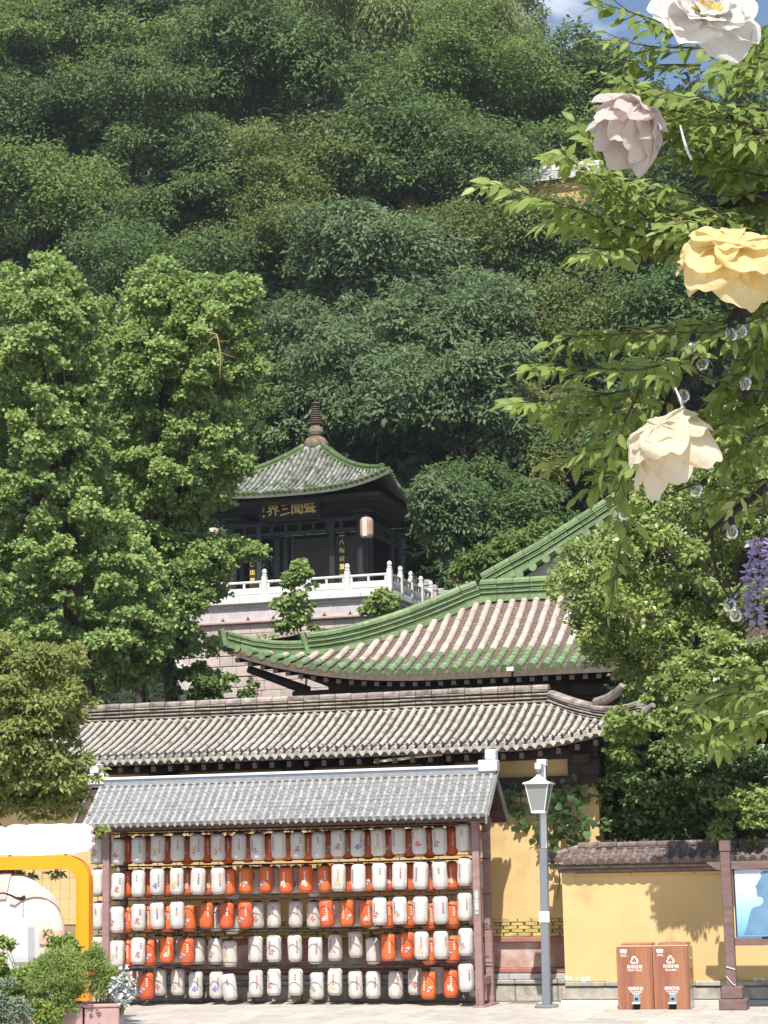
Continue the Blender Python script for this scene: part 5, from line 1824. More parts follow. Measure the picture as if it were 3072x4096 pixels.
# dark undergrowth between the crowns, one mass
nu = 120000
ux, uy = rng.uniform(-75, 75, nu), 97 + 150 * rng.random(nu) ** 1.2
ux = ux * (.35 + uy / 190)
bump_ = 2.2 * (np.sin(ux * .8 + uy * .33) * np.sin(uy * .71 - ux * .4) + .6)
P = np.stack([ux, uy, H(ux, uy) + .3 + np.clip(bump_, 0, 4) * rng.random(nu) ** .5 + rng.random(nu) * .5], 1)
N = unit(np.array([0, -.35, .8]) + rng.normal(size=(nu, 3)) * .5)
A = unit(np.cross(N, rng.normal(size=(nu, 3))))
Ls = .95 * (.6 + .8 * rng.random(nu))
nq = 42000
qx, qy = rng.uniform(-34, 26, nq), rng.uniform(50, 98, nq)
qu = (qx - O[0]) * U[0] + (qy - O[1]) * U[1]
qv = (qx - O[0]) * V[0] + (qy - O[1]) * V[1]
kp = ~((qu > -26) & (qu < -12) & (qv > 36) & (qv < 59)) & ~((qu > -11) & (qv < 36.5))
qx, qy = qx[kp], qy[kp]
qb = 2.0 * (np.sin(qx * .8 + qy * .53) * np.sin(qy * .71 - qx * .4) + .5)
Q = np.stack([qx, qy, H(qx, qy) + .2 + np.clip(qb, 0, 3) * rng.random(len(qx)) ** .5 + rng.random(len(qx)) * .5], 1)
P = np.concatenate([P, Q])
N = np.concatenate([N, unit(np.array([0, -.45, .7]) + rng.normal(size=(len(Q), 3)) * .5)])
A = unit(np.cross(N, rng.normal(size=(len(N), 3))))
Ls = np.concatenate([Ls, .27 * (.6 + .8 * rng.random(len(Q)))])
nu = len(P)
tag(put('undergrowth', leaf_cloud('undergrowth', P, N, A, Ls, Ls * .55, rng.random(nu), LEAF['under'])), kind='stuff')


# ---- trees traced mass by mass: outline polygons in the photo, each mass given its own distance
def inside(poly, x, y):
    c = False
    j = len(poly) - 1
    for i in range(len(poly)):
        (xi, yi), (xj, yj) = poly[i], poly[j]
        if (yi > y) != (yj > y) and x < (xj - xi) * (y - yi) / (yj - yi) + xi:
            c = not c
        j = i
    return c


def edge_dist(poly, x, y):
    m_ = 1e9
    for i in range(len(poly)):
        a, b = np.array(poly[i - 1], float), np.array(poly[i], float)
        t = np.clip(((x, y) - a) @ (b - a) / ((b - a) @ (b - a) + 1e-9), 0, 1)
        m_ = min(m_, np.linalg.norm((x, y) - (a + (b - a) * t)))
    return m_


def poly_lobes(poly, n, rpx, depth, bulge, flat=.62, thick=1.0, seed=0, back=.35):
    r_ = random.Random(seed)
    xs, ys = [p[0] for p in poly], [p[1] for p in poly]
    out = []
    tries = 0
    while len(out) < n and tries < n * 60:
        tries += 1
        x, y = r_.uniform(min(xs), max(xs)), r_.uniform(min(ys), max(ys))
        if not inside(poly, x, y):
            continue
        e = edge_dist(poly, x, y)
        r = 1.22 * r_.uniform(*rpx)
        r = min(r, e * .95 + rpx[0] * .45)
        k = math.sqrt(min(1, e / 260))
        d = depth - bulge * k * r_.uniform(.5, 1.0) if r_.random() > back else depth + bulge * r_.uniform(-.3, .7)
        c = at(x, y, d)
        rm = r * d / F
        out.append((c[0], c[1], c[2], rm, rm * thick, rm * flat))
    return np.array(out)


GA = [(-160, 1150), (60, 1020), (220, 1010), (330, 1110), (400, 1260), (420, 1500), (430, 1700), (450, 1900), (560, 2100), (650, 2280), (700, 2450), (680, 2620), (640, 2760), (380, 2800), (150, 2760), (-160, 2700)]
GB = [(470, 1120), (590, 1060), (650, 1000), (740, 1090), (880, 1110), (1010, 1080), (1050, 1140), (1040, 1290), (1075, 1400), (1080, 1500), (1000, 1560), (960, 1640), (1000, 1740), (1020, 1830), (1000, 1910), (930, 1960),
      (960, 2010), (790, 2090), (780, 2140), (890, 2140), (1075, 2195), (1050, 2260), (960, 2245), (905, 2330), (935, 2380), (800, 2430), (690, 2470), (760, 2520), (900, 2560), (930, 2610), (820, 2640), (930, 2700), (820, 2740), (690, 2700), (600, 2450), (460, 2000), (440, 1500), (455, 1260)]
gl_ = poly_lobes(GA, 620, (18, 46), 60, 3.2, 1.0, seed=3)
bx_, by_ = at(330, 2000, 60)[:2]
make_tree('ginkgo_tree', 'tall light green ginkgo tree at the left edge with a thick grey brown trunk', 'ginkgo trees', gl_, 100000, .13, 'ginkgo', (bx_, by_, 1.2), .34, nl=16,
          top=at(215, 1150, 60), asp=.95, droop=.3, spread=.75, tip=.5, jitter=.5)
gl_ = np.concatenate([poly_lobes(GB, 560, (18, 44), 64, 2.6, 1.0, seed=4), poly_lobes([(600, 2250), (760, 2300), (860, 2380), (800, 2460), (760, 2560), (700, 2640), (600, 2640)], 70, (22, 42), 62.5, .6, .9, seed=104)])
bx_, by_ = at(585, 2200, 64.5)[:2]
make_tree('ginkgo_tree', 'light green ginkgo tree beside the pavilion with dark upright stems', 'ginkgo trees', gl_, 86000, .13, 'ginkgo', (bx_, by_, 1.9), .26, nl=16,
          top=at(690, 1080, 64), asp=.95, droop=.3, spread=.75, tip=.5, jitter=.5)
# bare golden dead branch on the ginkgo
q = MB()
dpt = 60.6
q.tube([at(830, 1330, dpt + 1.5), at(868, 1338, dpt), at(880, 1400, dpt), at(882, 1440, dpt), at(880, 1500, dpt)], [.03, .022, .022, .018, .008], 6)
q.tube([at(868, 1340, dpt), at(840, 1360, dpt), at(815, 1400, dpt)], [.014, .009, .005], 5)
q.tube([at(882, 1410, dpt), at(940, 1430, dpt)], [.011, .004], 5)
q.tube([at(876, 1365, dpt), at(918, 1364, dpt)], [.008, .003], 5)
q.build('dead_branch', mat('dead_wood', (.46, .30, .14), (.55, .38, .2), 5, .8), bpy.data.objects['ginkgo_tree.001'], -np.array(bpy.data.objects['ginkgo_tree.001'].location))

for (poly, lab, sd, dd_, kd) in (([(1640, 1970), (1700, 1900), (1830, 1930), (1900, 2060), (1880, 2180), (1800, 2270), (1740, 2240), (1700, 2160), (1660, 2090)], 'bluish tree with leaf tufts hanging over the right end of the pavilion eave', 31, 83, 'blue'),
                             ([(1780, 2330), (1850, 2210), (1990, 2160), (2150, 2100), (2330, 2020), (2360, 2080), (2200, 2190), (2040, 2300), (1930, 2340)], 'dark bushy tree growing along the gable ridge of the hall', 32, 74, 'mid')):
    sl_ = poly_lobes(poly, 60, (24, 46), dd_, 1.2, .8, seed=sd)
    b_ = sl_[:, :3].mean(0)
    make_tree('slope_tree', lab, None, sl_, 9000, .24, kd, (b_[0] + 1.5, b_[1] + 1, H(b_[0], b_[1])), .12, nl=8, asp=.42, droop=.6, hang=.3, spread=.5)

# young ginkgo before the terrace, and shrubs
SAP = [(1180, 2225), (1215, 2225), (1240, 2270), (1245, 2330), (1310, 2370), (1290, 2420), (1240, 2430), (1240, 2480), (1290, 2520), (1270, 2545), (1200, 2500), (1180, 2540), (1090, 2545), (1020, 2560), (1100, 2500), (1090, 2440), (1060, 2400), (1140, 2390), (1130, 2290), (1160, 2300)]
GC = [(180, 1300), (420, 1180), (640, 1150), (760, 1300), (770, 1800), (700, 2300), (760, 2480), (700, 2760), (300, 2800), (-150, 2790), (-150, 2300), (150, 2200)]
gl_ = poly_lobes(GC, 300, (26, 56), 68, 1.5, 1.0, seed=44, back=.5)
bx_, by_ = at(480, 2300, 68)[:2]
make_tree('ginkgo_tree', 'light green ginkgo tree in the gap between the two front ginkgos', 'ginkgo trees', gl_, 52000, .14, 'ginkgo', (bx_, by_, 2.0), .2, nl=12,
          top=at(470, 1250, 68), asp=.95, droop=.3, spread=.75, tip=.5, jitter=.5)
sl_ = poly_lobes(SAP, 46, (14, 26), 74, .5, .6, seed=5)
b_ = at(1205, 2700, 74)
make_tree('young_ginkgo', 'slender young ginkgo standing before the middle of the terrace', None, sl_, 2600, .17, 'ginkgo', (b_[0], b_[1], 6.5), .06, nl=10, top=at(1205, 2235, 74), asp=.95, droop=.1, spread=.7, tip=.5)
for (poly, lab, sd) in (([(1480, 2380), (1530, 2350), (1590, 2380), (1590, 2440), (1540, 2470), (1450, 2460), (1400, 2440), (1460, 2430)], 'small light green bush in front of the terrace corner', 6),
                        ([(690, 2700), (830, 2650), (960, 2690), (1030, 2740), (1000, 2800), (760, 2810), (680, 2790)], 'dark shaded bush at the foot of the stairway', 7)):
    sl_ = poly_lobes(poly, 26, (16, 30), 74 if sd == 6 else 63, .5, .6, seed=sd)
    b_ = sl_[:, :3].mean(0)
    make_tree('bush', lab, None, sl_, 1900, .15, 'ginkgo' if sd == 6 else 'mid', (b_[0], b_[1], sl_[:, 2].min() - 2.2), .04, nl=8, cat='bush', asp=.9, droop=.1, spread=.7, tip=.4)

# zelkova at the left, in front of the rack end
ZP = [(-160, 2560), (60, 2530), (170, 2575), (320, 2570), (350, 2650), (320, 2745), (390, 2790), (350, 2870), (290, 2940), (330, 3000), (375, 3065), (450, 3090), (390, 3140), (350, 3200), (330, 3270), (200, 3290), (60, 3285), (-160, 3320)]
zl_ = poly_lobes(ZP, 190, (24, 52), 28.6, 1.0, .75, seed=8)
b_ = ground_at(-420, 4060)
make_tree('zelkova_tree', 'olive green tree with pointed leaf sprays at the left above the cloud sign', None, zl_, 27000, .092, 'zelkova', (b_[0], at(0, 3000, 28.8)[1], 0), .16, nl=14,
          top=at(60, 2700, 28.8), asp=.42, droop=.15, spread=.5, tip=.4, jitter=.45)
sl_ = poly_lobes([(372, 3335), (440, 3298), (425, 3320), (390, 3345)], 7, (10, 16), 28.4, .05, .5, seed=9)
P, N, A, Ls, Wd, ti = lobe_leaves(sl_, 130, .085, asp=.42, spread=.5)
zt_o = bpy.data.objects['zelkova_tree']
put('low_sprig', leaf_cloud('low_sprig', P - np.array(zt_o.location), N, A, Ls, Wd, ti, LEAF['zelkova']), zt_o)
sl_ = poly_lobes([(-60, 3475), (60, 3480), (140, 3490), (165, 3525), (120, 3510), (40, 3500), (-60, 3495)], 14, (10, 20), 27.8, .05, .5, seed=10)
sl_ = np.concatenate([sl_, poly_lobes([(185, 3478), (240, 3485), (275, 3508), (235, 3515), (195, 3500)], 6, (8, 14), 27.8, .05, .5, seed=11)])
P, N, A, Ls, Wd, ti = lobe_leaves(sl_, 330, .08, asp=.42, spread=.5)
put('low_sprig', leaf_cloud('low_sprig', P - np.array(zt_o.location), N, A, Ls, Wd, ti, LEAF['zelkova']), zt_o)

# camphor tree on the right
CP = [(2790, 1700), (2700, 1900), (2560, 1930), (2470, 2080), (2290, 2170), (2190, 2330), (2200, 2400), (2290, 2450), (2280, 2560), (2340, 2650), (2440, 2730), (2480, 2830), (2440, 2950), (2500, 2990), (3250, 2990), (3300, 1650), (2900, 1600)]
cl_ = np.concatenate([poly_lobes(CP, 420, (24, 58), 37.5, 3.0, .9, seed=12, back=.3), poly_lobes(CP, 200, (44, 74), 40.0, .5, 1.0, seed=112, back=.5)])
cb_ = W(5.2, 4.6, 0)
cam_t = make_tree('camphor_tree', 'large sunlit camphor tree with yellowish leaf tips overhanging the walls at the right', None, cl_, 100000, .115, 'camphor', cb_, .38, nl=22,
                  top=at(2900, 1900, 37.8), asp=.55, droop=.35, spread=.6, tip=.5, jitter=.45)
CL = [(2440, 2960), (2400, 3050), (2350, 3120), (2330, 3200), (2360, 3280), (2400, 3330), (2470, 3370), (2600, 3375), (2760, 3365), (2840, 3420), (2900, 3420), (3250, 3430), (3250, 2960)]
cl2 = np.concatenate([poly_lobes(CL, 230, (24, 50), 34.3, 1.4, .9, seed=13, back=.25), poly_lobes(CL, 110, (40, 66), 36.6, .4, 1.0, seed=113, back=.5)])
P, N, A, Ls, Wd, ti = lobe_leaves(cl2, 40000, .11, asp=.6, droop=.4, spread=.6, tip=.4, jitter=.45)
put('lower_crown', leaf_cloud('lower_crown', P - np.array(cam_t.location), N, A, Ls, Wd, ti, LEAF['camphor_shade']), cam_t)
# boughs of the same crown that hang forward over the low wall
cl3 = poly_lobes([(2500, 2900), (2640, 2930), (2760, 2960), (2880, 3060), (2990, 3040), (3150, 2960), (3250, 2600), (2800, 2500)], 46, (26, 50), 32.2, .8, .55, seed=14)
P, N, A, Ls, Wd, ti = lobe_leaves(cl3, 11000, .11, asp=.55, droop=.4, spread=.6, tip=.5, jitter=.45)
put('front_bough', leaf_cloud('front_bough', P - np.array(cam_t.location), N, A, Ls, Wd, ti, LEAF['camphor']), cam_t)
cl4 = poly_lobes([(2830, 3150), (2900, 3180), (3000, 3150), (3150, 3150), (3150, 3420), (2960, 3390), (2880, 3450), (2850, 3400), (2845, 3300)], 26, (18, 36), 32.0, .4, .55, seed=15)
P, N, A, Ls, Wd, ti = lobe_leaves(cl4, 3200, .09, asp=.6, droop=.4, spread=.6, tip=.5, jitter=.45)
put('front_bough', leaf_cloud('front_bough', P - np.array(cam_t.location), N, A, Ls, Wd, ti, LEAF['camphor']), cam_t)


cl5 = poly_lobes([(2420, 2880), (2500, 2820), (2580, 2880), (2570, 3010), (2490, 3090), (2400, 3080), (2440, 2990)], 20, (18, 34), 32.4, .5, .8, seed=16)
P, N, A, Ls, Wd, ti = lobe_leaves(cl5, 3200, .10, asp=.55, droop=.4, spread=.6, tip=.5, jitter=.45)
put('front_bough', leaf_cloud('front_bough', P - np.array(cam_t.location), N, A, Ls, Wd, ti, LEAF['camphor']), cam_t)


cl6 = poly_lobes([(2600, 2680), (2760, 2640), (2920, 2680), (2945, 2990), (2880, 3060), (2760, 3000), (2640, 2940)], 44, (22, 44), 30.8, .4, .7, seed=17)
P, N, A, Ls, Wd, ti = lobe_leaves(cl6, 6000, .10, asp=.55, droop=.5, spread=.6, tip=.5, jitter=.45)
put('front_bough', leaf_cloud('front_bough', P - np.array(cam_t.location), N, A, Ls, Wd, ti, LEAF['camphor']), cam_t)


# ---- ivy on the ochre wall: heart leaves as pieces
def leaf_piece(name, L, Wd, m, heart=False, tint=.5, fold=.18, bend=.2):
    rows_ = [(.0, .02), (.06, .30 if not heart else .75), (.22, .80 if not heart else 1.0), (.45, 1.0 if not heart else .92), (.70, .70 if not heart else .5), (.9, .22), (1.0, .02)]
    vs, fs = [], []
    for t, w in rows_:
        y = t * L - (.14 * L if heart and .03 < t < .1 else 0)
        z = -bend * L * t * t
        vs += [(-w * Wd / 2, y, z + fold * w * Wd / 2), (0, t * L, z), (w * Wd / 2, y, z + fold * w * Wd / 2)]
    for i in range(len(rows_) - 1):
        a = i * 3
        fs += [(a, a + 1, a + 4, a + 3), (a + 1, a + 2, a + 5, a + 4)]
    me = bpy.data.meshes.new(name)
    me.from_pydata(vs, [], fs)
    me.polygons.foreach_set('use_smooth', [True] * len(fs))
    me.materials.append(m)
    a_ = me.attributes.new('tint', 'FLOAT', 'POINT')
    a_.data.foreach_set('value', np.full(len(vs), tint, np.float32))
    me.update()
    return me


ivy = thing('ivy', 'heart leaved ivy hanging down the ochre wall around the street lamp', 'ivy', W(0, 0, 0))
ivm = [leaf_piece('leaf', .15, .14, LEAF['ivy'], True, t) for t in (.1, .35, .6, .85)]
IV = [(2060, 3190, 60, 70, 26), (2085, 3250, 30, 35, 10), (2030, 3180, 30, 40, 8), (2100, 3300, 12, 25, 4), (2060, 3300, 10, 12, 3), (2165, 3180, 40, 60, 16), (2155, 3260, 22, 70, 16), (2160, 3370, 18, 50, 9), (2230, 3200, 60, 80, 34), (2225, 3290, 55, 60, 34),
      (2300, 3240, 60, 70, 30), (2215, 3370, 25, 50, 12), (2270, 3330, 50, 50, 20), (2330, 3300, 45, 50, 18), (2205, 3450, 10, 30, 5), (2300, 3150, 60, 40, 18)]
for (px, py, rx, ry, n) in IV:
    for i in range(n):
        x, y = px + random.gauss(0, rx * .5), py + random.gauss(0, ry * .5)
        v = WV - random.uniform(.05, .34 if x > 2150 else .16)
        u, z = hit(x, y, v)
        if z < 2.1 and x > 2240:
            continue
        s = random.uniform(.6, 1.15)
        put('leaf', random.choice(ivm), ivy, (u, v, z), (R(-120) + random.gauss(0, .35), random.gauss(0, .4), PI + random.gauss(0, .5)), (s, s, s))
vs_ = MB()
for pts in (((2090, 3120), (2080, 3220), (2095, 3330)), ((2180, 3120), (2160, 3260), (2160, 3400)), ((2210, 3150), (2215, 3300), (2205, 3480)), ((2255, 3130), (2240, 3260), (2225, 3420)), ((2320, 3130), (2270, 3250), (2290, 3360)), ((2225, 3400), (2240, 3520), (2225, 3600))):
    vs_.tube([(hit(x, y, WV - .04)[0], WV - .04, hit(x, y, WV - .04)[1]) for x, y in pts], [.009, .007, .004], 5)
vs_.build('stem', M_barkd, ivy)

# ---- the near tree at the right: boughs, twigs and big pointed leaves
nt_b = np.array([2.25, 8.9, 0.0])
nt = thing('near_tree', 'near tree with long pointed yellow green leaves reaching in from the right edge', 'tree', nt_b, yaw=0)
q = MB()
q.tube([(0, 0, -.2), (.05, 0, 2), (.02, .05, 4.0), (.1, .1, 6.2), (.2, .1, 7.2)], [.17, .15, .13, .08, .03], 10)
for y_ in (330, 620, 760, 900, 1850):       # limbs that carry the boughs out of the trunk
    e_ = at(3195, y_, 8.7) - nt_b
    q.tube([(.03, .04, e_[2] - .45), (e_[0] * .5, e_[1] * .5, e_[2] - .15), tuple(e_)], [.09, .07, .05 if y_ > 650 else .035], 8)
q.build('trunk', M_bark, nt, smooth=True)
DN = 8.6
TWIGS = [  # polyline px, depth offset, leaf density, tone
    ([(3095, 330), (2800, 150), (2560, 60), (2400, 10)], .2, .75, 0), ([(2860, 190), (2640, 190), (2440, 160)], .15, .75, 0), ([(2800, 260), (2620, 260), (2470, 235)], .1, .75, 0),
    ([(3099, 440), (2800, 400), (2560, 345), (2450, 300)], 0, 1, .2), ([(3150, 520), (2850, 470), (2640, 430), (2500, 410)], -.1, 1.1, .2), ([(3150, 620), (2900, 560), (2720, 520), (2600, 480)], .1, 1.1, .1),
    ([(3150, 300), (3000, 260), (2850, 290)], -.1, 1, .15), ([(3150, 720), (2950, 680), (2800, 640), (2700, 620)], .2, 1, .0), ([(3150, 900), (2960, 860), (2820, 860)], .1, .9, .1),
    ([(3150, 1000), (2850, 930), (2600, 800), (2450, 690), (2350, 540)], -.2, 1.2, .5), ([(2900, 960), (2600, 880), (2420, 740), (2280, 640), (2230, 600)], -.3, 1.2, .55),
    ([(2850, 960), (2560, 930), (2300, 830), (2120, 780), (1945, 735)], -.1, 1.1, .4), ([(2700, 960), (2480, 940), (2330, 900), (2230, 870)], 0, 1.1, .4), ([(2950, 1010), (2700, 1000), (2480, 990), (2370, 1010)], -.2, 1.2, .35),
    ([(3150, 980), (2980, 930), (2840, 900), (2700, 890)], -.3, 1.1, .45), ([(2900, 880), (2760, 780), (2640, 740)], -.25, 1.1, .4),
    ([(3120, 1250), (2860, 1330), (2640, 1330), (2400, 1340), (2250, 1345)], 0, 1.1, .25), ([(2800, 1420), (2560, 1480), (2300, 1470), (2110, 1460)], -.1, 1.1, .3), ([(2760, 1480), (2520, 1560), (2280, 1600), (2080, 1610)], .05, 1.2, .25),
    ([(2720, 1600), (2500, 1660), (2300, 1660), (2150, 1640)], .1, 1.1, .2), ([(2700, 1680), (2480, 1780), (2320, 1830), (2200, 1830)], 0, 1, .3), ([(2640, 1740), (2500, 1860), (2400, 1930), (2330, 1960)], .1, .9, .1),
    ([(2560, 1560), (2490, 1700), (2480, 1900), (2500, 2100), (2450, 2350)], -.15, .6, 0), ([(2600, 1640), (2580, 1780), (2560, 1850)], -.4, .7, -.2),
    ([(3150, 1150), (3020, 1400), (2900, 1560), (2800, 1700)], .15, .9, 0), ([(3150, 1500), (3000, 1600), (2860, 1720)], .1, 1, -.1), ([(3150, 1700), (3020, 1750), (2900, 1840)], .2, 1, -.1), ([(3150, 1950), (2950, 1980), (2800, 2050)], .25, .6, .0),
    ([(3150, 2760), (2980, 2770), (2860, 2790), (2770, 2830)], 0, 1.1, .25), ([(3150, 2840), (3020, 2860), (2900, 2900), (2850, 2960)], .1, 1, .2), ([(3150, 2700), (3050, 2700), (2950, 2730)], .1, 1, .1),
    ([(3150, 100), (3060, 150), (2980, 240)], .3, 1, -.1), ([(3150, 800), (3060, 760), (2960, 780)], .2, 1, .1), ([(3150, 560), (3050, 540), (2930, 600)], -.1, 1, .2),
]
for pts_, dz_, de_, to_ in list(TWIGS):
    if pts_[0][0] >= 3100:
        for q_, (oy, od) in enumerate(((55, .35), (-50, .5))):
            sp_ = [(x, y + oy * (1 - .3 * i)) for i, (x, y) in enumerate(pts_)]
            if q_ < 2:
                sp_ = sp_[:-1] if len(sp_) > 3 else sp_[:-1] + [((sp_[-2][0] + sp_[-1][0]) / 2, (sp_[-2][1] + sp_[-1][1]) / 2)]
            if q_ == 2:
                sp_ = sp_[:2] + [((sp_[1][0] * .5 + sp_[2][0] * .5), (sp_[1][1] * .5 + sp_[2][1] * .5))]
            TWIGS.append((sp_, dz_ + od, de_, to_ - .1))
near_me = [[leaf_piece('leaf', .078, .031, LEAF['front'], False, t, bend=bd) for t in (.05, .3, .5, .7, .95)] for bd in (.1, .3)]
LEAVES = []
tw_b = MB()
CAMX, CAMY, CAMZ_ = MN[:, 0], MN[:, 1], MN[:, 2]
rr_ = random.Random(21)


def along(pts, s):
    tot = 0
    seg = []
    for a, b in zip(pts[:-1], pts[1:]):
        d = np.linalg.norm(np.array(b) - np.array(a))
        seg.append((a, b, d))
        tot += d
    s *= tot
    for a, b, d in seg:
        if s <= d:
            return np.array(a) + (np.array(b) - np.array(a)) * s / d
        s -= d
    return np.array(pts[-1], float)


def leafy(pts, dens, tone, lens=1.0):
    """set leaves in two ranks along a twig given as world points"""
    tot = sum(np.linalg.norm(np.array(b) - np.array(a)) for a, b in zip(pts[:-1], pts[1:]))
    n = max(3, int(tot / .030 * dens))
    for i in range(n):
        s = (i + .6) / n
        p = along(pts, s)
        d = along(pts, min(1, s + .05)) - along(pts, max(0, s - .05))
        d = d / (np.linalg.norm(d) + 1e-9)
        up = np.array([rr_.gauss(-.1, .55), rr_.gauss(-.8, .55), .8])
        up = up - d * (up @ d)
        up /= np.linalg.norm(up)
        side = np.cross(d, up) * (1 if i % 2 else -1)
        a = d * rr_.uniform(.35, .9) + side * rr_.uniform(.6, 1.0) + np.array([0, 0, -rr_.uniform(.0, .55)])
        if i == n - 1:
            a = d + np.array([0, 0, -.2])
        a /= np.linalg.norm(a)
        nn = up + side * rr_.uniform(-.3, .3)
        nn = nn - a * (nn @ a)
        nn /= np.linalg.norm(nn)
        LEAVES.append((p, a, nn, lens * rr_.uniform(.8, 1.3), min(.99, max(0, .42 + tone * .6 + rr_.gauss(0, .2)))))


for pts, dz, dens, tone in TWIGS:
    wp = [at(x, y, DN + dz + .15 * rr_.gauss(0, 1) * (i > 0)) for i, (x, y) in enumerate(pts)]
    n = len(wp)
    tw_b.tube([p - nt_b for p in wp], list(np.linspace(.0065, .002, n)), 5)
    leafy(wp[1:], dens * .8, tone)
    tot = sum(np.linalg.norm(b - a) for a, b in zip(wp[:-1], wp[1:]))
    m_ = max(2, int(tot / .05))
    for i in range(m_):
        s = (i + .5 + rr_.uniform(-.2, .2)) / m_
        p = along(wp, s)
        d = along(wp, min(1, s + .06)) - along(wp, max(0, s - .06))
        d /= np.linalg.norm(d) + 1e-9
        sd = np.cross(d, np.array([0, -.2, 1.0])) * (1 if i % 2 else -1)
        e = d * rr_.uniform(.6, 1.0) + sd * rr_.uniform(.25, .9) + np.array([0, 0, rr_.uniform(-.35, .3)])
        e /= np.linalg.norm(e)
        L = rr_.uniform(.10, .22) * (1.15 - .5 * s)
        m2 = p + e * L * .55 + np.array([0, 0, -.01])
        e2 = p + e * L + np.array([0, 0, -.03 * rr_.random()])
        tw_b.tube([p - nt_b, m2 - nt_b, e2 - nt_b], [.0028, .002, .001], 4, cap=False)
        leafy([p, m2, e2], dens, tone)
# keep the masses of sprays further back, out of the way of the petals
twg_ = tw_b.build('twigs', mat('twig_green_brown', (.06, .05, .022), (.11, .09, .045), 8, .8), nt)
tag(twg_, kind='stuff')
bough = MB()
for pts, r_ in (([(3200, 900), (3020, 1180), (2880, 1370), (2730, 1530), (2660, 1640), (2600, 1730)], [.05, .042, .036, .03, .02, .012]), ([(3200, 1850), (2980, 2010), (2850, 2120), (2820, 2170)], [.02, .016, .012, .008]),
                ([(2850, 2130), (2850, 2220), (2870, 2310), (2920, 2400)], [.008, .007, .006, .004]), ([(2920, 2400), (3010, 2280), (3100, 2150)], [.005, .006, .008]),
                ([(3200, 620), (2980, 520), (2800, 380)], [.03, .02, .01]), ([(3200, 760), (2900, 820), (2700, 900)], [.03, .02, .01]),
                ([(2560, 1560), (2500, 1800), (2510, 2000), (2480, 2200)], [.009, .008, .007, .004])):
    bough.tube([at(x, y, DN + .1) - nt_b for x, y in pts], r_, 8)
bough.build('bough', M_barkd, nt, smooth=True)
order = sorted(range(len(LEAVES)), key=lambda i: -LEAVES[i][3])
P, N, A, Ls, Wd, ti = [], [], [], [], [], []
for c, i in enumerate(order):
    p, a, nn, s, tt = LEAVES[i]
    if c < 300:
        x = np.cross(a, nn)
        M3 = Matrix((x, a, nn)).transposed()
        put('leaf', near_me[rr_.randint(0, 1)][min(4, int(tt * 5))], nt, p - nt_b, M3.to_euler(), (s, s, s))
    else:
        P.append(p - nt_b); N.append(nn); A.append(a); Ls.append(.078 * s); Wd.append(.031 * s); ti.append(tt)
P, N, A, Ls, Wd, ti = [np.array(q_) for q_ in (P, N, A, Ls, Wd, ti)]


def leaf_cloud2(name, P, N, A, L, Wd, tint, m, bend=.2, fold=.18):
    """as leaf_cloud with a curved, pointed blade of ten faces"""
    n = len(P)
    B = unit(np.cross(N, A))
    rows_ = [(0, .03), (.2, .75), (.45, 1.0), (.72, .66), (1, .02)]
    v = np.empty((n, 15, 3))
    for i, (t, w) in enumerate(rows_):
        c = P + A * (L * t)[:, None] - N * (bend * L * t * t)[:, None]
        o = B * (w * Wd / 2)[:, None]
        up = N * (fold * w * Wd / 2)[:, None]
        v[:, 3 * i], v[:, 3 * i + 1], v[:, 3 * i + 2] = c - o + up, c, c + o + up
    f = []
    for i in range(4):
        a = 3 * i
        f += [(a, a + 1, a + 4, a + 3), (a + 1, a + 2, a + 5, a + 4)]
    f = np.array(f)
    F_ = (f[None] + (np.arange(n) * 15)[:, None, None]).reshape(-1)
    me = bpy.data.meshes.new(name)
    me.vertices.add(15 * n)
    me.vertices.foreach_set('co', v.ravel())
    me.loops.add(len(F_))
    me.loops.foreach_set('vertex_index', F_)
    me.polygons.add(8 * n)
    me.polygons.foreach_set('loop_start', np.arange(8 * n) * 4)
    me.update(calc_edges=True)
    me.polygons.foreach_set('use_smooth', np.ones(8 * n, bool))
    a_ = me.attributes.new('tint', 'FLOAT', 'POINT')
    a_.data.foreach_set('value', np.repeat(tint, 15).astype(np.float32))
    me.materials.append(m)
    return me


tag(put('foliage', leaf_cloud2('foliage', P, N, A, Ls, Wd, ti, LEAF['front']), nt), kind='stuff')
print('near leaves', len(LEAVES))

# ================================================================== FABRIC FLOWERS, BULBS, WISTERIA IN THE NEAR TREE
def cloth(name, c1, c2, trans=.55):
    return mat(name, c1, c2, 9, .6, trans=trans, spec=.2, bump=.6, bscale=22, col3=tuple(q * .84 for q in c1), scale3=7, c3=(.5, .72))


M_fw = cloth('petal_white', (.74, .71, .68), (.82, .79, .76))
M_fp = cloth('petal_pink_white', (.68, .59, .56), (.77, .69, .66))
M_fy = cloth('petal_yellow', (.82, .66, .32), (.87, .76, .48))
M_fc = cloth('petal_cream', (.80, .71, .54), (.85, .79, .66))
M_stamen = mat('stamen_yellow', (.80, .52, .03), (.85, .62, .08), 20, .7)


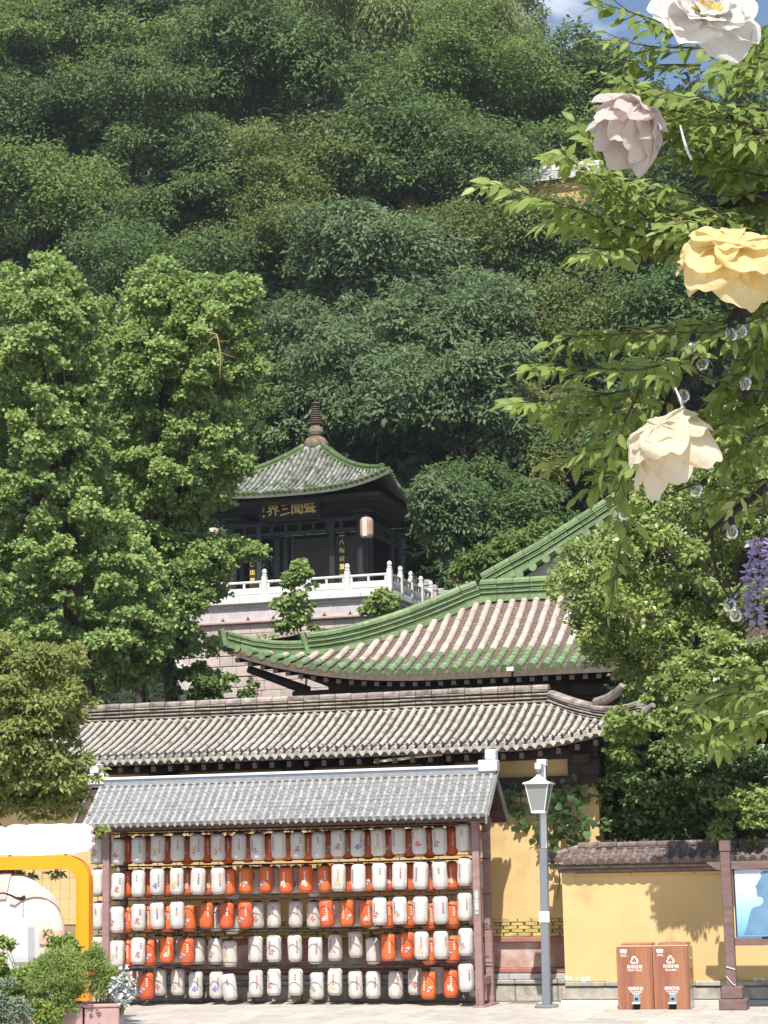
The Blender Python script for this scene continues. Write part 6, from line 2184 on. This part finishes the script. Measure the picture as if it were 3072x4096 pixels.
def petal(L, Wd, m, seed, bend, ruffle=.05, cup=.25, nu=19, nv=15):
    """broad fabric petal along +y, base at the origin, bending up (+z) or down, crumpled towards its rim"""
    r_ = random.Random(seed)
    ph = [r_.uniform(0, 6.3) for _ in range(6)]
    vs, fs = [], []
    for j in range(nv):
        t = j / (nv - 1)
        w = Wd * (.22 + .78 * math.sin(PI / 2 * min(1, t * 1.35))) * (1 - .25 * max(0, t - .75) * 4 * max(0, t - .75) * 4 * .6)
        y = L * t
        for i in range(nu):
            s = -1 + 2 * i / (nu - 1)
            edge = t ** 2
            yy = y - L * .46 * (1 - math.sqrt(1 - .96 * s * s)) * t * t + ruffle * L * .25 * math.sin(3.2 * s + ph[3]) * edge
            z = bend * L * t * t + cup * w * .5 * s * s + ruffle * L * (math.sin(4.5 * s + ph[0]) * edge + .3 * math.sin(8 * s + 5 * t + ph[1]) * t + .35 * math.sin(9 * t + 3 * s + ph[2]) * t)
            z += .010 * L * math.sin(13 * s + 11 * t + ph[4]) + .008 * L * math.sin(17 * t - 12 * s + ph[5])
            vs.append((s * w / 2, yy, z))
    for j in range(nv - 1):
        for i in range(nu - 1):
            a = j * nu + i
            fs.append((a, a + 1, a + nu + 1, a + nu))
    me = bpy.data.meshes.new('petal')
    me.from_pydata(vs, [], fs)
    me.polygons.foreach_set('use_smooth', [True] * len(fs))
    me.materials.append(m)
    me.update()
    return me


def flower(label, px, py, depth, axis_px, tilt_to_eye, size_px, m, rings, core=True, group='giant fabric flowers in the near tree'):
    """axis_px: where the flower looks to in the picture (dx, dy down); tilt_to_eye: how far it turns to the camera, -1..1"""
    c = at(px, py, depth)
    fl_ = thing('fabric_flower', label, 'flower', c, group, yaw=0)
    s = size_px * depth / F
    ax = MN @ np.array([axis_px[0], -axis_px[1], 0.0])
    ax = ax / (np.linalg.norm(ax) + 1e-9) * math.sqrt(max(0, 1 - tilt_to_eye ** 2)) + MN[:, 2] * tilt_to_eye
    fl_.rotation_euler = Vector(ax).to_track_quat('Z', 'Y').to_euler()
    k = 0
    for (n, L, Wd, elev, bend, off) in rings:
        me = [petal(L * s, Wd * s, m, 31 + k + 7 * i + int(px), bend, .045) for i in range(3)]
        for i in range(n):
            a = 2 * PI * (i + off) / n + random.gauss(0, .1)
            # petal y axis points out and up by elev
            M3 = Matrix.Rotation(a, 3, 'Z') @ Matrix.Rotation(elev + random.gauss(0, .12), 3, 'X')
            put('petal', me[i % 3], fl_, (M3 @ Vector((0, .03 * s, 0))), M3.to_euler(), [random.uniform(.88, 1.1)] * 3)
        k += 50
    if core:
        q = MB()
        for i in range(46):
            a, rr = random.uniform(0, 2 * PI), random.random() ** .5
            d = Vector((math.cos(a) * rr * .22 * s, math.sin(a) * rr * .22 * s, 0))
            q.tube([d * .3, d * .8 + Vector((0, 0, .10 * s)), d * 1.25 + Vector((0, 0, random.uniform(.15, .24) * s))], [.008 * s, .008 * s, .016 * s], 4)
        q.build('stamens', M_stamen, fl_)
    MB().tube([(0, 0, 0), (0, 0, -.25 * s), (.05 * s, 0, -.6 * s)], [.05 * s, .03 * s, .02 * s], 6).build('stem', M_barkd, fl_)
    return fl_


flower('giant white fabric flower with a yellow heart at the top right of the picture', 2825, 60, 7.6, (.1, -.6), .75, 215, M_fw,
       [(7, 1.0, 1.15, -.05, -.1, 0), (6, .85, 1.0, .25, .1, .5), (4, .5, .7, .7, .2, .2)])
flower('pinkish white fabric flower hanging side on above the bright leaf spray', 2570, 440, 7.9, (.55, -.8), -.1, 200, M_fp,
       [(8, 1.15, .9, -.50, -.45, 0), (7, .92, .85, -.25, -.4, .5), (5, .65, .7, .1, -.2, .3)], core=False)
flower('giant yellow fabric flower hanging at the right edge below the leaf spray', 2930, 975, 7.5, (.05, -.8), .34, 270, M_fy,
       [(8, 1.02, 1.0, -.42, -.32, 0), (7, .84, .92, -.12, -.3, .5), (5, .58, .8, .25, -.2, .2)], core=False)
flower('cream fabric flower drooping among dark leaves below the black bough', 2640, 1700, 7.7, (-.45, -.85), .15, 245, M_fc,
       [(8, 1.1, .88, -.36, -.45, 0), (7, .88, .8, -.12, -.4, .5), (5, .6, .7, .15, -.3, .2)], core=False)

glass = bpy.data.materials.new('clear_glass')
glass.use_nodes = True
n, l = glass.node_tree.nodes, glass.node_tree.links
gls = n.new('ShaderNodeBsdfGlossy')
gls.inputs['Roughness'].default_value = .05
trn = n.new('ShaderNodeBsdfTransparent')
trn.inputs['Color'].default_value = (.9, .93, .94, 1)
fre = n.new('ShaderNodeFresnel')
fre.inputs['IOR'].default_value = 1.6
mr = n.new('ShaderNodeMath')
mr.operation = 'MULTIPLY_ADD'
mr.inputs[1].default_value = .8
mr.inputs[2].default_value = .05
mx = n.new('ShaderNodeMixShader')
l.new(fre.outputs[0], mr.inputs[0])
l.new(mr.outputs[0], mx.inputs['Fac'])
l.new(trn.outputs[0], mx.inputs[1])
l.new(gls.outputs[0], mx.inputs[2])
l.new(mx.outputs[0], n['Material Output'].inputs['Surface'])
M_socket = mat('socket_black', (.015, .015, .016), None, rough=.5)
bulb_me = MB().lathe([(.012, .036), (.020, .030), (.030, .012), (.033, -.008), (.028, -.026), (.014, -.036), (.002, -.039)], 14).mesh('globe', glass, smooth=True)
sock_me = MB().lathe([(.014, .032), (.016, .036), (.016, .066), (.010, .074)], 10).mesh('socket', M_socket)
fil_me = MB().tube([(-.008, 0, .03), (-.010, 0, -.005), (0, 0, -.014), (.010, 0, -.005), (.008, 0, .03)], .0018, 4).mesh('filament', mat('filament_brass', (.8, .55, .15), None, rough=.3, metal=.7))
BULBS = [(2762, 1391, 'glass bulb with a golden glint left of the black bough', .3), (2924, 1338, 'glass bulb hanging from the upper end of the black bough', 0), (2811, 1454, 'pale glass bulb tucked under the middle of the black bough', .5),
         (2674, 1479, 'glass bulb left of the lower black bough among twigs', 0), (2981, 1536, 'glass bulb standing upright on the cord at the right', PI), (2734, 1582, 'glass bulb under the lower tip of the black bough', 0),
         (2511, 1861, 'dim glass bulb under the cream fabric flower', 0), (2787, 1960, 'glass bulb below the trailing tip of the cream flower', .8), (2497, 2051, 'glass bulb hanging before the green gable ridge', 0),
         (2928, 2126, 'glass bulb on the thin cord before the sunlit camphor', 0), (2921, 2420, 'upper one of two glass bulbs beside the wisteria', .7), (2941, 2458, 'lower one of two glass bulbs beside the wisteria', -.3), (2965, 1325, 'small glass bulb right below the yellow flower', .2)]
for px, py, lab, tl in BULBS:
    bb = thing('glass_bulb', lab, 'light bulb', at(px, py, 8.45), 'string light bulbs in the near tree', yaw=.3)
    bb.rotation_euler = (0, tl, .3)
    bb.scale = (.86, .86, .86)
    put('globe', bulb_me, bb)
    put('socket', sock_me, bb)
    put('filament', fil_me, bb)
cord = thing('light_cord', 'thin black light cord slung between the bulbs in the near tree', 'cord', at(2800, 1700, 8.45), yaw=0)
c0 = np.array(cord.location)
for pts in ([(2924, 1305), (2930, 1400), (2900, 1440), (2800, 1460)], [(2762, 1420), (2762, 1500), (2735, 1550)], [(2674, 1450), (2760, 1480), (2900, 1530), (2981, 1560), (3100, 1570)],
            [(2640, 1870), (2640, 1930), (2665, 1980), (2720, 1960), (2780, 1935)], [(2511, 1835), (2505, 1950), (2497, 2020)], [(2928, 2100), (2900, 2120), (2885, 2160)], [(2885, 2160), (2890, 2280), (2935, 2395)]):
    MB().tube([at(x, y, 8.45) - c0 for x, y in pts], .004, 5).build('cord_length', M_socket, cord)
rb = thing('plastic_ribbon', 'pale glossy ribbon hanging straight under the upper leaf mass', 'ribbon', at(2740, 560, 8.0), yaw=0)
c0 = np.array(rb.location)
MB().tube([at(x, y, 8.0) - c0 for x, y in ((2720, 500), (2735, 560), (2752, 610), (2766, 640))], [.004, .006, .006, .004], 5).build('ribbon', mat('ribbon_white', (.7, .72, .74), None, rough=.15), rb)
rb2 = thing('plastic_ribbon', 'pale glossy ribbon trailing down onto the cream flower', 'ribbon', at(2720, 1620, 7.9), yaw=0)
c0 = np.array(rb2.location)
MB().tube([at(x, y, 7.9) - c0 for x, y in ((2700, 1550), (2722, 1600), (2735, 1650), (2745, 1705))], [.004, .006, .006, .004], 5).build('ribbon', MATS['ribbon_white'], rb2)

wis = thing('wisteria_cluster', 'hanging violet wisteria cluster at the right edge', 'flower', at(3040, 2150, 8.2), yaw=0)
c0 = np.array(wis.location)
wp_ = [leaf_piece('petal', .026, .024, mat('wisteria_violet', (.30, .25, .44), (.42, .37, .56), 30, .6, trans=.3), True, bend=-.3),
       leaf_piece('petal', .024, .022, mat('wisteria_pale', (.46, .42, .60), (.55, .50, .66), 30, .6, trans=.3), True, bend=-.3),
       leaf_piece('petal', .024, .022, mat('wisteria_faded', (.5, .38, .36), (.58, .46, .42), 30, .6, trans=.3), True, bend=-.3)]
for i in range(290):
    t = i / 289
    px = 3040 - 15 * t + random.gauss(0, 9) - (14 if .3 < t < .8 else 0)
    py = 2150 + 410 * t
    p = at(px, py, 8.2) - c0
    rr = .034 * (1 - .4 * t)
    a = random.uniform(0, 2 * PI)
    k = 0 if t < .7 and random.random() < .75 else (1 if t < .85 else 2)
    put('petal', wp_[k], wis, p + np.array([math.cos(a) * rr, math.sin(a) * rr, random.gauss(0, .01)]), (random.uniform(-1.2, .4), random.gauss(0, .5), a - PI / 2))
MB().tube([at(x, y, 8.2) - c0 for x, y in ((3060, 1950), (3045, 2150), (3030, 2400), (3025, 2550))], [.005, .005, .004, .002], 5).build('stem', M_barkd, wis)

# ================================================================== PLANTERS AT THE LOWER LEFT
M_box = mat('rose_planter', (.40, .25, .235), (.47, .31, .29), 3, .6, bump=.05)
PD = 24.4
for (x0, x1, lab) in ((108, 330, 'rose brown planter box half hidden by green plants, left one'), (338, 476, 'rose brown planter box with dusty miller at its right end'), (-130, 100, 'rose brown planter box below the silvery plant at the corner')):
    a, b_ = at(x0, 4030, PD), at(x1, 4030, PD)
    z = at((x0 + x1) / 2, 4016, PD)[2]
    w = float(np.linalg.norm((b_ - a)[:2]))
    pl = thing('planter_box', lab, 'planter', (a[0], a[1], 0), 'planter boxes at the lower left', yaw=-math.atan2(a[1] - b_[1], b_[0] - a[0]))
    MB().box(0, 0, 0, w, .5, z - .045, bev=.01).build('body', M_box, pl)
    r = MB()
    r.box(-.012, -.012, z - .042, w + .012, .05, z, bev=.008).box(-.012, .45, z - .042, w + .012, .512, z, bev=.008)
    r.box(-.012, .052, z - .042, .05, .448, z, bev=.008).box(w - .05, .052, z - .042, w + .012, .448, z, bev=.008)
    r.build('rim', M_box, pl)
    MB().box(.05, .05, z - .09, w - .05, .45, z - .05).build('soil', M_earth, pl)
for k in ('leaf_fresh', 'leaf_feather', 'leaf_silver', 'leaf_dusty'):
    pass
LEAF['fresh'] = leaf_mat('leaf_fresh', (.11, .18, .035), (.28, .37, .09), (.42, .45, .13), rough=.4)
LEAF['feather'] = leaf_mat('leaf_feather', (.15, .23, .05), (.35, .43, .14), rough=.5)
LEAF['silver'] = leaf_mat('leaf_silver', (.17, .24, .15), (.34, .41, .28), rough=.6, trans=.15)
LEAF['dusty'] = leaf_mat('leaf_dusty', (.50, .52, .50), (.64, .66, .64), rough=.7, trans=.12)
PLANTS = [
    ('bushy_plant', 'tall leafy bush with small pink buds behind the planters', [(-80, 3720), (40, 3770), (150, 3860), (180, 3720), (230, 3760), (300, 3740), (330, 3860), (320, 3990), (-80, 4000)], 46, (20, 42), PD + .35, 8500, .066, 'fresh', dict(asp=.5, droop=-.1, spread=.7, tip=.5), 41),
    ('feathery_plant', 'feathery yellow green plant spilling over the middle planter', [(150, 3840), (260, 3780), (330, 3830), (370, 3900), (340, 4000), (300, 4040), (190, 4060), (110, 4060), (90, 3960)], 44, (18, 38), PD - .05, 12000, .06, 'feather', dict(asp=.18, droop=-.5, spread=.9, tip=.0), 42),
    ('fern_like_plant', 'upright fine leaved green plant at the right end of the planters', [(330, 3830), (380, 3770), (430, 3850), (465, 3900), (470, 3990), (430, 4010), (370, 3970)], 30, (16, 30), PD + .15, 8000, .06, 'feather', dict(asp=.2, droop=-.6, spread=.8), 43),
    ('silver_plant', 'silvery grey green plant in the bottom left corner', [(-80, 3930), (60, 3920), (120, 4000), (130, 4110), (-80, 4130)], 30, (18, 36), PD - .35, 7000, .055, 'silver', dict(asp=.26, droop=-.3, spread=.9), 44),
    ('dusty_miller', 'white leaved dusty miller at the right end of the planters', [(450, 3880), (490, 3870), (525, 3920), (530, 3980), (490, 4030), (455, 4010), (440, 3940)], 20, (12, 22), PD + .1, 900, .075, 'dusty', dict(asp=.55, droop=.0, spread=.7), 45),
    ('low_plant', 'low bright plant hanging over the planter rims in front', [(100, 4000), (200, 4010), (300, 4040), (330, 4060), (250, 4110), (180, 4110), (110, 4080)], 18, (12, 22), PD - .3, 2600, .055, 'fresh', dict(asp=.4, droop=.3, spread=.8), 46),
]
for nm, lab, poly, k, rp_, dep, n_, L_, kd, kw, sd in PLANTS:
    lb = poly_lobes(poly, k, rp_, dep, .12, .8, seed=sd)
    c = lb[:, :3].mean(0)
    bz = np.array([c[0], c[1], .5])
    t = thing(nm, lab, 'plant', bz, 'plants in the rose brown planters', yaw=0)
    P, N, A, Ls, Wd, ti = lobe_leaves(lb, n_, L_, jitter=.5, lo=-.8, **kw)
    put('foliage', leaf_cloud('foliage', P - bz, N, A, Ls, Wd, ti, LEAF[kd]), t)
    q = MB()
    for l in lb[::3]:
        q.tube([(0, 0, 0), (l[:3] - bz) * .5 + np.array([0, 0, .03]), l[:3] - bz], [.008, .006, .003], 5, cap=False)
    q.build('stems', mat('stem_green', (.08, .12, .04), (.14, .18, .07), 8, .7), t)
blm = leaf_piece('petal', .035, .03, mat('blossom_pink', (.76, .50, .44), (.82, .62, .55), 20, .6, trans=.3), True, bend=-.2)
blr = leaf_piece('petal', .04, .035, mat('blossom_wine', (.32, .05, .10), (.45, .1, .16), 20, .6, trans=.3), True, bend=-.2)
FLW = [(355, 3945, 0, 'pale pink blossom high in the feathery plant'), (385, 3975, 0, 'pink blossom beside the fern like plant'), (352, 3985, 0, 'pink blossom drooping just under the pale one'), (388, 4040, 1, 'wine red blossom hanging on the front of the planter'), (20, 3800, 0, 'small pink bud at the left edge of the bush'), (245, 3818, 0, 'small pink bud in the middle of the bush'), (32, 3825, 0, 'small peach bud near the left edge')]
for px, py, k, lab in FLW:
    f_ = thing('blossom', lab, 'flower', at(px, py, PD - .15), 'blossoms in the planters', yaw=0)
    for i in range(7):
        put('petal', blr if k else blm, f_, (0, 0, -.012 * i if k else 0), (random.uniform(.0, .9), 0, i * .9))

# ================================================================== HALF HIDDEN HILL HOUSE AND ROCKS
hd_ = 112.0
for hd_ in np.arange(80, 200, 1.0):
    p = at(2170, 980, hd_)
    if p[2] < H(p[0], p[1]) + .5:
        break
hd_ -= 2.5
hb = at(2170, 985, hd_)
hh = thing('hill_house', 'orange walled hill house with white ridge, mostly hidden by trees', 'house', hb, yaw=-YAW)
sc_ = hd_ / F
M_orw = mat('orange_wall', (.58, .34, .12), (.66, .42, .17), 2, .9, bump=.1)
MB().box(-185 * sc_, 0, -3, 185 * sc_, 4, 280 * sc_).build('wall', M_orw, hh)
MB().add([(-215 * sc_, -.6, 262 * sc_), (230 * sc_, -.6, 262 * sc_), (230 * sc_, 2, 350 * sc_), (-215 * sc_, 2, 350 * sc_), (230 * sc_, 4.6, 262 * sc_), (-215 * sc_, 4.6, 262 * sc_)], [(0, 1, 2, 3), (3, 2, 4, 5), (0, 3, 5), (1, 4, 2)]).build('roof', M_tile_grey, hh)
MB().box(-215 * sc_, 1.8, 345 * sc_, 230 * sc_, 2.2, 372 * sc_, bev=.05).build('ridge', M_whitecap, hh)
MB().box(-60 * sc_, -.08, 60 * sc_, 60 * sc_, -.004, 190 * sc_).build('window', mat('brown_window', (.08, .045, .03), (.12, .07, .05), 3, .7), hh)
MB().box(-80 * sc_, -.1, 36 * sc_, 20 * sc_, -.004, 58 * sc_).build('name_board', mat('red_board', (.42, .10, .06), (.5, .15, .1), 3, .7), hh)
MB().box(-90 * sc_, -.1, -20 * sc_, -60 * sc_, -.004, 20 * sc_).build('red_panel', MATS['red_board'], hh)
M_rock = mat('tan_rock', (.20, .16, .13), (.33, .27, .22), 1.2, .95, bump=1.0, bscale=3)
for px, py, rp_, lab in ((1640, 850, 45, 'upper tan rock showing through the trees in the middle of the hill'), (1745, 950, 60, 'lower tan rock face under the dark tree in the middle of the hill')):
    for t in np.arange(80, 220, .5):
        p = at(px, py, t)
        if p[2] < H(p[0], p[1]) + 2.2:
            break
    t -= 6
    p = at(px, py, t)
    r = rp_ * t / F
    vs, fs = [], []
    nr_, ns_ = 8, 12
    for j in range(nr_ + 1):
        for i in range(ns_):
            a, b2 = PI * j / nr_, 2 * PI * i / ns_
            k = r * (1 + .3 * math.sin(3 * a + 2 * b2) * math.sin(2 * b2 + px) + .12 * math.sin(7 * a - 5 * b2))
            vs.append((k * math.sin(a) * math.cos(b2), k * math.sin(a) * math.sin(b2), k * 1.5 * math.cos(a)))
    m = MB().add(vs, [(j * ns_ + i, j * ns_ + (i + 1) % ns_, (j + 1) * ns_ + (i + 1) % ns_, (j + 1) * ns_ + i) for j in range(nr_) for i in range(ns_)])
    o = m.build('rock_outcrop', M_rock, None, p)
    tag(o, lab, 'rock', 'rock outcrops on the hill')

# ================================================================== AIR: thin summer haze over the valley
hz = MB().box(-150, -70, -1.5, 190, 345, 112)
hzm = bpy.data.materials.new('summer_haze')
hzm.use_nodes = True
n, l = hzm.node_tree.nodes, hzm.node_tree.links
n.remove(n['Principled BSDF'])
pv_ = n.new('ShaderNodeVolumePrincipled')
pv_.inputs['Color'].default_value = (.82, .90, 1.0, 1)
pv_.inputs['Density'].default_value = 0.00017
pv_.inputs['Anisotropy'].default_value = 0.0
l.new(pv_.outputs[0], n['Material Output'].inputs['Volume'])
tag(hz.build('haze', hzm), kind='stuff')
